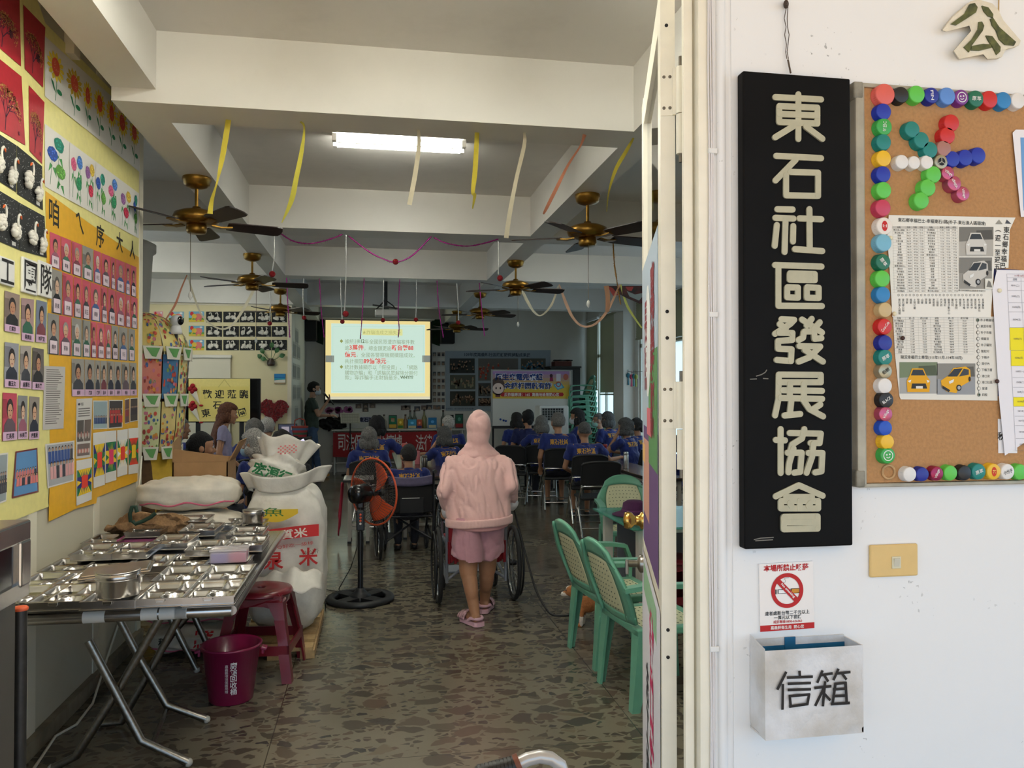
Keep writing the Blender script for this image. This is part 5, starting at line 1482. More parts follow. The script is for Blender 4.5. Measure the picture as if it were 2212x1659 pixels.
def flap2(a, b):
 t_ = -0.3 + 3.4 * a
 r = 0.20 + 0.05 * b + 0.015 * math.sin(a * 21)
 return (-0.53 + r * 1.05 * math.cos(PI + t_), 5.02 + r * 0.7 * math.sin(PI + t_), 0.90 + 0.10 * b + 0.02 * math.sin(a * 9) + 0.05 * a)
fl.grid(flap2, 40, 8)
fo = fl.build('open_mouth')
fo.modifiers.new('th', 'SOLIDIFY').thickness = 0.004
under(t, fo)
t = thing('rice_bag', 'open white rice bag with green lettering, topmost of the upright sacks', 'sack', (-0.60, 5.10, 0.962), 0, 'upright rice sacks')
sk3 = lump('woven_bag', (-0.60, 5.12, 1.04), (0.34, 0.30, 0.19), M_sack2, 5, 0.7, 0.018, t)
wrap_text(sk3, '宏源行', (-0.60, 4.9, 1.03), (1, 0, -0.35), (0.35, 0, 1), (0, -1, 0.25), 0.07, (26, 110, 60), 'printed_text', t, bold=0.03)
fl = M(M_sack2)
def flap3(a, b):
 t_ = -0.5 + 4.6 * a
 r = 0.10 + 0.085 * b + 0.012 * math.sin(a * 26)
 return (-0.56 + r * math.cos(PI + t_) + 0.03 * b, 5.14 + r * 0.6 * math.sin(PI + t_), 1.04 + (0.17 + 0.04 * math.sin(a * 5)) * b + 0.012 * math.sin(a * 31) * b)
fl.grid(flap3, 46, 12)
fo = fl.build('open_mouth')
fo.modifiers.new('th', 'SOLIDIFY').thickness = 0.003
under(t, fo)
def hatch(pc):
 for i in range(9):
  for j in range(5):
   if (i + j) % 2:
    pc.rect(i * 0.013, j * 0.011, i * 0.013 + 0.011, j * 0.011 + 0.009, (214, 120, 120), 1)
wrap_text(fo, None, (-0.58, 5.0, 1.13), (1, 0, 0.1), (0, 0, 1), (0, -1, 0.3), 0.05, None, 'printed_text', t, shapes=hatch)
cb_ = thing('cardboard_box', 'open brown cardboard box on top of the lying sacks', 'box', (-1.05, 5.22, 0.98))
M_card = mat((158, 122, 82), 0.85, noise=0.12, nscale=16)
a, b = P(372, 1030, y=5.08), P(492, 1030, y=5.08)
bw = b.x - a.x
cbx = (a.x + b.x) / 2
under(cb_, M(M_card).bx((a.x, 5.08, 0.94), (b.x, 5.088, 1.085)).bx((a.x, 5.36, 0.94), (b.x, 5.368, 1.10)).bx((a.x, 5.08, 0.94), (a.x + 0.008, 5.368, 1.09)).bx((b.x - 0.008, 5.08, 0.94), (b.x, 5.368, 1.09)).bx((a.x, 5.08, 0.94), (b.x, 5.368, 0.948)).build('carton'))
f1 = M(M_card).prism([P(375, 970, y=5.085), P(494, 986, y=5.085), (b.x, 5.085, 1.086), (a.x, 5.085, 1.086)], (0, 0.006, 0))
under(cb_, f1.build('front_flap'))
under(cb_, M(M_card).prism([(b.x, 5.10, 1.09), (b.x, 5.33, 1.09), (b.x + 0.075, 5.30, 1.22), (b.x + 0.060, 5.12, 1.21)], (0.005, 0, -0.002)).build('side_flap'))
f1 = M(M_card).prism([(a.x, 5.10, 1.09), (a.x, 5.33, 1.09), (a.x - 0.005, 5.30, 1.24), (a.x - 0.005, 5.12, 1.2)], (-0.005, 0, 0))
under(cb_, f1.build('side_flap'))
t = thing('burlap_bag', 'brown burlap bag with dark green rope handle beside the trays', 'bag', (-1.18, 4.42, TZ))
M_bur = mat((150, 116, 80), 0.95, noise=0.3, nscale=90, bump=0.3)
lump('bag_body', (-1.16, 4.44, TZ + 0.055), (0.42, 0.20, 0.14), M_bur, 8, 0.8, 0.025, t)
hp = [P(*zoom(280, 980, 4.741)(q), y=4.33) for q in ((10, 700), (2, 620), (25, 545), (60, 540), (75, 600))]
hp2 = [P(*zoom(280, 980, 4.741)(q), y=4.31) for q in ((30, 690), (60, 720), (140, 690), (215, 650), (265, 610))]
under(t, M(mat((26, 54, 40), 0.8)).tube(hp, 0.010, 8).build('handle'))
under(t, M(mat((26, 54, 40), 0.8)).tube(hp2, 0.010, 8).build('handle'))
def stool(loc, rz, lab, h=0.455, c=(112, 22, 36)):
 t = thing('plastic_stool', lab, 'stool', loc, rz)
 mm = mat(c, 0.3, noise=0.08, coat=0.2)
 hw, tw = 0.205, 0.145
 M(mm).lathe([(0.022, h - 0.012), (0.022, h - 0.002), (0.03, h), (0.13, h + 0.002), (0.158, h - 0.006), (0.168, h - 0.022), (0.166, h - 0.03), (0.15, h - 0.016), (0.03, h - 0.012)], seg=32).build('seat', t)
 for sx_ in (-1, 1):
  for sy_ in (-1, 1):
   lg = M(mm)
   path = [(0.118, h - 0.015), (0.146, h - 0.05), (0.158, h - 0.14), (hw * 0.89, h * 0.4), (hw, 0.0)]
   for (r0, z0), (r1, z1_) in zip(path, path[1:]):
    def corner(r, w_):
     return [V((sx_ * r, sy_ * r, 0)), V((sx_ * (r - w_), sy_ * r, 0)), V((sx_ * (r - w_), sy_ * (r - 0.010), 0)), V((sx_ * (r - 0.010), sy_ * (r - 0.010), 0)), V((sx_ * (r - 0.010), sy_ * (r - w_), 0)), V((sx_ * r, sy_ * (r - w_), 0))]
    w0, w1 = (0.085 if z0 > h - 0.06 else 0.055), (0.085 if z1_ > h - 0.06 else 0.05)
    A_, B_ = [p + V((0, 0, z0)) for p in corner(r0, w0)], [p + V((0, 0, z1_)) for p in corner(r1, w1)]
    lg.add(A_ + B_, [(i, (i + 1) % 6, 6 + (i + 1) % 6, 6 + i) for i in range(6)] + [(5, 4, 3, 2, 1, 0), (6, 7, 8, 9, 10, 11)])
   lg.build('leg', t)
 rg = M(mm)
 rr_, zz = 0.182, h * 0.36
 for a, b in (((-rr_, -rr_), (rr_, -rr_)), ((rr_, -rr_), (rr_, rr_)), ((rr_, rr_), (-rr_, rr_)), ((-rr_, rr_), (-rr_, -rr_))):
  c_ = V(((a[0] + b[0]) / 2, (a[1] + b[1]) / 2, zz))
  rg.box(c_, (abs(a[0] - b[0]) + 0.01, abs(a[1] - b[1]) + 0.01, 0.05))
 rg.build('lower_ring', t)
 ap = M(mm)
 for q in range(4):
  m3 = Euler((0, 0, q * PI / 2)).to_matrix()
  pts = [m3 @ V((x, -0.135 - 0.012 * (1 - abs(x) / 0.15), z_)) for x, z_ in [(-0.14, h - 0.02), (0.14, h - 0.02), (0.15, h - 0.12)] + [(0.12 * math.cos(k * PI / 8), h - 0.12 + 0.05 * math.sin(k * PI / 8)) for k in range(9)] + [(-0.15, h - 0.12)]]
  ap.prism(pts, m3 @ V((0, 0.008, 0)))
 ap.build('apron', t)
 return t
stool((-0.60, 4.46, 0), R(-6), 'maroon plastic stool in front of the plain white sack')
p = P(488, 1470, z=0)
bk = thing('bucket', 'magenta plastic bucket with white vertical lettering beside the stool', 'bucket', (-0.69, 4.08, 0))
BM = mat((138, 24, 70), 0.32, noise=0.05, coat=0.2)
bo = M(BM).lathe([(0, 0), (0.098, 0), (0.104, 0.006), (0.136, 0.262), (0.145, 0.264), (0.147, 0.272), (0.141, 0.276), (0.132, 0.270), (0.098, 0.010), (0, 0.010)], seg=40).build('tub', bk)
for sgn in (-1, 1):
 M(BM).box((sgn * 0.155, 0, 0.245), (0.03, 0.05, 0.014), (0, sgn * 0.3, 0), 0.004).box((sgn * 0.150, 0, 0.232), (0.012, 0.03, 0.03), None, 0.003).build('lug_handle', bk)
ang = math.atan2(-4.08, 0.69)
nd = V((math.cos(ang), math.sin(ang), 0))
ud = V((-nd.y, nd.x, 0))
o = wrap_text(bo, None, V((0, 0, 0.135)), ud, (0, 0, 1), nd, 0.03, None, 'lettering', None, shapes=lambda pc: [pc.text('廚餘回收桶', 0.010, 0.068, 0.030, (226, 220, 222), 3, bold=0.015, vert=True), pc.text('嘉義縣環境保護局贈', -0.022, 0.066, 0.0145, (226, 220, 222), 3, vert=True)])
o.parent = bk
ct = thing('steel_cart', 'stainless serving cart with dark glass at the lower left corner', 'cart', (-1.15, 2.1, 0))
cxr = P(68, 1120, y=2.3).x
ctop = P(68, 1121, y=2.3).z
zb2 = P(62, 1259, y=2.3).z
under(ct, M(M_steel).bx((XL + 0.04, 1.95, ctop - 0.055), (cxr, 2.3, ctop), 0.006).bx((cxr - 0.035, 2.24, zb2), (cxr + 0.001, 2.3, ctop - 0.05), 0.006).bx((XL + 0.04, 1.95, zb2 - 0.03), (cxr - 0.004, 2.3, zb2 + 0.01)).build('hood'))
under(ct, M(mat((34, 34, 36), 0.12, coat=0.5)).bx((XL + 0.05, 1.97, zb2 + 0.01), (cxr - 0.012, 2.25, ctop - 0.055)).build('dark_glass'))
under(ct, M(mat((120, 116, 110), 0.5, 0.8)).bx((XL + 0.04, 1.95, 0.42), (cxr - 0.03, 2.28, zb2 - 0.03)).build('cabinet'))
for xx, yy in ((cxr - 0.05, 2.26), (cxr - 0.05, 2.0), (XL + 0.07, 2.26), (XL + 0.07, 2.0)):
 under(ct, M(M_gal).cyl((xx, yy, 0), (xx, yy, 0.42), 0.02).build('leg'))
rk = thing('pipe_rack', 'dark pipe rack with orange caps in front of the steel cart', 'rack', (P(40, 1450, y=2.25).x, 2.33, 0))
for px, py, yy in ((44, 1318, 2.345), (28, 1408, 2.36)):
 q = P(px, py, y=yy)
 under(rk, M(mat((74, 72, 70), 0.45, 0.7, noise=0.3)).tube([q, (q.x, yy, 0.0)], 0.017, 12).build('upright'))
 under(rk, M(mat((206, 84, 40), 0.5)).lathe([(0.019, 0), (0.02, 0.006), (0.016, 0.010), (0, 0.011)], q, 16).build('orange_cap'))
q = P(20, 1500, y=2.36)
under(rk, M(mat((74, 72, 70), 0.45, 0.7, noise=0.3)).tube([(q.x + 0.02, 2.36, q.z), (XL + 0.06, 2.36, q.z - 0.06)], 0.012, 10).build('cross_pipe'))
hb = thing('handlebar', 'grey handlebar with black ribbed grip rising into the bottom edge', 'handlebar', P(1150, 1659, y=1.35))
pts = [P(x, y, y=1.35) for x, y in ((1120, 1650), (1140, 1640), (1165, 1634), (1190, 1638), (1210, 1652), (1222, 1690), (1226, 1800))]
under(hb, M(mat((176, 174, 172), 0.3, 0.4)).tube(pts, 0.0115, 14).build('bar'))
g_ = M(M_black)
for k in range(10):
 a, b = P(1034 + k * 8, 1674 - k * 2.1, y=1.35), P(1034 + k * 8 + 6, 1674 - k * 2.1 - 1.5, y=1.35)
 g_.tube([a, b], 0.0165, 14)
g_.tube([P(1030, 1675, y=1.35), P(1116, 1652, y=1.35)], 0.0145, 14)
under(hb, g_.build('grip'))
under(hb, M(mat((110, 66, 50), 0.6, 0.5)).tube([P(1114, 1653, y=1.35), P(1124, 1648, y=1.35)], 0.0175, 14).build('rusty_clamp'))
under(hb, M(mat((176, 174, 172), 0.3, 0.4)).tube([P(1226, 1800, y=1.35), (P(1226, 1800, y=1.35).x, 1.35, -0.03)], 0.0115, 14).build('stem'))
SK = {'tan': mat((172, 124, 92), 0.55, noise=0.08, nscale=25), 'fair': mat((198, 152, 124), 0.55, noise=0.08, nscale=25), 'brown': mat((150, 104, 74), 0.55, noise=0.08, nscale=25)}
M_blue = mat((16, 36, 108), 0.8, noise=0.18, nscale=14, sheen=0.2)
M_navy = mat((22, 30, 78), 0.8, noise=0.15, nscale=14)
M_pants = mat((44, 44, 52), 0.85, noise=0.15)
M_eye = mat((30, 22, 20), 0.25)
M_lip = mat((150, 76, 70), 0.5)
M_mask = mat((150, 190, 206), 0.8)
HAIRC = {'grey': (128, 124, 118), 'white': (206, 200, 190), 'black': (24, 22, 22), 'dark': (46, 42, 40), 'brown': (112, 64, 38), 'steel': (96, 94, 92)}
def hand(mb, w, d, up, s, side, curl=0.5):
 """palm, four bent fingers of unequal length and a thumb leaving its side"""
 d = d.normalized()
 up = (up - d * up.dot(d)).normalized()
 lat = d.cross(up) * side
 pc = w + d * 0.045 * s
 mb.cap(w, w + d * 0.075 * s + lat * 0.014 * s, 0.023 * s, 0.021 * s, 10).cap(w, w + d * 0.075 * s - lat * 0.014 * s, 0.023 * s, 0.021 * s, 10)
 for k, L_ in enumerate((0.062, 0.074, 0.070, 0.054)):
  b = w + d * 0.080 * s + lat * (0.030 - 0.020 * k) * s
  d1 = (d * math.cos(curl * 0.6) - up * math.sin(curl * 0.6))
  d2 = (d * math.cos(curl * 1.7) - up * math.sin(curl * 1.7))
  m_ = b + d1 * L_ * 0.5 * s
  mb.cap(b, m_, 0.0095 * s, 0.009 * s, 8).cap(m_, m_ + d2 * L_ * 0.55 * s, 0.009 * s, 0.0075 * s, 8)
 t0 = w + d * 0.030 * s + lat * 0.026 * s
 t1 = t0 + (d * 0.55 + lat * 0.7 - up * 0.3 * curl).normalized() * 0.036 * s
 mb.cap(t0, t1, 0.011 * s, 0.010 * s, 8).cap(t1, t1 + (d * 0.85 + lat * 0.25 - up * 0.5 * curl).normalized() * 0.03 * s, 0.010 * s, 0.008 * s, 8)
def head_frame(hc, yaw, pitch, roll=0):
 m3 = (Euler((pitch, roll, 0)).to_matrix())
 m3 = Euler((0, 0, yaw)).to_matrix() @ m3
 return lambda p, s: hc + m3 @ (V(p) * s), m3
def person(label, loc, rz, J, s=0.9, skin='tan', top=M_blue, sleeve=0.62, pants=M_pants, plen=1.0, hair=('grey', 'short'), yaw=0, pitch=0, roll=0, mask=False, face=True, text=True, voxel=0.0105, shoes=(34, 32, 32), group=None, curl=0.5, extra=None, girth=1.06, hk=1.05):
 t = thing('person', label, 'person', loc, rz, group)
 q = {k: V(v) * s for k, v in J.items()}
 ml, mr = q['hipl'], q['hipr']
 pel = (ml + mr) / 2
 sh = (q['shl'] + q['shr']) / 2
 nk = sh + (q['head'] - sh) * 0.12
 ax = (q['shr'] - q['shl']).normalized()
 spine = (sh - pel).normalized()
 fwd = spine.cross(ax) * -1
 if fwd.y < 0:
  fwd = -fwd
 tor = Matrix((ax, fwd, spine)).transposed()
 g = girth
 b = M(SK[skin])
 b.ball(pel + spine * 0.02 * s, (0.145 * s * g, 0.10 * s * g, 0.11 * s), 16, tor)
 b.ball(pel.lerp(sh, 0.42), (0.130 * s * g, 0.088 * s * g, 0.16 * s), 16, tor)
 b.ball(pel.lerp(sh, 0.76), (0.150 * s, 0.095 * s, 0.15 * s), 16, tor)
 for k in 'lr':
  b.cap(nk - spine * 0.03 * s, q['sh' + k], 0.052 * s, 0.046 * s)
  b.cap(q['sh' + k], q['el' + k], 0.045 * s, 0.036 * s).cap(q['el' + k], q['wr' + k], 0.036 * s, 0.024 * s)
  b.cap(q['hip' + k], q['kn' + k], 0.078 * s, 0.054 * s).cap(q['kn' + k], q['an' + k], 0.052 * s, 0.033 * s)
  kv = (q['an' + k] - q['kn' + k])
  b.cap(q['kn' + k].lerp(q['an' + k], 0.18) - V((0, 0.012 * s, 0)), q['kn' + k].lerp(q['an' + k], 0.5) - V((0, 0.008 * s, 0)), 0.05 * s, 0.042 * s)
  fd = q.get('toe' + k, q['an' + k] + V((0, 0.15, -0.05)) * s) - q['an' + k]
  b.cap(q['an' + k], q['an' + k] - V((0, 0.02, 0.035)) * s, 0.032 * s, 0.028 * s).cap(q['an' + k] - V((0, 0.0, 0.025)) * s, q['an' + k] + fd, 0.034 * s, 0.024 * s)
  dr = (q['wr' + k] - q['el' + k]).normalized()
  hand(b, q['wr' + k], V(J.get('hd' + k, dr)), V(J.get('hu' + k, (0, 0, 1))), s, -1 if k == 'r' else 1, curl)
 F, m3 = head_frame(q['head'], yaw, pitch, roll)
 hs = s * hk
 b.cap(nk - spine * 0.03 * s, F((0, -0.012, -0.05), hs), 0.054 * s, 0.050 * s)
 b.ball(F((0, -0.006, 0.018), hs), (0.076 * hs, 0.096 * hs, 0.094 * hs), 18, m3)
 b.ball(F((0, 0.022, -0.052), hs), (0.056 * hs, 0.066 * hs, 0.062 * hs), 16, m3)
 b.cap(F((0, 0.086, -0.005), hs), F((0, 0.104, -0.034), hs), 0.010 * hs, 0.014 * hs, 8)
 b.cap(F((-0.030, 0.076, 0.022), hs), F((0.030, 0.076, 0.022), hs), 0.013 * hs, 0.013 * hs, 8)
 b.ball(F((0, 0.074, -0.098), hs), (0.022 * hs, 0.018 * hs, 0.016 * hs), 10, m3)
 for e in (-1, 1):
  b.ball(F((e * 0.078, -0.012, -0.012), hs), (0.012 * hs, 0.020 * hs, 0.032 * hs), 10, m3)
  b.ball(F((e * 0.040, 0.058, -0.03), hs), (0.026 * hs, 0.026 * hs, 0.022 * hs), 10, m3)
 bo = b.build('body', t)
 remesh(bo, voxel * s, 3)
 bo['label'] = 'bare skin of head, arms and legs'
 if face:
  for e in (-1, 1):
   M(mat((226, 220, 214), 0.3)).ball(F((e * 0.031, 0.082, 0.0), hs), (0.013 * hs, 0.008 * hs, 0.007 * hs), 10, m3).use(M_eye).ball(F((e * 0.031, 0.0875, 0.0), hs), (0.006 * hs, 0.005 * hs, 0.006 * hs), 8, m3).build('eye', t)
   M(mat(HAIRC[hair[0]], 0.8)).cap(F((e * 0.018, 0.090, 0.024), hs), F((e * 0.046, 0.080, 0.028), hs), 0.0045 * hs, 0.003 * hs, 6).build('eyebrow', t)
  if not mask:
   M(M_lip).ball(F((0, 0.0855, -0.065), hs), (0.024 * hs, 0.009 * hs, 0.0075 * hs), 10, m3).build('mouth', t)
 if mask:
  mk = M(M_mask if mask is True else mat(mask, 0.8)).ball(F((0, 0.050, -0.055), hs), (0.063 * hs, 0.062 * hs, 0.054 * hs), 16, m3, 0.8)
  for e in (-1, 1):
   mk.tube([F((e * 0.055, 0.06, -0.03), hs), F((e * 0.078, 0.02, -0.015), hs), F((e * 0.086, -0.02, -0.005), hs), F((e * 0.078, 0.01, -0.06), hs), F((e * 0.055, 0.05, -0.08), hs)], 0.002 * hs, 5)
  mk.build('face_mask', t)
 hcol, style = hair
 if style != 'none':
  rnd = random.Random(int(abs(loc[0]) * 997 + loc[1] * 71))
  hm = M(mat(HAIRC[hcol], 0.8, noise=0.55, nscale=95, bump=0.9))
  thick = {'short': 1.09, 'stubble': 1.03, 'bob': 1.17, 'curly': 1.24, 'long': 1.14, 'tied': 1.10, 'crop': 1.12}[style]
  low = {'short': -0.055, 'stubble': -0.03, 'bob': -0.095, 'curly': -0.07, 'long': -0.09, 'tied': -0.06, 'crop': -0.05}[style]
  hm.ball((0, 0, 0), (1, 1, 1), 30)
  ph = [(rnd.uniform(3, 9), rnd.uniform(3, 9), rnd.uniform(3, 9), rnd.uniform(0, 6)) for _ in range(5)]
  amp = {'curly': 0.10, 'stubble': 0.0}.get(style, 0.05)
  vs = []
  for p in hm.v:
   k = thick + amp * sum(math.sin(p.x * a + p.y * c + p.z * d + e) for a, c, d, e in ph) / 2
   x, y, z = p.x * 0.076 * k, p.y * 0.096 * k - 0.008, p.z * 0.094 * k + 0.020
   hairline = 0.050 - 0.9 * max(0, y - 0.03) * 0 + 0.0
   front = y > 0.018 + 0.25 * max(0.0, -z)
   if front and z < hairline:
    f_ = 0.72
    x, y, z = x * f_, y * f_, max(z, -0.02) * f_
   elif z < low:
    x, y, z = x * 0.72, y * 0.8, low + (z - low) * 0.2
   vs.append(F((x, y, z), hs))
  hm.v = vs
  if style in ('bob', 'curly', 'long'):
   for a in range(9):
    an = PI * (0.98 + 1.04 * a / 8) if True else 0
    px_, py_2 = 0.078 * math.cos(an), 0.084 * math.sin(an) - 0.010
    hm.ball(F((px_, py_2, -0.055 + rnd.uniform(-0.012, 0.012)), hs), (0.034 * hs, 0.034 * hs, (0.060 if style != 'curly' else 0.042) * hs), 10, m3)
  if style == 'long':
   for a in range(9):
    px_ = -0.075 + 0.15 * a / 8
    base = F((px_, -0.075 + 0.02 * abs(px_) / 0.075, -0.04), hs)
    pts = [base, base + V((px_ * 0.3, -0.05, -0.11)) * s, base + V((px_ * 0.5 + 0.01 * math.sin(a), -0.085, -0.22)) * s, base + V((px_ * 0.6, -0.085, -0.38 + 0.03 * math.sin(a * 2))) * s]
    hm.tube(pts, [0.030 * s, 0.030 * s, 0.026 * s, 0.012 * s], 8)
  if style == 'tied':
   hm.ball(F((0, -0.105, -0.045), hs), (0.038 * hs, 0.04 * hs, 0.042 * hs), 12, m3)
  ho = hm.build('hair', t)
 c = M(top)
 gi = girth
 c.ball(pel + spine * 0.05 * s, (0.168 * s * gi, 0.128 * s * gi, 0.12 * s), 18, tor, 0.8)
 c.ball(pel.lerp(sh, 0.42), (0.162 * s * gi, 0.120 * s * gi, 0.17 * s), 18, tor, 0.85)
 c.ball(pel.lerp(sh, 0.74), (0.176 * s, 0.122 * s, 0.16 * s), 18, tor, 0.85)
 for k in 'lr':
  c.cap(nk - spine * 0.045 * s, q['sh' + k] - spine * 0.002 * s, 0.066 * s, 0.062 * s)
  e = q['sh' + k].lerp(q['el' + k], min(1.0, sleeve))
  c.cap(q['sh' + k], q['sh' + k].lerp(e, 0.5), 0.066 * s, 0.062 * s)
  c.cyl(q['sh' + k], e, 0.064 * s, 0.066 * s if sleeve < 1 else 0.056 * s, 14)
  if sleeve > 1:
   w_ = q['el' + k].lerp(q['wr' + k], sleeve - 1)
   c.ball(q['el' + k], 0.056 * s).cap(q['el' + k], w_, 0.055 * s, 0.040 * s)
 co = c.build('shirt', t)
 crease(remesh(co, 0.0125 * s, 3), 0.010, (9, 9, 5), loc[1])
 M(top).lathe([(0.058 * s, -0.008 * s), (0.064 * s, 0.0), (0.060 * s, 0.014 * s), (0.052 * s, 0.016 * s)], nk + spine * 0.012 * s, 20, spine).build('collar', t)
 if text:
  bd = -fwd
  wrap_text(co, '東石社區' if text is True else text, pel.lerp(sh, 0.87), ax, spine, bd, 0.072 * s, (214, 158, 40), 'back_lettering', None, bold=0.02, w=0.25 * s).parent = t
 p_ = M(pants)
 p_.ball(pel - spine * 0.02 * s, (0.162 * s * gi, 0.122 * s * gi, 0.105 * s), 16, tor)
 for k in 'lr':
  p_.cap(q['hip' + k], q['hip' + k].lerp(q['kn' + k], min(1, plen * 2)), 0.094 * s, 0.070 * s)
  if plen > 0.5:
   p_.cap(q['kn' + k], q['kn' + k].lerp(q['an' + k], (plen - 0.5) * 1.9), 0.070 * s, 0.056 * s)
 po = p_.build('trousers' if plen > 0.5 else 'shorts', t)
 crease(remesh(po, 0.013 * s, 2), 0.008, (9, 9, 6), 3)
 if shoes:
  for k in 'lr':
   fd = q.get('toe' + k, q['an' + k] + V((0, 0.15, -0.05)) * s) - q['an' + k]
   base = q['an' + k] - V((0, 0, 0.03)) * s
   fdn = V((fd.x, fd.y, 0)).normalized()
   sm_ = M(mat(shoes, 0.5))
   ctr = base + fdn * 0.062 * s + V((0, 0, -0.018 * s))
   sm_.ball(ctr, (0.046 * s, 0.128 * s, 0.036 * s), 16, Matrix.Rotation(math.atan2(-fdn.x, fdn.y), 3, 'Z'), 0.8)
   sm_.build('shoe', t)
 if extra:
  extra(t, q, F, hs, tor)
 return t
def seated(lean=0.0, arms='lap', hunch=0.0, shz=0.965, spread=0.10, tw=0.0):
 J = {'hipl': (-0.085, 0, 0.535), 'hipr': (0.085, 0, 0.535), 'knl': (-spread, 0.40, 0.50), 'knr': (spread, 0.40, 0.50), 'anl': (-spread, 0.40, 0.085), 'anr': (spread, 0.42, 0.085)}
 J['shl'], J['shr'] = (-0.190, lean - tw, shz), (0.190, lean + tw, shz)
 J['head'] = (0, lean + 0.045 + hunch, shz + 0.205 - hunch * 0.5)
 A = {'lap': ((0.265, lean + 0.02, 0.70), (0.13, 0.25, 0.61)), 'table': ((0.275, lean + 0.16, 0.76), (0.17, lean + 0.40, 0.79)), 'down': ((0.250, lean, 0.69), (0.235, 0.12, 0.56)), 'out': ((0.36, lean + 0.12, 0.78), (0.52, lean + 0.26, 0.80)), 'chin': ((0.22, lean + 0.22, 0.80), (0.08, lean + 0.14, shz + 0.09))}
 la, ra = arms if isinstance(arms, tuple) else (arms, arms)
 J['ell'], J['wrl'] = [(-a[0], a[1], a[2]) for a in A[la]]
 J['elr'], J['wrr'] = A[ra]
 return J
GRP = None
def at_head(px, py, y):
 p = P(px, py, y=y)
 return p
def seat_person(label, px, py, y, rz=0, lean=0.05, arms='lap', hunch=0.0, **kw):
 """places a seated person so that the head lies at (px, py) in the depth y"""
 h = P(px, py, y=y)
 J = seated(lean, arms, hunch)
 s = kw.get('s') or max(0.78, min(0.97, h.z / J['head'][2]))
 kw['s'] = s
 kw.setdefault('hk', 1.14)
 kw.setdefault('girth', 1.12)
 hd = V(J['head']) * s
 off = Euler((0, 0, rz)).to_matrix() @ V((hd.x, hd.y, 0))
 loc = (h.x - off.x, y - off.y, 0)
 return person(label, loc, rz, J, **kw), loc, s
SEATS = []
def sp(*a, **kw):
 t, loc, s = seat_person(*a, **kw)
 SEATS.append((t, loc, s, kw.get('rz', 0)))
 return t
def mask_l(c=(150, 190, 206)):
 return c
NOF = dict(face=False)
sp('elder with grey hair in a lettered blue shirt, behind the floor fan', 797, 946, 8.75, rz=R(2), arms='down', hair=('grey', 'bob'), **NOF)
sp('person with dark curly hair in a blue shirt, arm on the brown table', 815, 922, 9.75, rz=R(-14), arms=('lap', 'out'), hair=('black', 'curly'), **NOF)
sp('person with thinning dark hair slumped in the black wheelchair', 882, 984, 7.50, rz=R(3), lean=0.10, hunch=0.02, arms=('table', 'lap'), hair=('dark', 'short'), yaw=R(12), **NOF)
sp('elder with steel grey hair leaning on a hand beside the brown table', 958, 942, 9.5, rz=R(28), lean=0.10, arms=('chin', 'lap'), hair=('steel', 'bob'), yaw=R(6), **NOF)
sp('elder with white hair just behind the steel grey haired one', 968, 916, 11.2, rz=R(10), arms='lap', hair=('white', 'short'), **NOF)
sp('elder with fluffy white hair and pale blue mask by the open rice bag', 547, 960, 7.3, rz=R(62), lean=0.05, hair=('white', 'curly'), mask=(170, 196, 210), text=False)
sp('elder with grey hair behind the masked white haired one', 549, 931, 9.2, rz=R(12), hair=('grey', 'curly'), **NOF)
sp('elder with white hair in a lettered blue shirt near the red heart', 578, 923, 10.1, rz=R(0), hair=('white', 'short'), **NOF)
sp('dark haired person low behind the cardboard box, looking right', 436, 966, 6.9, rz=R(-72), hair=('black', 'tied'), top=M_navy, text=False)
sp('grey haired person in blue half hidden by the painted lantern', 388, 925, 9.1, rz=R(-50), arms='table', hair=('grey', 'short'), text=False)
sp('dark haired person in blue at the left of the whiteboard row', 1116, 908, 12.5, rz=R(10), hair=('dark', 'bob'), **NOF)
sp('black haired person in a navy shirt with a white back print', 1140, 904, 11.6, rz=R(6), hair=('black', 'tied'), top=M_navy, text=False, extra=lambda t, q, F, hs, tor: wrap_text([c for c in t.children if c.name.startswith('shirt')][0], None, (q['shl'] + q['shr']) / 2 - V((0, 0, 0.13)), (1, 0, 0), (0, 0, 1), (0, -1, 0), 0.05, None, 'back_print', None, shapes=lambda pc: [pc.ring(-0.03, 0, 0.012, 0.026, (214, 212, 208), 1), pc.ring(0.025, 0.012, 0.010, 0.024, (214, 212, 208), 1), pc.rect(-0.01, -0.03, 0.05, -0.02, (214, 212, 208), 1)]).__setattr__('parent', t), **NOF)
sp('elder with grey bob leaning right, left of the large man', 1170, 917, 11.0, rz=R(-12), lean=0.08, arms=('out', 'lap'), hair=('grey', 'bob'), **NOF)
sp('large man with short grey hair in a lettered blue shirt, seen from behind', 1205, 912, 10.2, rz=R(-6), lean=0.0, arms='down', hair=('grey', 'crop'), plen=0.46, shoes=(30, 28, 28), girth=1.3, yaw=R(14), **NOF)
sp('nearly bald man in blue resting one arm on the long table', 1262, 932, 9.15, rz=R(-4), lean=0.06, arms=('lap', 'out'), hair=('steel', 'stubble'), plen=0.46, shoes=(30, 28, 28), yaw=R(6), **NOF)
sp('dark haired person with glasses and mask facing left by the air cooler', 1246, 899, 12.4, rz=R(64), hair=('dark', 'bob'), arms='table', mask=(206, 214, 220), text=False)
sp('short haired elder with a pale green mask on the far side of the table', 1293, 908, 12.6, rz=R(70), hair=('grey', 'stubble'), mask=(160, 206, 190), text=False, skin='fair')
sp('elder with a grey bob beside the green masked one', 1312, 907, 11.9, rz=R(30), hair=('steel', 'bob'), **NOF)
sp('elder with dark grey curls resting a cheek on one hand', 1350, 924, 10.2, rz=R(38), lean=0.10, arms=('chin', 'table'), hair=('steel', 'curly'), **NOF)
sp('dark haired person behind the elder with resting cheek', 1374, 921, 11.0, rz=R(40), hair=('dark', 'tied'), **NOF)
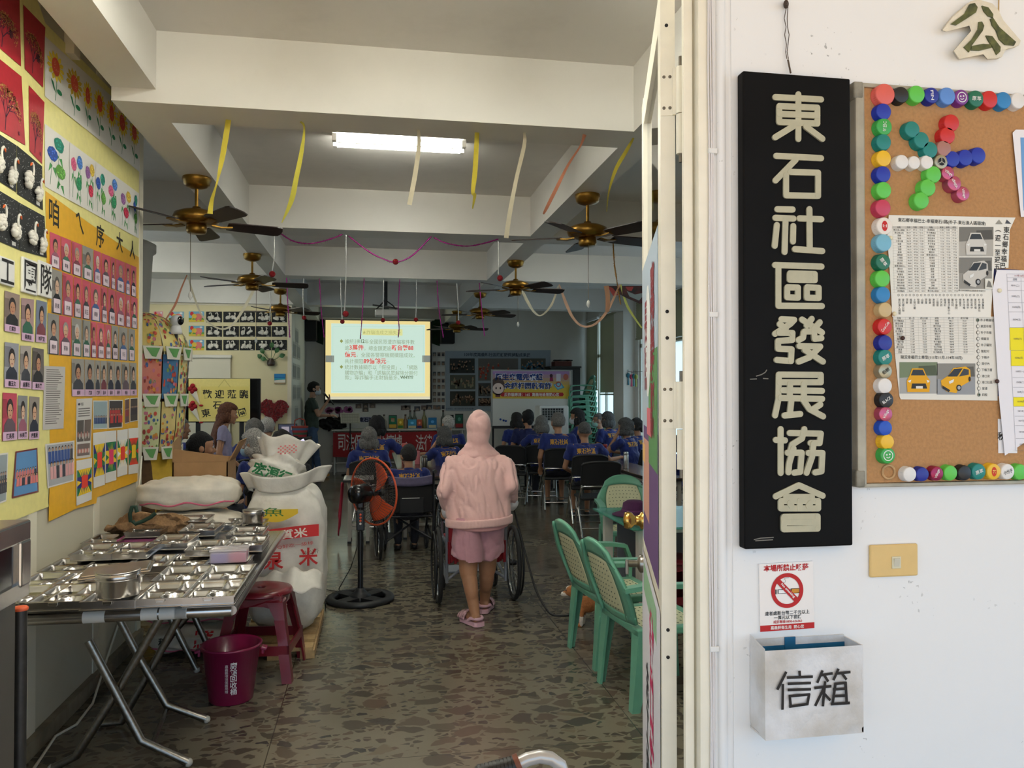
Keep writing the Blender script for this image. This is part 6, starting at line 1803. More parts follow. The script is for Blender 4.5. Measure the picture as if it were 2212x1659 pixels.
sp('person in a lettered blue shirt seen through the door gap', 1470, 958, 8.9, rz=R(34), hair=('dark', 'bob'), **NOF)
h = P(609, 962, y=6.45)
J = seated(0.04, 'lap')
sc_ = h.z / J['head'][2]
wr = (P(652, 1000, y=6.72) - V((h.x, 6.45 - 0.085 * sc_, 0))) / sc_
J['elr'], J['wrr'] = (P(668, 1035, y=6.55) - V((h.x, 6.45 - 0.085 * sc_, 0))) / sc_, wr
J['hdr'], J['hur'] = (-0.25, 0.05, 1), (0, 1, 0)
per = person('person in black with black hair raising a phone to film', (h.x, 6.45 - 0.085 * sc_, 0), 0, J, s=sc_, top=mat((22, 22, 24), 0.85), hair=('black', 'bob'), text=False, face=False, sleeve=0.8, shoes=(30, 30, 32), curl=0.9)
SEATS.append((per, tuple(per.location), sc_, 0))
pa, pb = P(645, 963, y=6.70), None
ph = thing('smartphone', 'smartphone with a bright screen held up by the person in black', 'phone', pa)
rot_ = Euler((R(6), R(-58), 0)).to_matrix()
ph.rotation_euler = (R(6), R(58), R(0))
M(mat((26, 26, 30), 0.3)).box((0, 0, 0), (0.066, 0.009, 0.138), None, 0.003).build('case', ph)
pc = Pic((0, -0.0050, 0), (1, 0, 0), (0, 0, 1))
pc.rect(-0.030, -0.065, 0.030, 0.065, (196, 190, 232), 0, emit=0.9).rect(-0.020, -0.030, 0.004, 0.012, (70, 70, 210), 1, emit=0.8).rect(-0.020, 0.022, 0.004, 0.055, (70, 70, 210), 1, emit=0.8)
for k in range(5):
 pc.rect(0.010, -0.05 + k * 0.02, 0.024, -0.046 + k * 0.02, (120, 120, 150), 1, emit=0.5)
pc.build('screen', ph)
def standing():
 return {'hipl': (-0.085, 0, 0.86), 'hipr': (0.085, 0, 0.86), 'knl': (-0.09, 0.02, 0.47), 'knr': (0.09, 0.02, 0.47), 'anl': (-0.10, -0.01, 0.085), 'anr': (0.10, -0.01, 0.085), 'shl': (-0.165, 0.0, 1.325), 'shr': (0.165, 0.0, 1.325), 'head': (0, 0.045, 1.535), 'ell': (-0.22, -0.02, 1.06), 'elr': (0.22, -0.02, 1.06), 'wrl': (-0.21, 0.08, 0.84), 'wrr': (0.21, 0.08, 0.84)}
J = standing()
J.update(elr=(0.20, 0.10, 1.08), wrr=(0.08, 0.26, 1.30), ell=(-0.22, 0.06, 1.06), wrl=(-0.12, 0.32, 1.06), knr=(0.09, 0.06, 0.47), anr=(0.10, 0.12, 0.085), hdr=(-0.2, 0.5, 0.9))
J['hur'] = (0, 1, -0.5)
q0 = P(674, 1028, z=0)
pr = person('presenter in a dark green t-shirt and jeans speaking into a microphone', (q0.x, 14.75, 0), R(-82), J, s=1.045, skin='fair', top=mat((62, 74, 66), 0.85, noise=0.1), pants=mat((74, 96, 128), 0.85, noise=0.35, nscale=6, sub=(54, 70, 98)), hair=('black', 'short'), text=False, shoes=(178, 126, 62), voxel=0.010, mask=(206, 214, 220), extra=lambda t, q, F, hs, tor: [M(mat((40, 36, 34), 0.3)).tube([F((e * 0.031 + 0.022 * math.cos(k * PI / 6), 0.102, 0.022 * math.sin(k * PI / 6)), hs) for k in range(12)], 0.002, 5, closed=True).build('glasses', t) for e in (-1, 1)])
m3 = Euler((0, 0, R(-82))).to_matrix()
mw = m3 @ (V((0.07, 0.30, 1.345)) * 1.045) + V((q0.x, 14.75, 0))
mf = m3 @ (V((0.02, 0.20, 1.47)) * 1.045) + V((q0.x, 14.75, 0))
mc = thing('microphone', 'grey microphone held to the mouth of the presenter', 'microphone', mw)
under(mc, M(mat((40, 40, 42), 0.4)).tube([mw + (mw - mf) * 0.7, mf.lerp(mw, 0.2)], [0.013, 0.018], 12).build('handle'))
under(mc, M(mat((150, 150, 152), 0.4, 0.9)).ball(mf.lerp(mw, 0.1), 0.027, 12).build('grille'))
h = P(492, 893, y=8.35)
J = standing()
J.update(head=(0.0, 0.075, 1.515), ell=(-0.23, 0.02, 1.06), wrl=(-0.22, 0.20, 0.90), elr=(0.22, -0.05, 1.06), wrr=(0.22, 0.06, 0.86), knl=(-0.09, 0.14, 0.48), anl=(-0.10, 0.14, 0.085), anr=(0.10, -0.22, 0.11))
s_ = h.z / 1.515
person('woman with long brown hair in a lilac t-shirt walking past the screen', (h.x - 0.06, 8.35, 0), R(-74), J, s=s_, skin='tan', top=mat((142, 136, 164), 0.85, noise=0.1), sleeve=0.5, hair=('brown', 'long'), text=False, voxel=0.0095, pitch=R(-8))
C0 = V((0.69, 5.22, 0))
def rel(px, py, y):
 return P(px, py, y=y) - C0
J = {'hipl': (-0.075, -0.02, 0.70), 'hipr': (0.075, -0.02, 0.70), 'knl': rel(1012, 1238, 5.16), 'knr': rel(1052, 1232, 5.30), 'anl': rel(1027, 1332, 5.10), 'anr': rel(1046, 1304, 5.40),
     'shl': rel(975, 1000, 5.26), 'shr': rel(1092, 1000, 5.26), 'head': rel(1034, 928, 5.33), 'ell': rel(958, 1062, 5.16), 'elr': rel(1106, 1048, 5.18), 'wrl': rel(966, 1098, 5.33), 'wrr': rel(1106, 1082, 5.35)}
J['toel'], J['toer'] = J['anl'] + V((-0.06, 0.12, -0.04)), J['anr'] + V((0.05, 0.13, -0.04))
J['hipl'], J['hipr'] = V(J['hipl']), V(J['hipr'])
J['hdl'], J['hdr'] = (-0.1, 0.9, -0.4), (0.05, 0.9, -0.3)
M_pinkh = mat((232, 188, 182), 0.85, noise=0.05, nscale=7, bump=0.7, sheen=0.3)
M_pinks = mat((192, 142, 152), 0.85, noise=0.08, nscale=30, sheen=0.2)
def carer_extra(t, q, F, hs, tor):
 hood = M(M_pinkh)
 c = q['head']
 hood.ball(c + V((0.0, -0.012, 0.028)), (0.092, 0.112, 0.112), 22).ball(c + V((-0.006, -0.02, -0.045)), (0.084, 0.098, 0.10), 20).ball(c + V((-0.012, -0.02, -0.125)), (0.100, 0.085, 0.07), 20).ball(c + V((0.0, 0.015, 0.078)), (0.060, 0.085, 0.066), 16)
 hood.ball(c + V((0, -0.03, -0.175)), (0.135, 0.10, 0.055), 18)
 hood.cap(c + V((-0.07, -0.03, -0.13)), c + V((-0.115, -0.03, -0.175)), 0.05, 0.04).cap(c + V((0.05, -0.03, -0.13)), c + V((0.115, -0.03, -0.18)), 0.05, 0.04)
 o = hood.build('hood', t)
 crease(remesh(o, 0.011, 4), 0.010, (8, 8, 5), 4)
 sw = M(M_pinkh)
 pel = (q['hipl'] + q['hipr']) / 2
 sh = (q['shl'] + q['shr']) / 2
 N_ = 30
 prof = [(1.04, 0.02, 0.02), (1.025, 0.07, 0.06), (0.99, 0.13, 0.085), (0.93, 0.185, 0.11), (0.85, 0.215, 0.128), (0.72, 0.222, 0.135), (0.5, 0.220, 0.140), (0.3, 0.222, 0.145), (0.12, 0.222, 0.15), (0.02, 0.212, 0.145)]
 z0, z1_ = 0.655, sh.z + 0.045
 vs, fs = [], []
 for f_, a, b_ in prof:
  for k in range(N_):
   th = 2 * PI * k / N_
   cx = sh.x * f_ + pel.x * (1 - f_)
   cy = sh.y * f_ + pel.y * (1 - f_)
   rip = 1 + (0.030 * math.sin(k * 2.1 + 1.5 * math.sin(k)) * max(0, 0.75 - f_) + 0.012 * math.sin(k * 0.9 + f_ * 9))
   vs.append(V((cx + a * math.cos(th) * rip, cy + b_ * math.sin(th) * rip, z0 + (z1_ - z0) * f_)))
 n_r = len(prof)
 fs = [(i * N_ + k, (i + 1) * N_ + k, (i + 1) * N_ + (k + 1) % N_, i * N_ + (k + 1) % N_) for i in range(n_r - 1) for k in range(N_)]
 fs += [list(range(N_)), [(n_r - 1) * N_ + k for k in range(N_)][::-1]]
 sw.add(vs, fs, True)
 for k in 'lr':
  sw.cap(sh + V((0, 0, 0.02)), q['sh' + k] + V((0, 0, -0.012)), 0.06, 0.066).cap(q['sh' + k] + V((0, 0, -0.012)), q['el' + k], 0.070, 0.060).cap(q['el' + k], q['wr' + k] - V((0, 0.03, -0.012)), 0.058, 0.042)
  sw.ball(q['sh' + k] + (sh - q['sh' + k]) * 0.3 + V((0, 0, -0.06)), (0.09, 0.10, 0.09), 14)
 o = sw.build('hoodie', t)
 crease(remesh(o, 0.010, 5), 0.016, (8, 6, 3.2), 2)
 rb_ = M(M_pinkh)
 for k in range(60):
  th = 2 * PI * k / 60
  rb_.tube([(pel.x + 0.214 * math.cos(th), pel.y + 0.147 * math.sin(th), 0.635 + 0.01 * math.cos(th)), (pel.x + 0.216 * math.cos(th), pel.y + 0.149 * math.sin(th), 0.690 + 0.01 * math.cos(th))], 0.0125, 6)
 ro = rb_.build('hem_band', t)
 remesh(ro, 0.008, 2)
 tl = M(mat((206, 150, 150), 0.85))
 tl.grid(lambda a, b_: (pel.x + 0.20 * math.cos(PI + PI * a), pel.y + 0.137 * math.sin(PI + PI * a), 0.665 - 0.055 * b_ * math.sin(PI * a) ** 0.7), 24, 4)
 to = tl.build('t_shirt_tail', t)
 to.modifiers.new('t', 'SOLIDIFY').thickness = 0.004
 st = M(M_pinks)
 for k, sg in (('l', -1), ('r', 1)):
  vs = []
  for j, (f_, a, b_) in enumerate(((0.0, 0.100, 0.125), (0.35, 0.104, 0.122), (0.7, 0.110, 0.112), (1.0, 0.112, 0.105))):
   c = q['hip' + k].lerp(q['kn' + k], f_ * 0.80)
   for m_ in range(20):
    th = 2 * PI * m_ / 20
    zz = c.z + (0.045 * abs(math.cos(th)) * (1 if sg * math.cos(th) > 0 else 0.1) if j == 3 else 0)
    vs.append(V((c.x + a * math.cos(th) + (0.006 * sg), c.y + b_ * math.sin(th), zz)))
  st.add(vs, [(j * 20 + m_, (j + 1) * 20 + m_, (j + 1) * 20 + (m_ + 1) % 20, j * 20 + (m_ + 1) % 20)[::-1] for j in range(3) for m_ in range(20)] + [list(range(20))[::-1][::-1], list(range(60, 80))], True)
 st.ball(pel + V((0, 0, -0.02)), (0.180, 0.120, 0.085), 20)
 so = st.build('shorts', t)
 crease(remesh(so, 0.009, 3), 0.011, (8, 6, 4), 9)
 for k in 'lr':
  M(mat((228, 226, 228), 0.8)).cap(q['wr' + k] - V((0, 0.02, 0.01)), q['wr' + k] + V((0, 0.01, -0.035)), 0.042, 0.036).build('white_cuff', t)
 for k in 'lr':
  fd = q['toe' + k] - q['an' + k]
  fdn = V((fd.x, fd.y, 0)).normalized()
  rm = Matrix.Rotation(math.atan2(-fdn.x, fdn.y), 3, 'Z')
  b0 = V((q['an' + k].x, q['an' + k].y, 0))
  cl = M(mat((222, 178, 190), 0.5))
  lift = 0.0 if k == 'l' else 0.0
  pts = [(-0.040, -0.045), (-0.028, -0.062), (0, -0.068), (0.028, -0.062), (0.040, -0.045), (0.038, 0.03), (0.047, 0.10), (0.036, 0.15), (0.010, 0.168), (-0.020, 0.162), (-0.044, 0.12), (-0.042, 0.05)]
  cl.prism([b0 + rm @ V((x, y, 0.004)) for x, y in pts], (0, 0, 0.026))
  cl.build('clog_sole', t)
  up = M(mat((222, 178, 190), 0.5, noise=0.9, nscale=55, sub=(120, 84, 70)))
  def vamp(a, b_):
   th = PI * a
   y = 0.055 + 0.105 * b_
   w_ = 0.050 * (1 - 0.35 * b_ ** 3)
   h_ = 0.056 * (1 - 0.55 * b_ ** 2)
   return b0 + rm @ V((w_ * math.cos(th), y, 0.028 + h_ * math.sin(th)))
  up.grid(vamp, 14, 8)
  uo = up.build('clog_upper', t)
  uo.modifiers.new('t', 'SOLIDIFY').thickness = 0.006
  M(mat((222, 178, 190), 0.5)).tube([b0 + rm @ V((0.043 * math.cos(a), 0.02 + (0.075 if math.sin(a) < 0 else 0.05) * math.sin(a), 0.034 + (0.018 if math.sin(a) < -0.3 else 0))) for a in [PI + PI * k_ / 10 for k_ in range(11)]], 0.011, 8).build('clog_rim', t)
carer = None
def carer_person():
 t = thing('person', 'carer in a hooded pink sweater, pink shorts and printed clogs pushing a wheelchair', 'person', C0)
 q = {k: V(v) for k, v in J.items()}
 b = M(SK['tan'])
 pel = (q['hipl'] + q['hipr']) / 2
 sh = (q['shl'] + q['shr']) / 2
 b.ball(pel, (0.15, 0.10, 0.11)).cap(pel, sh - V((0, 0, 0.08)), 0.10, 0.09).ball(q['head'], (0.076, 0.095, 0.105)).ball(q['head'] + V((0, 0.03, -0.06)), (0.055, 0.06, 0.055)).cap(sh, q['head'] - V((0, 0, 0.06)), 0.040, 0.044)
 b.cap(q['head'] + V((0, 0.088, -0.01)), q['head'] + V((0, 0.105, -0.035)), 0.011, 0.014)
 for k in 'lr':
  b.cap(sh - V((0, 0, 0.03)), q['sh' + k] - V((0, 0, 0.02)), 0.04, 0.04).cap(q['sh' + k], q['el' + k], 0.042, 0.034).cap(q['el' + k], q['wr' + k], 0.034, 0.024)
  b.cap(q['hip' + k], q['kn' + k], 0.086, 0.060).cap(q['kn' + k], q['an' + k], 0.054, 0.032)
  b.cap(q['kn' + k].lerp(q['an' + k], 0.15) + V((0, -0.014, 0)), q['kn' + k].lerp(q['an' + k], 0.45) + V((0, -0.014, 0)), 0.052, 0.046)
  b.cap(q['an' + k], V((q['an' + k].x, q['an' + k].y - 0.028, 0.055)), 0.031, 0.030).cap(q['an' + k] - V((0, 0, 0.01)), V((q['toe' + k].x, q['toe' + k].y, 0.05)), 0.032, 0.026)
  hand(b, q['wr' + k], V(J['hd' + k]), V((0, 0.4, 1)), 0.88, -1 if k == 'r' else 1, 1.0)
 bo = b.build('body', t)
 remesh(bo, 0.0085, 3)
 bo['label'] = 'bare skin of legs and hands'
 carer_extra(t, q, None, 1, None)
 return t
carer = carer_person()
def chair_proto():
 t = thing('folding_chair', 'x', 'chair', (0, 0, 0))
 k = 0.9
 pad = mat((20, 20, 22), 0.55, noise=0.2)
 M(pad).box((0, 0.01, 0.405), (0.40, 0.38, 0.035), None, 0.015).build('seat', t)
 b = M(pad)
 b.grid(lambda a, c: (0.20 * (2 * a - 1), -0.222 - 0.045 * (1 - (2 * a - 1) ** 2) - 0.05 * c, 0.56 + 0.24 * c - 0.03 * (2 * a - 1) ** 4 * c), 10, 6)
 b.grid(lambda a, c: (0.20 * (1 - 2 * a), -0.200 - 0.045 * (1 - (2 * a - 1) ** 2) - 0.05 * c, 0.56 + 0.24 * c - 0.03 * (2 * a - 1) ** 4 * c), 10, 6)
 b.tube([(0.20 * (2 * i / 10 - 1), -0.211 - 0.045 * (1 - (2 * i / 10 - 1) ** 2) - 0.05, 0.80 - 0.03 * (2 * i / 10 - 1) ** 4) for i in range(11)], 0.014, 8)
 for sx_ in (-1, 1):
  b.tube([(sx_ * 0.20, -0.211, 0.56), (sx_ * 0.20, -0.261, 0.77)], 0.014, 8)
 b.build('backrest', t)
 for sx_ in (-1, 1):
  M(M_chrome).tube([(sx_ * 0.185, -0.265, 0.79), (sx_ * 0.195, -0.21, 0.56), (sx_ * 0.20, -0.10, 0.40), (sx_ * 0.205, 0.19, 0.01)], 0.011, 10).build('front_leg', t)
  M(M_chrome).tube([(sx_ * 0.19, 0.10, 0.40), (sx_ * 0.20, -0.10, 0.24), (sx_ * 0.205, -0.27, 0.012)], 0.011, 10).build('rear_leg', t)
  M(M_alu).box((sx_ * 0.192, -0.19, 0.47), (0.004, 0.035, 0.05), (0.3, 0, 0)).build('hinge_plate', t)
 M(M_chrome).tube([(-0.198, -0.20, 0.50), (-0.198, -0.235, 0.535), (-0.18, -0.245, 0.545), (0.18, -0.245, 0.545), (0.198, -0.235, 0.535), (0.198, -0.20, 0.50)], 0.011, 10).build('back_bar', t)
 M(M_chrome).tube([(-0.203, 0.11, 0.12), (0.203, 0.11, 0.12)], 0.008, 8).tube([(-0.203, -0.205, 0.10), (0.203, -0.205, 0.10)], 0.008, 8).build('cross_bars', t)
 return t
ch0 = chair_proto()
ch0['group'] = 'black folding chairs'
def put_chair(x, y, rz, lab, used=[0]):
 l = 'black folding chair with chrome legs ' + lab
 if not used[0]:
  used[0] = 1
  ch0.location = (x, y, 0)
  ch0.rotation_euler = (0, 0, rz)
  ch0['label'] = l
  return ch0
 return dup(ch0, (x, y, 0), rz, l)
UND = ['under the grey haired elder behind the floor fan', 'under the curly haired person by the brown table', None, 'under the elder leaning beside the brown table', 'under the white haired elder beyond the brown table', 'under the fluffy white haired masked elder', 'under the grey haired elder behind the masked one', 'under the white haired elder near the heart', 'under the dark haired person behind the cardboard box', 'under the grey haired person by the lantern', 'under the first person of the whiteboard row', 'under the person with the white back print', 'under the elder left of the large man', 'under the large man with crossed brown legs', 'under the nearly bald man', 'under the masked person by the air cooler', 'under the green masked elder', 'under the elder beside the green masked one', 'under the elder resting a cheek', 'under the person behind the cheek resting elder', 'under the person seen through the door gap', 'under the person filming with a phone']
UND[13] = 'under the large man with short grey hair'
for (t, loc, s, rz), u in zip(SEATS, UND):
 if u:
  put_chair(loc[0], loc[1], rz, u)
put_chair(2.34, 8.16, R(-3), 'standing empty nearest the green desk')
q = P(1133, 1000, z=0.45)
put_chair(1.93, 10.78, R(-24), 'turned askew, empty, left of the large man')
M_tyre = mat((34, 34, 34), 0.7)
def wheelchair(loc, rz, lab, frame, canvas, back_c, hz=0.80):
 t = thing('wheelchair', lab, 'wheelchair', loc, rz)
 fm_, cm = mat(frame, 0.35, 0.3), mat(canvas, 0.85, noise=0.15)
 RW = 0.27
 W_ = 0.275
 for sx_ in (-1, 1):
  def ring(r, x):
   return [(x, r * math.cos(2 * PI * k / 40), RW + r * math.sin(2 * PI * k / 40)) for k in range(40)]
  wh = M(M_tyre).tube(ring(RW - 0.016, sx_ * W_), 0.016, 10, closed=True).build('wheel', t)
  M(M_chrome).tube(ring(RW - 0.034, sx_ * W_), 0.007, 8, closed=True).build('rim', wh)
  sp_ = M(mat((170, 170, 168), 0.3, 0.9))
  for k in range(20):
   a = 2 * PI * k / 20
   sp_.tube([(sx_ * (W_ - 0.012), 0.02 * math.cos(a + 1), RW + 0.02 * math.sin(a + 1)), (sx_ * W_, (RW - 0.036) * math.cos(a), RW + (RW - 0.036) * math.sin(a))], 0.0012, 4)
  sp_.build('spokes', wh)
  M(M_black).cyl((sx_ * (W_ - 0.03), 0, RW), (sx_ * (W_ + 0.02), 0, RW), 0.022, seg=12).build('hub', wh)
  M(M_black).tube(ring(RW - 0.036, sx_ * (W_ + 0.032)), 0.008, 8, closed=True).build('push_rim', wh)
  cs_ = M(M_tyre).tube([(sx_ * 0.20, 0.42 + 0.075 * math.cos(2 * PI * k / 24), 0.088 + 0.075 * math.sin(2 * PI * k / 24)) for k in range(24)], 0.013, 8, closed=True).build('caster', t)
  M(mat((70, 70, 72), 0.5)).lathe([(0.060, -0.008), (0.066, 0), (0.060, 0.008), (0.02, 0.012), (0, 0.012)], (sx_ * 0.20, 0.42, 0.088), 20, (1, 0, 0)).build('caster_disc', cs_)
  M(fm_).tube([(sx_ * 0.20, 0.42, 0.10), (sx_ * 0.20, 0.40, 0.19), (sx_ * 0.215, 0.36, 0.24)], 0.010, 8).build('caster_fork', t)
  f = M(fm_)
  f.tube([(sx_ * 0.215, -0.15, hz), (sx_ * 0.215, -0.04, hz - 0.01), (sx_ * 0.215, -0.02, hz - 0.05), (sx_ * 0.215, -0.01, 0.14)], 0.0115, 10)
  f.tube([(sx_ * 0.215, -0.01, 0.42), (sx_ * 0.215, 0.36, 0.42), (sx_ * 0.215, 0.42, 0.38), (sx_ * 0.205, 0.50, 0.16)], 0.0115, 10)
  f.tube([(sx_ * 0.215, -0.01, 0.16), (sx_ * 0.215, 0.38, 0.20)], 0.0115, 10)
  f.tube([(sx_ * 0.228, -0.01, 0.58), (sx_ * 0.228, 0.25, 0.58), (sx_ * 0.226, 0.28, 0.42)], 0.010, 10)
  f.build('side_frame', t)
  M(M_black).tube([(sx_ * 0.215, -0.16, hz), (sx_ * 0.215, -0.055, hz - 0.007)], 0.017, 12).build('hand_grip', t)
  M(M_black).box((sx_ * 0.228, 0.12, 0.598), (0.05, 0.26, 0.03), None, 0.01).build('armrest', t)
  M(fm_).box((sx_ * 0.12, 0.53, 0.12), (0.16, 0.13, 0.012), (0.2, 0, 0), 0.004).build('footplate', t)
 M(cm).bx((-0.21, -0.02, 0.415), (0.21, 0.36, 0.435), 0.008).build('seat', t)
 bk_ = M(cm)
 bk_.grid(lambda a, c: (0.21 * (2 * a - 1), -0.015 - 0.03 * math.sin(PI * a), 0.44 + (hz - 0.09 - 0.44) * c), 10, 6)
 bk_.grid(lambda a, c: (0.21 * (1 - 2 * a), -0.006 - 0.03 * math.sin(PI * a), 0.44 + (hz - 0.09 - 0.44) * c), 10, 6)
 bk_.build('backrest', t)
 M(fm_).tube([(-0.215, -0.01, 0.16), (0.215, 0.20, 0.41)], 0.0105, 8).tube([(0.215, -0.01, 0.16), (-0.215, 0.20, 0.41)], 0.0105, 8).tube([(-0.215, -0.005, 0.38), (0.215, -0.005, 0.38)], 0.0105, 8).build('cross_brace', t)
 return t
wc1 = wheelchair((0.735, 5.70, 0), R(0), 'grey framed wheelchair with red canvas pushed by the carer in pink', (150, 156, 166), (150, 22, 36), None, 0.76)
sk = M(mat((150, 22, 36), 0.85, noise=0.3, nscale=40))
for k in range(28):
 a = -0.20 + 0.40 * k / 27
 sk.tube([(a, -0.035 - 0.008 * (k % 2), 0.44), (a, -0.038 - 0.010 * (k % 2), 0.285 + 0.01 * (k % 3))], 0.012, 6)
so_ = sk.build('fringed_cover', wc1)
so_['label'] = 'pleated red cover under the backrest'
wl3, ws3 = SEATS[2][1], SEATS[2][2]
wc2 = wheelchair((wl3[0], wl3[1] - 0.075, 0), R(3), 'black wheelchair with a lilac cloth over its back behind the floor fan', (40, 40, 44), (24, 24, 26), None, 0.80)
cl_ = M(mat((104, 98, 128), 0.9, noise=0.15))
cl_.grid(lambda a, c: (0.20 * (2 * a - 1), -0.062 + 0.03 * math.sin(PI * c) * 0 + (0.075 if c > 0.5 else 0.0) * (c - 0.5) * 2, 0.66 + 0.075 * math.sin(PI * min(c, 0.5)) + 0.02 * (2 * a - 1) ** 2 - (0.0 if c < 0.5 else 0.0)), 14, 8)
co_ = cl_.build('back_cloth', wc2)
co_.modifiers.new('t', 'SOLIDIFY').thickness = 0.006
co_['label'] = 'lilac cloth'
pk = M(mat((20, 20, 22), 0.6)).bx((-0.10, -0.075, 0.42), (0.12, -0.055, 0.56), 0.006)
pk.build('back_pocket', wc2)
M(M_white).box((0.0, -0.078, 0.557), (0.16, 0.004, 0.006)).build('pocket_trim', wc2)
M_grn = mat((104, 168, 140), 0.38, noise=0.06, coat=0.15)
M_crm = mat((214, 214, 176), 0.45)
def arm_chair(loc, rz, lab, lean=0.0):
 t = thing('plastic_armchair', lab, 'chair', loc, rz, 'green plastic armchairs')
 W_, D_, H_ = 0.225, 0.20, 0.385
 back = lambda a, c: V(((0.20 + 0.035 * math.sin(PI * min(c * 1.1, 1))) * a * (1 - 0.35 * max(0, c - 0.6) ** 1.2 * 2), -D_ - 0.13 * c - 0.05 * (1 - a * a) * 0.6, H_ + 0.02 + 0.385 * c * (1 - 0.13 * (abs(a) ** 2.5) * (1 if c > 0.5 else c * 2))))
 for sx_ in (-1, 1):
  f = M(M_grn)
  f.grid(lambda u, v: back(sx_ * (0.66 + 0.34 * u), v), 3, 14)
  o = f.build('back_side_rail', t)
  o.modifiers.new('t', 'SOLIDIFY').thickness = 0.016
 f = M(M_grn)
 f.grid(lambda u, v: back(2 * u - 1, 0.80 + 0.20 * v), 18, 4)
 o = f.build('back_top_band', t)
 o.modifiers.new('t', 'SOLIDIFY').thickness = 0.018
 f = M(M_grn)
 f.grid(lambda u, v: back(2 * u - 1, 0.0 + 0.10 * v), 14, 3)
 o = f.build('back_lower_rail', t)
 o.modifiers.new('t', 'SOLIDIFY').thickness = 0.016
 pn = M(M_crm)
 pn.grid(lambda u, v: back(0.66 * (2 * u - 1), 0.10 + 0.70 * v) + V((0, 0.004, 0)), 12, 12)
 po_ = pn.build('back_panel', t)
 po_.modifiers.new('t', 'SOLIDIFY').thickness = 0.006
 ho_ = M(mat((60, 84, 68), 0.8))
 for i in range(9):
  for j in range(9):
   u, v = (i + 0.5 + 0.25 * (j % 2)) / 9.6, (j + 0.5) / 9.2
   a, b = back(0.62 * (2 * u - 1), 0.11 + 0.68 * v), back(0.62 * (2 * u - 1) + 0.03, 0.11 + 0.68 * v)
   for off in (-0.0045, 0.0112):
    ho_.box((a + b) / 2 + V((0, off, 0)), ((b - a).length, 0.001, 0.006))
 ho_.build('perforations', po_)['kind'] = 'stuff'
 st = M(M_grn)
 st.bx((-W_, -D_, H_ - 0.03), (-W_ + 0.05, D_, H_ + 0.006), 0.008).bx((W_ - 0.05, -D_, H_ - 0.03), (W_, D_, H_ + 0.006), 0.008).bx((-W_, D_ - 0.05, H_ - 0.035), (W_, D_ + 0.005, H_ + 0.004), 0.01).bx((-W_, -D_, H_ - 0.03), (W_, -D_ + 0.05, H_ + 0.004), 0.008)
 st.build('seat_frame', t)
 sp2 = M(M_crm).bx((-W_ + 0.045, -D_ + 0.045, H_ - 0.010), (W_ - 0.045, D_ - 0.045, H_ + 0.002)).build('seat_panel', t)
 ho_ = M(mat((90, 110, 84), 0.8))
 for i in range(8):
  for j in range(10):
   ho_.box((-0.15 + 0.30 * i / 7 + 0.012 * (j % 2), -0.14 + 0.28 * j / 9, H_ + 0.0025), (0.016, 0.006, 0.001))
 ho_.build('perforations', sp2)['kind'] = 'stuff'
 for sx_ in (-1, 1):
  for sy_ in (-1, 1):
   lg = M(M_grn)
   def prof(x, y, w, z):
    return [V((x, y, z)), V((x - sx_ * w, y, z)), V((x - sx_ * w, y - sy_ * 0.014, z)), V((x - sx_ * 0.016, y - sy_ * 0.02, z)), V((x - sx_ * 0.014, y - sy_ * w, z)), V((x, y - sy_ * w, z))]
   A_, B_ = prof(sx_ * W_, sy_ * D_ * (1.0 if sy_ > 0 else 0.98), 0.080, H_), prof(sx_ * (W_ - 0.035 + 0.03), sy_ * (D_ + 0.028), 0.042, 0)
   mid = prof(sx_ * (W_ + 0.002), sy_ * (D_ + 0.012), 0.062, H_ * 0.5)
   lg.add(A_ + mid + B_, [(r_ * 6 + i, r_ * 6 + (i + 1) % 6, (r_ + 1) * 6 + (i + 1) % 6, (r_ + 1) * 6 + i) for i in range(6) for r_ in (0, 1)] + [(0, 1, 2, 3, 4, 5), (12, 13, 14, 15, 16, 17)])
   lg.build('leg', t)
  ar = M(M_grn)
  xa = sx_ * (W_ + 0.018)
  ar.tube([back(sx_ * 0.95, 0.52), V((xa, -0.15, H_ + 0.215)), V((xa, 0.06, H_ + 0.205)), V((xa, 0.155, H_ + 0.19)), V((xa, 0.185, H_ + 0.12)), V((sx_ * W_, 0.175, H_ - 0.01))], 0.02, flat=(0.055, 0.022))
  ar.build('armrest', t)
 return t
arm_chair((1.385, 4.38, 0), R(-84), 'green plastic armchair with cream woven back, farther of the front two')
arm_chair((1.400, 3.80, 0), R(-84), 'green plastic armchair with cream woven back, nearest the open door')
arm_chair((2.10, 6.32, 0), R(172), 'green plastic armchair behind the glass topped desk')
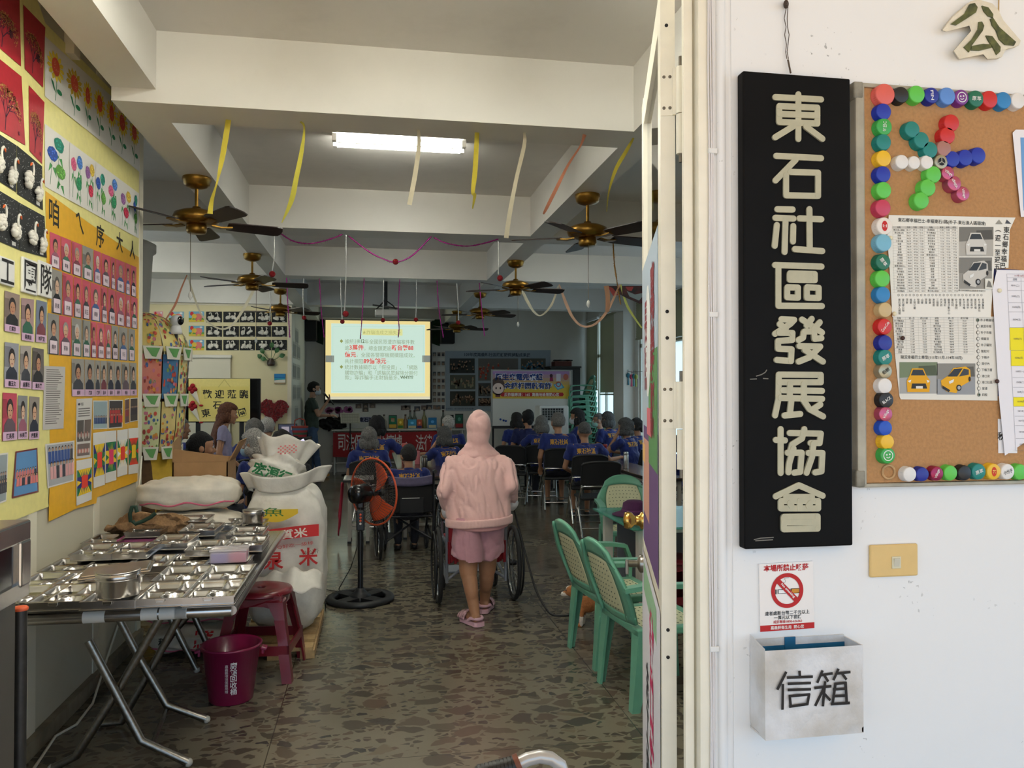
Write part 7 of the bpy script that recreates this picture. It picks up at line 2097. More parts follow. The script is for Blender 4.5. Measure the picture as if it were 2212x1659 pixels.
def table(lab, x0, x1, y0, y1, z, topc, edgec, legc, name='table', apron=True):
 t = thing(name, lab, 'table', ((x0 + x1) / 2, (y0 + y1) / 2, 0))
 under(t, M(mat(topc, 0.22, noise=0.12, nscale=5, coat=0.3)).bx((x0, y0, z - 0.012), (x1, y1, z), 0.003).build('tabletop'))
 under(t, M(mat(edgec, 0.6)).bx((x0 - 0.002, y0 - 0.002, z - 0.034), (x1 + 0.002, y1 + 0.002, z - 0.012)).build('edge_band'))
 lm_ = mat(legc, 0.5, 0.1)
 for xx in (x0 + 0.06, x1 - 0.06):
  for yy in (y0 + 0.08, y1 - 0.08):
   lg = under(t, M(lm_).bx((xx - 0.017, yy - 0.017, 0.02), (xx + 0.017, yy + 0.017, z - 0.034)).build('leg'))
   under(lg, M(M_black).bx((xx - 0.02, yy - 0.02, 0), (xx + 0.02, yy + 0.02, 0.022)).build('foot'))
 if apron:
  a = M(lm_)
  for yy in (y0 + 0.08, y1 - 0.08):
   a.bx((x0 + 0.04, yy - 0.012, z - 0.09), (x1 - 0.04, yy + 0.012, z - 0.05)).bx((x0 + 0.05, yy - 0.01, 0.14), (x1 - 0.05, yy + 0.01, 0.165))
  for xx in (x0 + 0.06, x1 - 0.06):
   a.bx((xx - 0.012, y0 + 0.06, z - 0.075), (xx + 0.012, y1 - 0.06, z - 0.05))
  under(t, a.build('under_frame'))
 return t
TT = 0.655
table('white topped table end behind the floor fan', -0.30, 0.0, 8.02, 8.40, TT, (196, 192, 184), (40, 38, 36), (176, 172, 162))
table('brown veneer table in the middle with cups on it', 0.26, 0.80, 8.15, 11.6, TT, (92, 66, 50), (30, 26, 24), (170, 166, 156))
table('long brown veneer table on the right with a steel flask', 2.74, 3.13, 7.55, 12.2, TT, (98, 76, 62), (34, 30, 28), (176, 172, 162))
ds = thing('desk', 'white desk with a thick green glass top beside the open door', 'desk', (2.15, 5.25, 0))
dz, dxa, dya, dyb = 0.640, 1.665, 4.82, 5.62
M_gglass = mat((60, 150, 126), 0.06, noise=0.05, coat=0.6)
def gg(n, b, L_):
 out_ = n.nodes['Material Output']
 b.inputs['Base Color'].default_value = rgb((96, 176, 156))
 b.inputs['Roughness'].default_value = 0.06
 t = N(n, 'BsdfTransparent')
 t.inputs[0].default_value = (0.55, 0.85, 0.76, 1)
 mx = N(n, 'MixShader')
 mx.inputs[0].default_value = 0.45
 L_.new(t.outputs[0], mx.inputs[1])
 L_.new(b.outputs[0], mx.inputs[2])
 L_.new(mx.outputs[0], out_.inputs[0])
M_gglass = node_mat('green_glass', gg)
under(ds, M(M_gglass).bx((dxa - 0.06, dya - 0.06, dz), (2.62, dyb + 0.06, dz + 0.014), 0.005).build('glass_top'))
under(ds, M(mat((206, 206, 198), 0.5)).bx((dxa, dya, dz - 0.03), (2.56, dyb, dz)).build('desktop'))
for xx in (dxa + 0.03, 2.52):
 for yy in (dya + 0.03, dyb - 0.03):
  under(ds, M(mat((206, 204, 196), 0.5)).bx((xx - 0.03, yy - 0.03, 0), (xx + 0.03, yy + 0.03, dz - 0.03)).build('leg'))
under(ds, M(mat((110, 116, 126), 0.5)).bx((dxa + 0.10, dyb - 0.05, 0.12), (2.5, dyb - 0.03, dz - 0.03)).build('modesty_panel'))
hat = thing('sun_hat', 'dark purple cloth sun hat lying on the glass desk', 'hat', (1.80, 5.30, dz + 0.015))
hm_ = mat((74, 28, 72), 0.9, noise=0.2)
M(hm_).lathe([(0.0, 0.105), (0.05, 0.102), (0.078, 0.085), (0.088, 0.03), (0.092, 0.02), (0.0, 0.02)], seg=24).build('crown', hat)
M(hm_).lathe([(0.09, 0.022), (0.12, 0.012), (0.155, 0.002), (0.156, 0.006), (0.12, 0.018), (0.09, 0.03)], seg=28).build('brim', hat)
M(mat((96, 44, 92), 0.9)).lathe([(0.0905, 0.026), (0.0925, 0.030), (0.0905, 0.042), (0.087, 0.042)], seg=24).build('band', hat)
stool((2.0, 5.10, 0), R(10), 'maroon plastic stool tucked under the glass desk', 0.40)
def flask(x, y, z, r, h, c, lab, metal=0.0, capc=None, name='flask', cat='bottle'):
 t = thing(name, lab, cat, (x, y, z))
 M(mat(c, 0.28, metal)).lathe([(0, 0), (r * 0.96, 0), (r, 0.006), (r, h * 0.80), (r * 0.94, h * 0.83), (0, h * 0.83)], seg=20).build('body', t)
 M(mat(capc or c, 0.3, metal)).lathe([(r * 0.90, h * 0.835), (r * 0.93, h * 0.85), (r * 0.93, h * 0.98), (r * 0.85, h), (0, h)], seg=20).build('cap', t)
 return t
q = P(1342, 980, z=TT)
flask(2.83, 8.62, TT, 0.030, 0.19, (190, 188, 182), 'tall brushed steel flask on the long table', 1.0)
flask(2.86, 9.55, TT, 0.033, 0.22, (130, 20, 26), 'red flask on the long table behind the nearly bald man', 0.3)
flask(0.38, 9.9, TT, 0.040, 0.235, (206, 92, 84), 'coral pink bottle on the middle table', 0.0)
flask(0.52, 9.6, TT, 0.032, 0.16, (190, 112, 120), 'squat pink bottle on the middle table', 0.0)
flask(0.58, 9.2, TT, 0.034, 0.135, (120, 112, 104), 'short steel cup on the middle table', 1.0, name='cup', cat='cup')
cl2 = M(mat((150, 20, 46), 0.9, noise=0.12))
ca, cb3 = P(737, 1040, y=8.0), P(722, 1165, y=8.0)
def drape(a, b):
 x = -0.305 - 0.012 * math.sin(a * 9) - 0.008
 yy = 8.04 + 0.16 * a * (1 - 0.5 * b) + 0.02 * math.sin(b * 6)
 return (x - 0.03 * b, yy, TT - 0.045 - (0.42 + 0.10 * math.cos(a * 3.0)) * b)
cl2.grid(drape, 12, 14)
o = cl2.build('hanging_cloth')
o.modifiers.new('t', 'SOLIDIFY').thickness = 0.006
tag(o, 'crimson cloth hanging from the white table end behind the fan', 'cloth')
fx, fy_ = -0.095, 5.86
fan = thing('floor_fan', 'black pedestal fan with an orange guard ring standing on the floor', 'fan', (fx, fy_, 0))
fb = M(mat((24, 25, 27), 0.5))
fb.lathe([(0.185, 0.004), (0.235, 0.0), (0.248, 0.014), (0.240, 0.032), (0.212, 0.040), (0.188, 0.034), (0.182, 0.02), (0.185, 0.004)], seg=48)
for k in range(4):
 a = PI / 4 + k * PI / 2
 d = V((math.cos(a), math.sin(a), 0))
 n_2 = V((-d.y, d.x, 0))
 fb.prism([d * 0.04 + n_2 * 0.05, d * 0.20 + n_2 * 0.045, d * 0.20 - n_2 * 0.045, d * 0.04 - n_2 * 0.05], (0, 0, 0.034))
fb.lathe([(0.075, 0.0), (0.075, 0.04), (0.05, 0.06), (0.034, 0.075), (0.032, 0.09), (0, 0.09)], seg=24)
fb.build('base', fan)
M(mat((26, 27, 29), 0.3)).cyl((0, 0, 0.07), (0, 0, 0.50), 0.020, seg=16).cyl((0, 0, 0.50), (0, 0, 0.70), 0.014, seg=16).build('pole', fan)
cp = M(mat((28, 29, 31), 0.4)).box((0.0, -0.012, 0.585), (0.060, 0.05, 0.15), None, 0.008).build('control_panel', fan)
for k in range(4):
 M(mat((226, 96, 60) if k < 3 else (226, 224, 220), 0.4)).lathe([(0.0085, 0), (0.0085, 0.006), (0.006, 0.008), (0, 0.008)], (0.0, -0.037, 0.628 - k * 0.022), 14, (0, -1, 0)).build('button', cp)
az = YAW + R(38)
ax_ = V((math.sin(az), math.cos(az), 0.03)).normalized()
hub = V((0, 0, 0.775))
mt = M(mat((18, 18, 20), 0.25, coat=0.3))
mt.lathe([(0, -0.085), (0.035, -0.084), (0.062, -0.07), (0.070, -0.04), (0.070, 0.05), (0.055, 0.07), (0.02, 0.075), (0.012, 0.12), (0, 0.12)], hub, 28, ax_)
mt.box(hub + V((0, 0, -0.075)), (0.05, 0.05, 0.06), None, 0.01)
mt.build('motor', fan)
gc = hub + ax_ * 0.125
s1 = ax_.cross(V((0, 0, 1))).normalized()
s2 = s1.cross(ax_).normalized()
RG = 0.246
circ = lambda r, off: [gc + ax_ * off + (s1 * math.cos(2 * PI * k / 48) + s2 * math.sin(2 * PI * k / 48)) * r for k in range(48)]
M_or = mat((206, 84, 44), 0.4)
M(M_or).tube(circ(RG, 0), 0.0075, 8, closed=True).build('guard_ring', fan)
gw = M(mat((70, 66, 62), 0.4, 0.4))
for k in range(56):
 a = 2 * PI * k / 56
 d = s1 * math.cos(a) + s2 * math.sin(a)
 gw.tube([gc - ax_ * 0.055 + d * 0.075, gc - ax_ * 0.050 + d * 0.17, gc + d * RG], 0.0017, 4)
 gw.tube([gc + ax_ * 0.070 + d * 0.05, gc + ax_ * 0.060 + d * 0.18, gc + d * RG], 0.0017, 4)
for r, o_ in ((0.075, -0.055), (0.15, -0.051), (0.05, 0.07), (0.14, 0.064)):
 gw.tube(circ(r, o_), 0.0015, 5, closed=True)
gw.build('guard_wires', fan)
for k in range(3):
 bl = M(mat((206, 78, 36), 0.45))
 a0 = 2 * PI * k / 3 + 0.75
 def blade(u, v):
  r = 0.03 + 0.185 * u
  a = a0 + (v - 0.5) * (1.25 - 0.25 * u) + 0.35 * u
  return gc + (s1 * math.cos(a) + s2 * math.sin(a)) * r + ax_ * (0.045 * (v - 0.5))
 bl.grid(blade, 8, 8)
 o = bl.build('blade', fan)
 o.modifiers.new('t', 'SOLIDIFY').thickness = 0.003
M(mat((40, 40, 42), 0.4)).lathe([(0, -0.03), (0.032, -0.03), (0.034, 0.02), (0.02, 0.035), (0, 0.036)], gc, 18, ax_).build('blade_hub', fan)
cdp = [P(x, y, z=0.005) for x, y in ((770, 1288), (748, 1268), (720, 1277), (700, 1272), (688, 1262))]
cdp[0] = V((fx + 0.0, fy_ + 0.03, 0.06))
cd2 = [V((fx + 0.016, fy_ + 0.02, 0.52)), V((fx - 0.07, fy_ + 0.10, 0.22)), V((fx - 0.16, fy_ + 0.16, 0.05))] + [P(x, y, z=0.005) for x, y in ((735, 1278), (715, 1276), (700, 1272))] + [V((-0.325, 5.62, 0.02)), V((-0.33, 5.6, 0.06))]
tag(M(M_black).tube(cd2, 0.0035, 6).build('floor_cable'), 'black cord of the pedestal fan trailing to the sacks', 'cable')
dg_ = thing('dog', 'small tan and white dog behind the legs of the green armchairs', 'dog', (1.40, 4.93, 0), R(62))
dg_.scale = (0.86, 0.86, 0.86)
M_tan = mat((176, 112, 62), 0.9, noise=0.2, nscale=60, bump=0.4)
M_dw = mat((222, 212, 200), 0.9, noise=0.1, nscale=60, bump=0.4)
b = M(M_tan)
b.ball((0, 0.05, 0.165), (0.055, 0.075, 0.062), 14).ball((0, -0.06, 0.17), (0.050, 0.08, 0.055), 14).cap((0, 0.10, 0.185), (0, 0.145, 0.235), 0.042, 0.036)
b.ball((0, 0.165, 0.255), (0.046, 0.052, 0.044), 14).cap((0, 0.195, 0.242), (0, 0.235, 0.230), 0.024, 0.018)
for sx_ in (-1, 1):
 b.cap((sx_ * 0.032, 0.08, 0.14), (sx_ * 0.034, 0.085, 0.075), 0.022, 0.016).cap((sx_ * 0.034, 0.085, 0.075), (sx_ * 0.034, 0.088, 0.018), 0.016, 0.014).cap((sx_ * 0.034, 0.09, 0.014), (sx_ * 0.034, 0.11, 0.012), 0.015, 0.013)
 b.cap((sx_ * 0.034, -0.10, 0.15), (sx_ * 0.038, -0.075, 0.095), 0.034, 0.022).cap((sx_ * 0.038, -0.075, 0.095), (sx_ * 0.038, -0.125, 0.055), 0.020, 0.014).cap((sx_ * 0.038, -0.125, 0.055), (sx_ * 0.038, -0.118, 0.016), 0.014, 0.013).cap((sx_ * 0.038, -0.115, 0.014), (sx_ * 0.038, -0.09, 0.012), 0.015, 0.013)
 b.cap((sx_ * 0.036, 0.150, 0.285), (sx_ * 0.048, 0.150, 0.325), 0.020, 0.008)
b.tube([(0, -0.13, 0.19), (0, -0.165, 0.24), (0, -0.145, 0.285), (0, -0.115, 0.29)], [0.02, 0.022, 0.02, 0.010], 10)
bo = b.build('body', dg_)
remesh(bo, 0.007, 2)
c = M(M_dw)
c.ball((0, 0.098, 0.165), (0.050, 0.045, 0.062), 14).cap((0, 0.200, 0.238), (0, 0.237, 0.228), 0.0225, 0.0185).ball((0, 0.19, 0.262), (0.012, 0.028, 0.034), 10)
c.build('white_chest_and_muzzle', dg_)
for sx_ in (-1, 1):
 M(M_dw).cap((sx_ * 0.034, 0.085, 0.075), (sx_ * 0.034, 0.088, 0.018), 0.0172, 0.0152).build('white_foreleg', dg_)
 M(M_eye).ball((sx_ * 0.022, 0.205, 0.262), 0.0072, 8).build('eye', dg_)
M(M_black).ball((0, 0.252, 0.234), (0.009, 0.008, 0.007), 8).build('nose', dg_)
ls = [P(1104, 1078, y=5.35), P(1118, 1130, y=5.38), P(1140, 1215, y=5.3), P(1158, 1275, y=5.2), P(1180, 1315, y=5.12), P(1198, 1329, y=5.06), V((1.30, 5.05, 0.06)), V((1.29, 5.07, 0.17))]
sm_p = []
for i in range(len(ls) - 1):
 for k in range(6):
  f_ = k / 6
  p0, p1, p2, p3 = ls[max(i - 1, 0)], ls[i], ls[i + 1], ls[min(i + 2, len(ls) - 1)]
  sm_p.append(0.5 * ((2 * p1) + (p2 - p0) * f_ + (2 * p0 - 5 * p1 + 4 * p2 - p3) * f_ ** 2 + (3 * p1 - p0 - 3 * p2 + p3) * f_ ** 3))
tag(M(M_black).tube(sm_p + [ls[-1]], 0.0075, 6).build('leash'), 'black leash hanging from the wheelchair handle to the dog', 'leash')
M_brass = mat((150, 112, 44), 0.32, 0.85, noise=0.35, nscale=12)
M_wood = mat((44, 28, 22), 0.4, noise=0.3, nscale=30)
def fan_proto():
 t = thing('ceiling_fan', 'x', 'fan', (0, 0, 0), 0, 'ceiling fans')
 M(M_brass).lathe([(0.088, 0), (0.090, -0.018), (0.084, -0.026), (0.080, -0.05), (0.06, -0.062), (0.030, -0.072), (0, -0.074)], seg=28).build('canopy', t)
 M(M_brass).cyl((0, 0, -0.07), (0, 0, -0.20), 0.011, seg=10).build('rod', t)
 M(M_brass).lathe([(0, -0.185), (0.025, -0.19), (0.03, -0.205), (0.09, -0.215), (0.135, -0.235), (0.145, -0.262), (0.138, -0.285), (0.10, -0.30), (0.05, -0.305), (0, -0.305)], seg=32).build('motor_housing', t)
 M(M_brass).lathe([(0, -0.30), (0.062, -0.305), (0.064, -0.345), (0.055, -0.36), (0, -0.362)], seg=24).build('switch_cup', t)
 for k in range(5):
  a = 2 * PI * k / 5
  m3 = Matrix.Rotation(a, 3, 'Z')
  b = M(M_wood)
  ol = [(0.19, -0.050), (0.22, -0.058), (0.50, -0.072), (0.535, -0.062), (0.545, -0.02), (0.545, 0.03), (0.53, 0.062), (0.50, 0.070), (0.22, 0.056), (0.19, 0.048)]
  tilt = Matrix.Rotation(R(-13), 3, 'X')
  b.prism([m3 @ (tilt @ V((x, y, 0)) + V((0, 0, -0.300))) for x, y in ol], m3 @ (tilt @ V((0, 0, 0.007))))
  bo = b.build('blade', t)
  br_ = M(M_brass)
  br_.tube([m3 @ V((0.09, 0, -0.302)), m3 @ V((0.15, 0, -0.310)), m3 @ V((0.22, 0, -0.303))], 0.02, flat=(0.05, 0.008))
  br_.build('bracket', bo)
 return t
cf0 = fan_proto()
FANS = [(425, 384, 20, 'nearest on the left beam'), (545, 549, 8, 'second on the left beam'), (606, 625, 25, 'farthest on the left beam'), (1269, 421, 14, 'nearest on the right beam, by the door'), (1114, 564, 10, 'second on the right beam'), (1037, 633, 18, 'third on the right beam'), (987, 672, 8, 'farthest, by the right loudspeaker')]
for i, (px, py, a, lab) in enumerate(FANS):
 p = P(px, py, z=2.90)
 l = 'brass ceiling fan with dark blades, ' + lab
 if i == 0:
  cf0.location, cf0['label'], cf0.rotation_euler = p, l, (0, 0, R(a))
 else:
  dup(cf0, p, R(a), l)
 if i in (0, 1, 3, 4):
  ends = {0: (411, 637), 1: (553, 735), 3: (1271, 655), 4: (1119, 700)}[i]
  q = P(*ends, y=p.y - 0.05)
  pc_ = thing('pull_chain', 'thin pull chain with a clear bead under the %s fan of the %s beam' % ('nearest' if i in (0, 3) else 'second', 'left' if i < 3 else 'right'), 'chain', (q.x, p.y - 0.05, q.z))
  M(mat((110, 100, 84), 0.4, 0.7)).tube([(0, 0, 0), (0.0, 0, p.z - 0.36 - q.z), (0.002, 0.05, p.z - 0.345 - q.z)], 0.0022, 6).build('chain', pc_)
  M(mat((206, 206, 200), 0.1, coat=0.5)).lathe([(0, -0.035), (0.014, -0.012), (0.012, 0.006), (0.005, 0.02), (0, 0.022)], seg=10).build('bead', pc_)
def tube_lamp(x0, x1, y, lab, k=1.0, rz=0):
 M_tube = mat((252, 252, 240), 0.4, emit=TUBE * k)
 t = thing('tube_lamp', lab, 'lamp', ((x0 + x1) / 2, y, ZC), rz)
 hw = (x1 - x0) / 2
 M(M_white).box((0, 0, -0.03), (hw * 2, 0.09, 0.06), None, 0.006).box((0, 0.075, -0.020), (hw * 2, 0.07, 0.006), (0.35, 0, 0)).box((0, -0.075, -0.020), (hw * 2, 0.07, 0.006), (-0.35, 0, 0)).build('fixture', t)
 for s_ in (-1, 1):
  M(M_tube).tube([(-hw + 0.03, s_ * 0.06, -0.075), (hw - 0.03, s_ * 0.06, -0.075)], 0.014, 12).build('tube', t)
  for e in (-1, 1):
   M(M_white).box((e * (hw - 0.015), s_ * 0.06, -0.065), (0.03, 0.034, 0.05), None, 0.004).build('socket', t)
a, b = P(718, 303, z=ZC - 0.07), P(1004, 322, z=ZC - 0.07)
tube_lamp(a.x, b.x, (a.y + b.y) / 2, 'twin fluorescent tube lamp on the ceiling behind the first cross beam', 1.3)
for xx in (-0.35, 0.75):
 tube_lamp(xx - 0.5, xx + 0.5, 2.48, 'twin fluorescent tube lamp near the entrance, %s one' % ('left' if xx < 0 else 'right'), 1.45, PI / 2)  # added out of view to brighten the left wall and front bay
tube_lamp(-3.3, -2.3, 8.0, 'twin fluorescent tube lamp over the left aisle, nearer one')  # added behind a beam to brighten the far beige wall
tube_lamp(-3.0, -2.0, 10.9, 'twin fluorescent tube lamp over the left aisle, farther one')  # second hidden lamp, added for the same far wall
tube_lamp(-0.3, 0.7, 8.0, 'twin fluorescent tube lamp between the second and third beams', 0.5)  # hidden weak lamp, added to lift the deep part of the room
tube_lamp(1.9, 2.9, 7.85, 'twin fluorescent tube lamp over the right rows', 0.5)  # hidden weak lamp, added to lift the right side
zs1, zs2 = zoom(300, 230, 3.3857), zoom(840, 230, 3.3862)
def streamer(cv, pts, y, c, lab, grp='paper streamers', wob=0.03, name='streamer'):
 mb = M(mat(c, 0.75, noise=0.08))
 rows = []
 for i in range(len(pts) - 1):
  n_s = 5
  for k in range(n_s + (1 if i == len(pts) - 2 else 0)):
   f_ = k / n_s
   p0, p1, p2, p3 = [V(pts[min(max(j, 0), len(pts) - 1)]) for j in (i - 1, i, i + 1, i + 2)]
   q = 0.5 * ((2 * p1) + (p2 - p0) * f_ + (2 * p0 - 5 * p1 + 4 * p2 - p3) * f_ ** 2 + (3 * p1 - p0 - 3 * p2 + p3) * f_ ** 3)
   rows.append(q)
 vs = []
 for i, q in enumerate(rows):
  d = (rows[min(i + 1, len(rows) - 1)] - rows[max(i - 1, 0)])
  n_ = V((-d.y, d.x)).normalized() * max(q.z, 3) / 2
  dy = wob * math.sin(i * 0.33)
  vs += [P(*cv((q.x - n_.x, q.y - n_.y)), y=y + dy + 0.008), P(*cv((q.x + n_.x, q.y + n_.y)), y=y + dy - 0.008)]
 mb.add(vs, [(2 * i, 2 * i + 1, 2 * i + 3, 2 * i + 2) for i in range(len(rows) - 1)], True)
 return tag(mb.build(name), lab, 'streamer', grp)
YL, WHT, PNK = (206, 188, 62), (216, 206, 178), (214, 140, 108)
for cv, pts, c, lab in ((zs1, [(655, 97, 40), (635, 230, 42), (605, 400, 36), (570, 560, 14), (535, 680, 28), (520, 785, 40)], YL, 'yellow paper streamer hanging in front of the nearest left ceiling fan'), (zs1, [(1185, 108, 22), (1210, 160, 14), (1190, 330, 30), (1150, 530, 36), (1115, 690, 36), (1045, 850, 6)], (200, 190, 70), 'yellow green paper streamer left of the tube lamp'), (zs2, [(215, 170, 22), (220, 280, 30), (195, 480, 34), (150, 720, 34)], WHT, 'white paper streamer hanging across the tube lamp'), (zs2, [(645, 190, 34), (640, 300, 34), (630, 480, 36), (615, 625, 28), (628, 650, 24), (612, 748, 8)], YL, 'yellow paper streamer with a torn end right of the tube lamp'), (zs2, [(990, 190, 18), (990, 285, 28), (930, 540, 28), (885, 780, 32), (858, 962, 34)], WHT, 'longest white paper streamer, beside the salmon one'), (zs2, [(1432, 205, 28), (1400, 290, 14), (1310, 430, 18), (1220, 610, 26), (1150, 750, 22), (1130, 788, 10)], PNK, 'salmon pink paper streamer on the first beam'), (zs2, [(1790, 230, 14), (1740, 320, 26), (1660, 460, 26), (1610, 620, 12), (1593, 770, 5)], (196, 180, 60), 'thin yellow paper streamer beside the door leaf')):
 streamer(cv, pts, P(*cv(pts[0][:2]), z=2.898).y, c, lab)
Y3 = 9.56
for cv, pts, c, lab in ((zs1, [(352, 1232, 8), (310, 1330, 12), (265, 1450, 16), (195, 1560, 10)], PNK, 'pink paper streamer near the round grey column'), (zs1, [(360, 1240, 10), (400, 1380, 14), (470, 1540, 12), (590, 1625, 12), (690, 1590, 16), (800, 1420, 22), (868, 1275, 16)], WHT, 'white streamer swagged over the far swan pictures'), (zs2, [(835, 1316, 10), (960, 1342, 18), (1010, 1420, 22), (1060, 1500, 16), (1115, 1528, 10), (1190, 1450, 16), (1240, 1312, 10)], WHT, 'white streamer swagged between the right fans'), (zs2, [(1245, 1302, 10), (1300, 1450, 22), (1350, 1550, 18), (1420, 1608, 14), (1510, 1590, 16), (1600, 1490, 20), (1690, 1302, 12)], (206, 160, 128), 'peach streamer swagged in front of the window blinds'), (zs2, [(1695, 1302, 12), (1740, 1450, 18), (1800, 1550, 14), (1850, 1620, 10)], (190, 186, 90), 'pale yellow streamer falling behind the door leaf')):
 streamer(cv, pts, Y3 - 0.03, c, lab)
def tinsel(cv, pts, y, c, lab, r=0.010, ball=None, grp='tinsel', metal=0.7):
 pts = [V(p + (0,)) if len(p) == 2 else V(p) for p in pts]
 path = []
 for i in range(len(pts) - 1):
  for k in range(8):
   f_ = k / 8
   p0, p1, p2, p3 = [pts[min(max(j, 0), len(pts) - 1)] for j in (i - 1, i, i + 1, i + 2)]
   path.append(0.5 * ((2 * p1) + (p2 - p0) * f_ + (2 * p0 - 5 * p1 + 4 * p2 - p3) * f_ ** 2 + (3 * p1 - p0 - 3 * p2 + p3) * f_ ** 3))
 path.append(pts[-1])
 w_ = [P(*cv((p.x, p.y)), y=y) for p in path]
 root = thing('tinsel', lab, 'tinsel', w_[0], 0, grp)
 rnd = random.Random(int(pts[0].x))
 mb = M(mat(c, 0.3, metal))
 mb.tube(w_, [r * rnd.uniform(0.35, 0.6) for _ in w_], 5)
 for a, b in zip(w_, w_[1:]):
  n_ = max(2, int((b - a).length / 0.008))
  for k in range(n_):
   q = a.lerp(b, k / n_)
   for s_ in range(2):
    d = V((rnd.gauss(0, 1), rnd.gauss(0, 1), rnd.gauss(0, 1))).normalized() * r * rnd.uniform(1.0, 2.1)
    e = d.orthogonal().normalized() * 0.0022
    mb.add([q - e, q + e, q + d], [(0, 1, 2)])
 under(root, mb.build('strand'))
 if ball:
  q = P(*cv(ball[:2]), y=y)
  bm_2 = M(mat((150, 20, 30), 0.9, noise=0.3, nscale=90, bump=0.5)).ball(q, 0.027 if len(ball) < 3 else ball[2], 12)
  under(root, bm_2.build('pompom'))['label'] = 'red pompom'
 return root
MAG, SIL = (150, 30, 120), (200, 198, 194)
Y2 = 6.84
tinsel(zs1, [(1015, 915), (1130, 985), (1260, 1002), (1400, 970), (1490, 935)], Y2, MAG, 'magenta tinsel swag on the second beam, left one', 0.012)
tinsel(zs1, [(1530, 945), (1680, 1060), (1800, 1120), (1885, 1138), (2000, 1090), (2140, 950)], Y2, MAG, 'magenta tinsel swag on the second beam with a red pompom, middle one', 0.012, (1877, 1136, 0.026))
tinsel(zs2, [(330, 960), (420, 1000), (570, 1022), (700, 1000), (800, 970)], Y2, MAG, 'magenta tinsel swag on the second beam, right one', 0.012)
tinsel(zs1, [(990, 925), (990, 1100), (972, 1215)], Y2, SIL, 'silver tinsel with pompom at the left end of the second beam', 0.010, (975, 1226))
tinsel(zs1, [(1515, 940), (1515, 1200), (1508, 1400), (1503, 1500)], Y2, SIL, 'longest silver tinsel with pompom, between the magenta swags', 0.010, (1512, 1517))
tinsel(zs2, [(800, 985), (803, 1120), (800, 1230)], Y2, SIL, 'silver tinsel with pompom at the right end of the second beam', 0.010, (813, 1256))
tinsel(zs2, [(1640, 985), (1650, 1150), (1672, 1300), (1696, 1448)], Y2, (150, 104, 40), 'gold bead tinsel hanging right of the nearest right fan', 0.013)
for i, (cv, pts, k, bl) in enumerate(((zs1, [(955, 1262), (962, 1450), (957, 1575)], 's', (957, 1587)), (zs1, [(1080, 1255), (1090, 1450), (1104, 1690)], 'm', None), (zs1, [(1205, 1260), (1200, 1400), (1207, 1530)], 's', (1208, 1545)), (zs1, [(1320, 1258), (1335, 1500), (1356, 1690)], 'm', None), (zs1, [(1475, 1255), (1478, 1400), (1487, 1560)], 's', (1488, 1574)), (zs1, [(1648, 1258), (1635, 1500), (1620, 1700)], 'm', None), (zs1, [(1790, 1265), (1788, 1400), (1785, 1550)], 's', (1785, 1563)), (zs2, [(80, 1265), (68, 1500), (75, 1620), (68, 1690)], 'm', None), (zs2, [(200, 1270), (202, 1400), (197, 1545)], 's', (198, 1560)), (zs2, [(352, 1275), (368, 1500), (400, 1690)], 'm', None), (zs2, [(497, 1295), (505, 1430), (510, 1565)], 's', (508, 1580)), (zs2, [(662, 1290), (680, 1500), (700, 1680)], 'm', None))):
 tinsel(cv, pts, Y3, MAG if k == 'm' else SIL, '%s tinsel%s on the third beam, %s from the left' % ('magenta' if k == 'm' else 'silver', ' with pompom' if bl else '', ['first', 'second', 'third', 'fourth', 'fifth', 'sixth', 'seventh', 'eighth', 'ninth', 'tenth', 'eleventh', 'twelfth'][i]), 0.012, bl)
w = Wall(y=Y3 - 0.015)
dk_ = mat((34, 38, 34), 0.85, noise=0.5, nscale=9, sub=(90, 40, 36))
w.pp([zs2(p) for p in ((1585, 1312), (1990, 1312), (1990, 1420), (1834, 1442), (1740, 1402), (1660, 1360))], dk_, 0)
w.pp([zs2(p) for p in ((1740, 1350), (1800, 1375), (1880, 1360), (1830, 1420), (1760, 1390))], (120, 128, 126), 1).pp([zs2(p) for p in ((1730, 1320), (1790, 1318), (1776, 1350), (1748, 1345))], (150, 50, 46), 1).pp([zs2(p) for p in ((1600, 1312), (1640, 1330), (1680, 1380), (1640, 1385), (1612, 1340))], (150, 56, 48), 1)
tag(w.build('cloth_hanging'), 'dark floral cloth pinned at the right end of the third beam', 'cloth')
streamer(zs2, [(1590, 1312, 36), (1602, 1400, 34), (1598, 1500, 30)], Y3 - 0.04, (176, 122, 84), 'ochre cloth strip beside the dark floral cloth', 'paper streamers', 0.02, 'cloth_strip')
pj = P(835, 677, y=10.35)
pr_ = thing('projector', 'white ceiling projector on a black pole mount facing the screen', 'projector', pj)
under(pr_, M(mat((196, 194, 186), 0.5)).box(pj, (0.30, 0.24, 0.085), None, 0.015).build('body'))
under(pr_, M(mat((40, 40, 46), 0.1)).lathe([(0, 0.012), (0.030, 0.012), (0.036, 0.0), (0.036, -0.01)], pj + V((0.05, 0.12, 0)), 18, (0, 1, 0)).build('lens'))
mo = M(M_black).cyl((pj.x - 0.01, 10.35, pj.z + 0.10), (pj.x - 0.01, 10.35, ZC), 0.022, seg=12).box((pj.x - 0.01, 10.35, pj.z + 0.085), (0.34, 0.06, 0.018), (0, 0.12, 0)).box((pj.x - 0.01, 10.35, pj.z + 0.07), (0.08, 0.30, 0.018)).tube([(pj.x + 0.12, 10.3, pj.z + 0.05), (pj.x + 0.08, 10.3, pj.z + 0.1), (pj.x, 10.33, pj.z + 0.16)], 0.008, 6).tube([(pj.x - 0.13, 10.3, pj.z + 0.05), (pj.x - 0.06, 10.3, pj.z + 0.12), (pj.x, 10.33, pj.z + 0.2)], 0.008, 6)
under(pr_, mo.build('mount'))
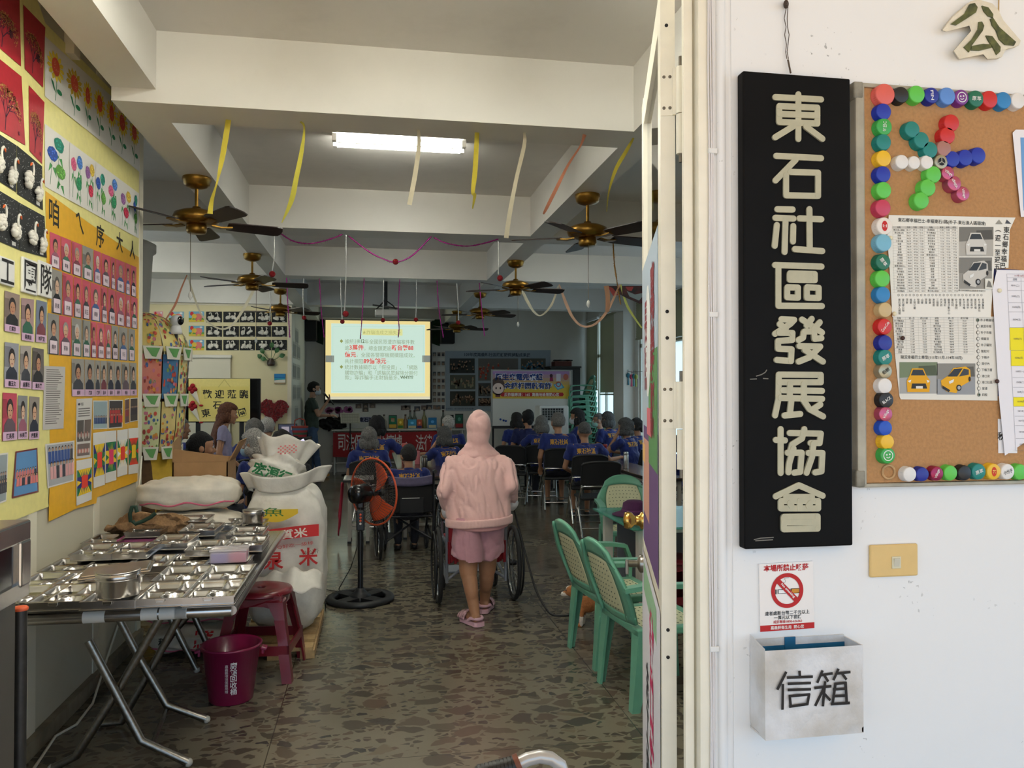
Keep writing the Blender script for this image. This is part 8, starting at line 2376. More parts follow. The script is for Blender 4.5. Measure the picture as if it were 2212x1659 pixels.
z7, z6 = zoom(340, 600, 3.6875), zoom(700, 650, 3.6867)
YW = YS - 0.004
LROW = ['top', 'middle', 'bottom']
for j, (y0, y1) in enumerate(((270, 355), (385, 470), (495, 578))):
 for i, (x0, x1) in enumerate(((388, 515), (525, 650), (655, 778), (785, 905), (910, 1032))):
  s = Sheet(z7, [(x0, y0), (x1, y0), (x1, y1), (x0, y1)], y=YW)
  s.base((30, 32, 32), rough=0.8)
  s.step = 0.001
  for k in range(60):
   s.e(random.uniform(0.03, 0.97), random.uniform(0.03, 0.97), 0.009, 0.012, (170, 170, 164), 1, 4)
  s.r(0.7, 0.9, 0.88, 0.97, (206, 202, 190), 2)
  cx = s.g(0.5, 1)
  t = thing('swan_picture', 'black picture with two cotton swans, %s from the left in the %s far row' % (ORD[i], LROW[j]), 'picture', (cx[0], YW, cx[1]), 0, 'far cotton swan pictures')
  under(t, s.build('sheet', noshift=True))
  for a in (0.30 + 0.06 * (i % 2), 0.70 - 0.04 * j):
   q = s.g(a, 0.60)
   c = V((q[0], YW - 0.012, q[1]))
   r = 0.044
   b = M(M_fluff)
   rnd = random.Random(int(a * 100) + i * 7 + j)
   for k in range(7):
    b.ball(c + V((rnd.uniform(-0.6, 0.6) * r, 0, rnd.uniform(-0.5, 0.5) * r)), (r * 0.55, 0.018, r * 0.5), 8)
   fl_ = -1 if (i + j) % 3 else 1
   b.tube([c + V((0.2 * r, -0.01, 0.5 * r)), c + V((0.35 * r, -0.012, 1.2 * r)), c + V((0.1 * r, -0.012, 1.8 * r)), c + V((-0.3 * r * fl_, -0.012, 1.75 * r)), c + V((-0.5 * r * fl_, -0.012, 1.3 * r))], 0.0085, 6)
   under(t, b.build('cotton_swan'))
for i, (x0, y0, x1, y1, bc, lab) in enumerate(((250, 268, 372, 352, (120, 176, 206), 'beside the top swan row'), (250, 382, 372, 466, (120, 176, 206), 'beside the middle swan row'), (250, 494, 372, 578, (120, 176, 206), 'beside the bottom swan row'), (92, 270, 212, 352, (150, 190, 206), 'left of the other pictures in the top far row'), (-30, 268, 45, 346, (226, 160, 170), 'pink grounded, partly behind the lantern'))):
 s = Sheet(z7, [(x0, y0), (x1, y0), (x1, y1), (x0, y1)], y=YW)
 s.base(bc, rough=0.7)
 s.step = 0.001
 s.r(0, 0.62, 1, 1, (110, 160, 70), 1).r(0, 0.8, 1, 1, (222, 196, 70), 2).e(0.2, 0.22, 0.12, 0.2, (206, 50, 50), 2)
 s.e(0.62, 0.5, 0.26, 0.3, (224, 126, 116), 3).e(0.36, 0.45, 0.16, 0.22, (226, 190, 70), 4).r(0.46, 0.6, 0.56, 0.92, (214, 110, 104), 4).r(0.72, 0.6, 0.82, 0.92, (214, 110, 104), 4).shp([(0.26, 0.4), (0.32, 0.42), (0.22, 0.8), (0.16, 0.78)], (226, 190, 70), 5)
 s.e(0.8, 0.15, 0.1, 0.09, (240, 240, 236), 2)
 tag(s.build('elephant_drawing'), 'bright coloured elephant drawing, ' + lab, 'drawing', 'elephant drawings')
a, b, c = P(*z7((240, 612)), y=YS - 0.06), P(*z7((590, 640)), y=YS - 0.06), P(*z7((578, 1330)), y=YS - 0.06)
ps = thing('pull_down_screen', 'white pull-down screen on the far beige wall behind the television', 'screen', ((a.x + b.x) / 2, YS - 0.03, c.z))
under(ps, M(mat((226, 222, 210), 0.6)).bx((a.x - 0.35, YS - 0.085, b.z), (b.x, YS - 0.002, a.z), 0.01).build('case'))
under(ps, M(mat((226, 218, 196), 0.8)).bx((a.x - 0.33, YS - 0.048, 0.35), (c.x, YS - 0.042, b.z)).build('sheet'))
pv = P(*z7((905, 702)), y=YS - 0.06)
vs_ = thing('wall_plant', 'small green plant in a dark wall vase above the beach picture', 'plant', pv)
M(mat((60, 44, 34), 0.3, coat=0.4)).lathe([(0, 0), (0.05, 0.0), (0.062, 0.03), (0.058, 0.075), (0.036, 0.10), (0.04, 0.115), (0.03, 0.115), (0, 0.09)], seg=18).build('vase', vs_)
for k, (dx, dz, an) in enumerate(((-0.17, 0.16, 2.4), (-0.14, 0.23, 2.0), (0.02, 0.30, 1.5), (0.16, 0.20, 0.4), (-0.08, 0.12, 2.9), (0.09, 0.22, 1.0))):
 e = V((dx * 0.75, -0.02 * (k % 3), dz * (0.7 + 0.1 * (k % 3))))
 lf = M(mat((52, 104, 50), 0.45, noise=0.2))
 lf.tube([(0, 0, 0.09), e * 0.6 + V((0, 0, 0.02)), e], 0.004, 6)
 d = V((math.cos(an), 0, math.sin(an)))
 n_ = V((-d.z, 0, d.x))
 lf.grid(lambda u, v: e + d * 0.10 * u + n_ * (0.036 * math.sin(PI * u) * (2 * v - 1)) + V((0, -0.02 * math.sin(PI * u), 0)), 8, 4)
 lf.build('leaf', vs_)
s = Sheet(z7, [(930, 765), (1020, 765), (1018, 846), (932, 846)], y=YS - 0.02)
s.base((24, 110, 168))
s.step = 0.001
s.r(0, 0, 1, 0.3, (40, 130, 190), 1).r(0, 0.45, 1, 0.62, (50, 156, 176), 1).shp([(0, 0.66), (0.4, 0.6), (1, 0.56), (1, 0.9), (0, 0.86)], (226, 222, 206), 2).r(0, 0.86, 1, 1, (176, 150, 110), 3)
s.use(mat((60, 90, 110), 0.6)).prism([V((p.x, YS - 0.019, p.z)) for p in [V((q[0], 0, q[1])) for q in (s.g(0, 0), s.g(1, 0), s.g(1, 1), s.g(0, 1))]], (0, 0.017, 0))
tag(s.build('beach_picture'), 'small blue beach picture on the beige wall', 'picture')
hc_ = P(*z7((928, 1055)), y=YS - 0.05)
hp_ = []
for k in range(40):
 th = 2 * PI * k / 40
 x, z_ = 16 * math.sin(th) ** 3, 13 * math.cos(th) - 5 * math.cos(2 * th) - 2 * math.cos(3 * th) - math.cos(4 * th)
 hp_.append(V((hc_.x + x * 0.0132, YS - 0.002, hc_.z + z_ * 0.0132)))
hm_2 = M(mat((140, 16, 26), 0.95, noise=0.35, nscale=60, bump=0.8, sheen=0.4)).prism(hp_, (0, -0.06, 0))
rnd = random.Random(5)
for k in range(150):
 f_, j = rnd.random() ** 0.5, rnd.randrange(40)
 q = hc_.lerp(hp_[j], f_)
 hm_2.ball((q.x, YS - 0.066, q.z), (0.024, 0.014, 0.024), 6)
tag(hm_2.build('heart_decoration'), 'big plush red heart on the beige wall beside the television', 'decoration')
TVY = 11.75
a, b = P(*z7((172, 800)), y=TVY), P(*z7((820, 1150)), y=TVY)
tv = thing('television', 'wide black television on two stand posts, covered by the welcome poster', 'television', ((a.x + b.x) / 2, TVY + 0.05, 0))
under(tv, M(mat((14, 14, 16), 0.25, coat=0.3)).bx((a.x, TVY, b.z), (b.x, TVY + 0.07, a.z), 0.008).build('panel'))
under(tv, M(mat((8, 8, 10), 0.08)).bx((a.x + 0.015, TVY - 0.003, b.z + 0.03), (b.x - 0.015, TVY, a.z - 0.015)).build('screen'))
for zx in (325, 672):
 q = P(*z7((zx, 1200)), y=TVY + 0.05)
 pst = under(tv, M(M_black).bx((q.x - 0.03, TVY + 0.03, 0.03), (q.x + 0.03, TVY + 0.06, b.z + 0.3)).build('post'))
 under(pst, M(M_black).bx((q.x - 0.04, TVY - 0.25, 0.0), (q.x + 0.04, TVY + 0.33, 0.04)).build('foot'))
s = Sheet(z7, [(248, 804), (738, 804), (738, 1145), (248, 1145)], y=TVY - 0.012)
s.step = 0.001
s.base(mat((232, 214, 130), 0.6, noise=0.06))
s.shp([(0.2, 0.18), (0.98, 0.18), (0.98, 0.93), (0.2, 0.93)], (226, 206, 116), 1)
for i, ch in enumerate('歡迎蒞臨'):
 s.t(ch, 0.30 + 0.2 * i, 0.36, 0.19, (40, 36, 30), 3, bold=0.02)
for ch, x, y, ro in (('東', 0.28, 0.80, 0.2), ('石', 0.46, 0.62, 0), ('樂', 0.66, 0.80, 0), ('園', 0.87, 0.79, 0.25)):
 s.t(ch, x, y, 0.18, (40, 36, 30), 3, bold=0.02, rot=ro)
s.ln([(0.48, 0.2), (0.58, 0.02), (0.68, 0.2)], 0.012, (206, 188, 110), 2)
po_2 = s.build('welcome_poster')
tag(po_2, 'yellow welcome poster with black characters hung over the television', 'poster')
for y in (0.22, 0.62):
 q = V((s.g(0.07, y)[0], TVY - 0.03, s.g(0.07, y)[1]))
 fl_ = thing('paper_flower', 'red pompom flower in a white paper cone, %s one on the yellow poster' % ('upper' if y < 0.5 else 'lower'), 'flower', q, 0, 'pompom flowers')
 for d in ((0, 0.03), (-0.03, -0.01), (0.03, -0.02), (0.0, -0.05)):
  M(mat((160, 22, 30), 0.9, noise=0.3, nscale=80)).ball((d[0], 0, d[1]), 0.036, 10).build('pompom', fl_)
 M(mat((226, 216, 196), 0.8)).lathe([(0.002, 0), (0.045, 0.20)], (0.10, 0, -0.24), 14, V((-0.42, 0, 0.9)), sy=0.5).build('cone', fl_)
 M(mat((160, 22, 30), 0.9)).ball((0.115, 0, -0.245), (0.03, 0.012, 0.014), 8).build('bow', fl_)
LC_ = V((-1.64, 6.05, 0))
ln_t = thing('painted_lantern', 'tall painted paper lantern with paper cup fringes beside the partition', 'lantern', LC_)
def tier(prof, base_cols, name, seed, cups=None):
 rnd = random.Random(seed)
 NP = 14
 def S(an, v):
  f_ = v * (len(prof) - 1)
  i = min(int(f_), len(prof) - 2)
  r = prof[i][0] + (prof[i + 1][0] - prof[i][0]) * (f_ - i)
  z_ = prof[i][1] + (prof[i + 1][1] - prof[i][1]) * (f_ - i)
  return r, z_
 for k in range(NP):
  a0, a1 = -PI + 2 * PI * k / NP + 0.015, -PI + 2 * PI * (k + 1) / NP - 0.015
  bc = base_cols[k % len(base_cols)]
  mb = M(mat(bc, 0.4, noise=0.06))
  mb.grid(lambda u, v: (S(0, v)[0] * math.cos(a0 + (a1 - a0) * u), S(0, v)[0] * math.sin(a0 + (a1 - a0) * u), S(0, v)[1]), 4, 8)
  dark = sum(bc) < 260
  for q in range(34):
   u, v = rnd.uniform(0.08, 0.92), rnd.uniform(0.05, 0.95)
   mb.use(mat(rnd.choice([(200, 80, 60), (214, 150, 60), (120, 150, 80), (70, 100, 150), (190, 110, 130), (150, 60, 50)] if not dark else [(200, 90, 110), (90, 150, 120), (220, 180, 100), (90, 110, 180)]), 0.7))
   an = a0 + (a1 - a0) * u
   r, z_ = S(0, v)
   r += 0.003
   tg, up_ = V((-math.sin(an), math.cos(an), 0)), V((0, 0, 1)) if prof[0][0] > 0.1 else V((0, 0, 1))
   r2, z2_ = S(0, min(1, v + 0.03))
   r2 += 0.003
   up_ = (V((r2 * math.cos(an), r2 * math.sin(an), z2_)) - V((r * math.cos(an), r * math.sin(an), z_)))
   up_ = up_.normalized() if up_.length > 1e-6 else V((0, 0, 1))
   ctr = V((r * math.cos(an), r * math.sin(an), z_))
   ra, rb_2 = rnd.uniform(0.006, 0.013), rnd.uniform(0.008, 0.02)
   mb.add([ctr + tg * ra * math.cos(2 * PI * e / 7) + up_ * rb_2 * math.sin(2 * PI * e / 7) for e in range(7)], [list(range(7))])
  o = mb.build(name, ln_t)
  if cups:
   r, z_ = prof[0]
   an = (a0 + a1) / 2
   d = V((math.cos(an), math.sin(an), 0))
   tg = V((-d.y, d.x, 0))
   cpm = M(mat((222, 216, 200), 0.5))
   ctr = d * (r + 0.012) + V((0, 0, z_))
   w_ = r * 2 * PI / NP * 0.47
   cpm.prism([ctr - tg * w_ + V((0, 0, 0.035)), ctr + tg * w_ + V((0, 0, 0.035)), ctr + tg * w_ * 0.75 + V((0, 0, -0.055)), ctr - tg * w_ * 0.75 + V((0, 0, -0.055))], d * 0.006)
   cpm.use(mat((96, 156, 84), 0.6))
   ctr += d * 0.0075
   cpm.add([ctr - tg * w_ * 0.7 + V((0, 0, 0.022)), ctr + tg * w_ * 0.7 + V((0, 0, 0.022)), ctr + tg * w_ * 0.3 + V((0, 0, -0.042)), ctr - tg * w_ * 0.1 + V((0, 0, -0.036))], [(0, 1, 2, 3)])
   cpm.build('half_paper_cup', o)
CRM = (226, 210, 130)
tier([(0.31, 1.80), (0.30, 1.86), (0.27, 1.93), (0.21, 2.01), (0.13, 2.06), (0.04, 2.09)], [CRM, (214, 190, 110), CRM], 'dome_panel', 1, True)
tier([(0.285, 1.47), (0.295, 1.60), (0.305, 1.78)], [(70, 120, 160), (222, 208, 140), (34, 40, 44), (226, 214, 170), (206, 120, 100)], 'side_panel', 2, True)
tier([(0.25, 1.10), (0.275, 1.25), (0.29, 1.45)], [CRM, (210, 214, 160), (222, 200, 130)], 'lower_panel', 3, True)
M(mat((186, 150, 30), 0.7, noise=0.15)).lathe([(0.20, 0), (0.21, 0.5), (0.23, 1.09), (0.0, 1.09)], seg=28).build('yellow_drum', ln_t)
M(mat((96, 70, 44), 0.9, noise=0.3)).lathe([(0.245, 0.4), (0.26, 1.0), (0.27, 1.78), (0.0, 1.79)], (-0.03, 0.02, 0), 24).build('brown_lining', ln_t)
pc2 = P(380, 722, y=5.93)
cm = thing('security_camera', 'white pan-tilt camera with a black face perched on the painted lantern', 'camera', pc2)
M(mat((226, 224, 222), 0.35)).lathe([(0, 0), (0.040, 0.0), (0.042, 0.02), (0.034, 0.05), (0.03, 0.06), (0, 0.06)], seg=20).build('base', cm)
M(mat((226, 224, 222), 0.3)).ball((0.004, 0, 0.095), 0.044, 18).build('head', cm)
M(mat((14, 14, 16), 0.15)).lathe([(0.032, 0), (0.026, 0.008), (0, 0.012)], (0.034, -0.016, 0.096), 18, V((0.9, -0.42, 0))).build('black_face', cm)
M(M_black).cyl((0.0, 0, -0.09), (0, 0, 0), 0.012, seg=8).build('bracket', cm)
st_ = M(plaster((150, 146, 138), wear=0.6, dirt=(104, 100, 94), rough=0.6))
cr = P(335, 560, y=6.9)
st_.lathe([(0.20, 0), (0.21, 1.2), (0.25, 2.0), (0.285, 2.66), (0.31, 2.68), (0.31, 2.74), (0.27, 2.76), (0, 2.76)], (cr.x - 0.31, 6.9, 0), 32)
struct('column', st_)
for i, (y0, z0) in enumerate(((13.1, 2.1), (13.1, 1.75), (13.1, 1.4), (13.8, 2.1), (13.8, 1.75), (13.8, 1.4), (13.45, 2.35), (13.45, 1.05))):
 w = Wall(x=-1.286)
 w.rect(y0, z0, y0 + 0.55, z0 + 0.26, (196, 194, 186), 0)
 for k in range(6):
  w.rect(y0 + 0.04 + k * 0.085, z0 + 0.03, y0 + 0.10 + k * 0.085, z0 + 0.22, (140, 140, 138), 1)
 tag(w.build('paper_sheet'), 'sheet of small pictures on the narrow side wall by the stage', 'paper', 'papers on the stage side wall')
YQ = YB - 0.22
def fq(zx, zy, y=None):
 return P(*z6((zx, zy)), y=YQ if y is None else y)
scn = thing('projection_screen', 'large projection screen with a pale slide about fraud losses', 'screen', (fq(430, 790).x, YQ, fq(430, 800).z))
a, b = fq(3, 152), fq(858, 800)
under(scn, M(mat((16, 16, 18), 0.6)).bx((a.x, YQ + 0.004, b.z), (b.x, YQ + 0.012, a.z)).build('black_border'))
c, d = fq(-20, 128), fq(880, 155)
under(scn, M(mat((206, 204, 196), 0.5)).bx((c.x, YQ - 0.03, d.z), (d.x, YQ + 0.08, c.z), 0.012).build('case'))
under(scn, M(M_black).bx((a.x, YQ - 0.012, b.z - 0.03), (b.x, YQ + 0.02, b.z + 0.005), 0.008).build('bottom_bar'))
EM = SCREEN
s = Wall(y=YQ)
s.step = 0.0015
def em(c):
 return dict(emit=EM)
def zr(x0, y0, x1, y1, c, l, e=True):
 p, q = s.q(*z6((x0, y1))), s.q(*z6((x1, y0)))
 s.rect(p[0], p[1], q[0], q[1], c, l, **({'emit': EM} if e else {}))
zr(10, 165, 845, 785, (206, 202, 176), 0)
zr(10, 165, 845, 762, (232, 212, 146), 1)
zr(55, 190, 805, 735, (198, 222, 208), 2)
for p_ in (((70, 205), (792, 205), (792, 720), (70, 720), (70, 205)),):
 s.line([s.q(*z6(q)) for q in p_], 0.006, (170, 200, 196), 3, emit=EM)
zr(12, 435, 80, 488, (128, 132, 124), 3)
zr(782, 435, 845, 488, (128, 132, 124), 3)
zr(305, 225, 625, 272, (214, 214, 150), 3)
def stx(txt, x0, x1, y, c, h=36, bold=0.0, l=4):
 p, q = s.q(*z6((x0, y))), s.q(*z6((x1, y)))
 s.text(txt, (p[0] + q[0]) / 2, p[1], abs(s.q(*z6((x0, y)))[1] - s.q(*z6((x0, y + h)))[1]), c, l, w=q[0] - p[0], bold=bold, emit=EM)
TG, TR = (140, 150, 128), (206, 74, 70)
stx('★詐騙造成之損失★', 305, 612, 250, (176, 176, 110), 32)
stx('◆', 125, 152, 320, (140, 146, 84), 30)
stx('◆', 125, 152, 525, (140, 146, 84), 30)
stx('據統計', 165, 275, 322, TG)
stx('112', 276, 322, 320, (96, 110, 84), 36, 0.03)
stx('年全國民眾遭詐騙案件數', 324, 720, 324, TG)
stx('逾', 165, 200, 374, TG)
stx('3萬件', 202, 316, 370, TR, 42, 0.02)
stx('，總金額更逾', 322, 535, 376, TG)
stx('新台幣88', 538, 712, 372, TR, 42, 0.02)
stx('億元', 165, 255, 426, TR, 42, 0.02)
stx('，全國各警察機關攔阻成效，', 260, 720, 430, TG)
stx('共計攔阻', 165, 312, 480, TG)
stx('89億餘元', 314, 495, 478, TR, 42, 0.02)
stx('。', 500, 520, 485, TG, 16)
stx('統計數據顯示以「假投資」、「網路', 165, 745, 527, TG)
stx('購物詐騙」和「誘騙民眾解除分期付', 165, 745, 572, TG)
stx('款」等詐騙手法財損最多。', 165, 600, 610, TG)
stx('WHY???', 606, 710, 608, (96, 110, 84), 30, 0.03)
under(scn, s.build('slide', noshift=True))
for x0, y0, x1, y1, lab in ((652, 690, 684, 736, 'left of the projection screen'), (952, 699, 983, 742, 'right of the projection screen')):
 a, b = P(x0, y0, y=YB - 0.35), P(x1, y1, y=YB - 0.35)
 sk_ = thing('loudspeaker', 'black wall loudspeaker ' + lab, 'loudspeaker', ((a.x + b.x) / 2, YB - 0.2, b.z))
 under(sk_, M(mat((20, 20, 22), 0.6)).bx((a.x, YB - 0.34, b.z), (b.x, YB - 0.1, a.z), 0.02).build('cabinet'))
 under(sk_, M(mat((30, 30, 32), 0.9)).bx((a.x + 0.02, YB - 0.35, b.z + 0.02), (b.x - 0.02, YB - 0.34, a.z - 0.02)).build('grille'))
 under(sk_, M(M_black).tube([((a.x + b.x) / 2, YB - 0.2, a.z - 0.05), ((a.x + b.x) / 2, YB - 0.12, a.z + 0.1), ((a.x + b.x) / 2, YB, a.z + 0.12)], 0.03, 10).build('bracket'))
w = Wall(y=YB - 0.02)
for (x0, y0, x1, y1, lab) in ((683, 690, 700, 745, 'left'), (933, 690, 952, 748, 'right')):
 w = Wall(y=YB - 0.02)
 w.pp([(x0, y0), (x1, y0), (x1 - 2, y1), (x0, y1 - 6)], mat((30, 66, 40), 0.8, noise=0.5, nscale=9), 0)
 tag(w.build('green_drape'), 'dark green cloth strip at the %s edge of the projection screen' % lab, 'cloth')
w = Wall(y=YB - 0.015)
w.step = 0.0015
f6 = lambda p: z6(p)
w.pp([f6(p) for p in ((965, 398), (1805, 392), (1800, 560), (1340, 560), (1335, 878), (968, 874))], mat((150, 162, 172), 0.5), 0)
w.pt_('109年度嘉義縣社區照顧關懷據點成果展', *f6((1382, 430)), 7.5, (60, 70, 84), 2, bold=0.02)
rnd = random.Random(12)
for x0, y0, x1, y1, bc, pc_ in ((1000, 458, 1200, 575, (54, 56, 54), (40, 44, 40)), (1228, 458, 1545, 635, (110, 104, 100), (170, 60, 40)), (1568, 458, 1765, 553, (84, 84, 76), (60, 110, 140)), (1003, 590, 1205, 705, (90, 92, 80), (150, 146, 120)), (1003, 720, 1205, 838, (60, 60, 52), (110, 90, 70)), (1228, 655, 1335, 760, (80, 80, 78), (120, 110, 100)), (1228, 772, 1335, 838, (70, 66, 60), (110, 90, 80))):
 w.pp([f6(p) for p in ((x0, y0), (x1, y0), (x1, y1), (x0, y1))], bc, 1)
 for k in range(26):
  u, v = rnd.uniform(x0 + 10, x1 - 10), rnd.uniform(y0 + (y1 - y0) * 0.3, y1 - 12)
  q = w.q(*f6((u, v)))
  w.ell(q[0], q[1], 0.022, 0.030, pc_, 2, 8).ell(q[0], q[1] + 0.036, 0.014, 0.016, (170, 136, 112), 3, 7)
w.pt_('指導單位：衛生福利部社會及家庭署', *f6((1080, 858)), 3.4, (60, 70, 84), 2)
tag(w.build('results_poster'), 'grey blue poster with group photos on the back wall', 'poster')
n_p = 0
for j, yy in enumerate((430, 502, 585, 640, 690, 745, 795, 850)):
 for i, xx in enumerate((880, 915, 948)):
  w = Wall(y=YB - 0.01)
  w.step = 0.0015
  w.pp([f6(p) for p in ((xx - 15, yy - 24), (xx + 15, yy - 24), (xx + 15, yy + 24), (xx - 15, yy + 24))], (200, 198, 190), 0)
  w.pp([f6(p) for p in ((xx - 12, yy - 20), (xx + 12, yy - 20), (xx + 12, yy + 10), (xx - 12, yy + 10))], rnd.choice([(110, 100, 90), (90, 96, 100), (130, 110, 100), (80, 84, 80)]), 1)
  q = w.q(*f6((xx, yy)))
  w.ell(q[0], q[1], 0.022, 0.03, rnd.choice([(150, 120, 100), (60, 60, 66), (170, 150, 130)]), 2, 8)
  tag(w.build('small_photo'), 'small white bordered photo in the grid between screen and poster', 'photo', 'small photos between screen and poster')
for xx, yy in ((275, 838), (330, 835), (385, 835), (330, 866), (636, 852), (665, 850), (742, 858), (798, 850), (838, 846), (905, 848)):
 w = Wall(y=YB - 0.01)
 w.step = 0.0015
 w.pp([f6(p) for p in ((xx - 24, yy - 18), (xx + 24, yy - 18), (xx + 24, yy + 18), (xx - 24, yy + 18))], rnd.choice([(100, 92, 84), (84, 88, 92), (120, 104, 96)]), 0)
 w.pp([f6(p) for p in ((xx - 16, yy + 14), (xx - 4, yy - 6), (xx + 10, yy - 2), (xx + 18, yy + 14))], (160, 140, 122), 1)
 tag(w.build('small_photo'), 'small loose photo on the wall just below the projection screen', 'photo', 'small photos below the screen')
for xx, c_ in ((45, (176, 110, 150)), (120, (150, 80, 130)), (190, (170, 100, 146))):
 w = Wall(y=YB - 0.012)
 w.step = 0.0015
 for k in range(12):
  q = w.q(*f6((xx + rnd.uniform(-26, 26), 872 + rnd.uniform(-18, 14))))
  w.ell(q[0], q[1], 0.04, 0.04, c_, 1 + k % 3, 9)
 w.pl([f6((xx, 890)), f6((xx + 3, 928))], 0.02, (70, 50, 50), 0)
 tag(w.build('paper_tree'), 'pink paper blossom tree cut-out under the screen, %s of three' % {45: 'leftmost', 120: 'middle', 190: 'rightmost'}[xx], 'decoration', 'paper blossom trees')
by0 = 14.98
bt_ = thing('back_table', 'long pale table along the back wall behind the red banner', 'table', (fq(500, 1020, by0).x, 15.25, 0))
zt = P(*z6((560, 1022)), y=by0).z
xa, xb = P(*z6((60, 1020)), y=by0).x, P(*z6((1125, 1020)), y=by0).x
under(bt_, M(mat((176, 178, 170), 0.5)).bx((xa, by0, zt - 0.03), (xb, 15.56, zt), 0.005).build('tabletop'))
for xx in (xa + 0.05, (xa + xb) / 2, xb - 0.05):
 under(bt_, M(mat((196, 194, 186), 0.4, 0.2)).cyl((xx, by0 + 0.05, 0), (xx, by0 + 0.05, zt - 0.03), 0.018, seg=10).build('leg'))
 under(bt_, M(mat((196, 194, 186), 0.4, 0.2)).cyl((xx, 15.5, 0), (xx, 15.5, zt - 0.03), 0.018, seg=10).build('leg'))
under(bt_, M(mat((196, 194, 186), 0.4, 0.2)).tube([(xa, by0 + 0.05, 0.22), (xb, by0 + 0.05, 0.22)], 0.012, 8).tube([(xa, by0 + 0.05, 0.55), (xb, by0 + 0.05, 0.55)], 0.012, 8).build('rails'))
w = Wall(y=by0 - 0.02)
w.step = 0.0015
w.pp([f6(p) for p in ((72, 1048), (500, 1050), (942, 1034), (945, 1210), (700, 1256), (500, 1258), (300, 1250), (70, 1242))], mat((150, 22, 28), 0.75, noise=0.08), 0)
for ch, x in zip('司法保護據點懷據‧法律', (140, 208, 272, 330, 395, 455, 525, 590, 655, 762, 830, 895)):
 w.pt_(ch, *f6((x, 1128)), 17 if ch != '‧' else 14, (206, 200, 196), 2, bold=0.01, hh=0.30 if ch != '‧' else None)
tag(w.build('red_banner'), 'red cloth banner with white characters hung on the back table', 'banner')
def shelfz(x, y=15.3):
 return V((P(*z6((x, 1000)), y=y).x, y, zt + 0.001))
for i, (x, h, c_, lab) in enumerate(((686, 0.34, (96, 104, 92), 'first'), (720, 0.34, (104, 110, 96), 'second'), (798, 0.36, (120, 116, 70), 'tall olive'), (948, 0.34, (90, 92, 84), 'last'), (478, 0.26, (176, 170, 150), 'pale'), (648, 0.26, (150, 120, 96), 'tan'))):
 q = shelfz(x)
 t = thing('bottle', '%s bottle standing among pictures on the back table' % lab if i > 1 and i != 3 else '%s grey glass bottle of the row on the back table' % lab, 'bottle', q, 0, 'bottles on the back table')
 M(mat(c_, 0.2, coat=0.3)).lathe([(0, 0), (0.045, 0), (0.048, 0.01), (0.048, h * 0.55), (0.02, h * 0.72), (0.016, h * 0.95), (0.018, h), (0, h)], seg=16).build('glass', t)
 M(mat((60, 40, 34), 0.6)).lathe([(0.019, h * 0.93), (0.019, h + 0.01), (0, h + 0.01)], seg=12).build('stopper', t)
for x0, x1, y0, c_, c2_, lab in ((515, 580, 910, (36, 120, 84), (206, 160, 60), 'green framed upright card'), (585, 632, 938, (206, 170, 50), (60, 120, 60), 'yellow flower card'), (668, 735, 945, (60, 150, 190), (200, 190, 150), 'first blue seaside canvas'), (740, 780, 945, (190, 90, 60), (60, 60, 120), 'orange red card'), (830, 897, 930, (40, 120, 176), (206, 196, 160), 'second blue seaside canvas'), (1045, 1108, 900, (30, 90, 70), (150, 40, 40), 'dark framed green picture'), (990, 1032, 908, (40, 40, 40), (90, 90, 80), 'black framed picture')):
 a, b = P(*z6((x0, y0)), y=15.2), P(*z6((x1, 1000)), y=15.2)
 q = thing('picture_frame', '%s standing on the back table' % lab, 'picture', ((a.x + b.x) / 2, 15.2, zt + 0.001))
 hw, hh = (b.x - a.x) / 2, a.z - zt
 M(mat((30, 30, 30) if 'framed' in lab else c_, 0.6)).box((0, 0.012, hh / 2), (hw * 2, 0.022, hh)).build('frame', q)
 pc_ = Pic((0, -0.001, 0), (1, 0, 0), (0, 0, 1), 0.0015)
 pc_.rect(-hw * 0.88, hh * 0.06, hw * 0.88, hh * 0.94, c_, 0).rect(-hw * 0.88, hh * 0.06, hw * 0.88, hh * 0.32, c2_, 1).ell(0, hh * 0.62, hw * 0.4, hh * 0.14, tuple(min(255, v + 60) for v in c_), 1)
 if 'upright' in lab:
  pc_.text('龍', 0, hh * 0.66, hh * 0.28, (220, 120, 90), 3)
 pc_.build('picture', q)
a, b = P(*z6((130, 892)), y=14.9), P(*z6((286, 975)), y=14.9)
cal = thing('calendar_board', 'pale calendar sheet on a music stand behind the banner', 'calendar', ((a.x + b.x) / 2, 14.9, 0))
w = Wall(y=14.9)
w.step = 0.0015
w.pp([f6(p) for p in ((130, 890), (282, 893), (287, 975), (133, 975))], (206, 202, 180), 0)
for k in range(6):
 w.pl([f6((140, 905 + k * 12)), f6((276, 906 + k * 12))], 0.008, (150, 146, 130), 1)
for k in range(7):
 w.pl([f6((145 + k * 20, 900)), f6((147 + k * 20, 970))], 0.004, (170, 166, 150), 1)
under(cal, w.build('sheet', noshift=True))
under(cal, M(M_black).cyl(((a.x + b.x) / 2, 14.92, 0.02), ((a.x + b.x) / 2, 14.92, b.z + 0.02), 0.012, seg=8).lathe([(0.16, 0), (0.16, 0.02), (0, 0.03)], ((a.x + b.x) / 2, 14.92, 0), 16).build('stand'))
w = Wall(y=YB - 0.012)
w.step = 0.0015
w.pp([f6(p) for p in ((287, 925), (420, 925), (420, 965), (290, 965))], (150, 150, 176), 0)
w.pt_('東石社區', *f6((355, 946)), 9.5, (30, 32, 60), 2, bold=0.03)
tag(w.build('name_strip'), 'lilac name strip with dark characters on the back wall', 'sign')
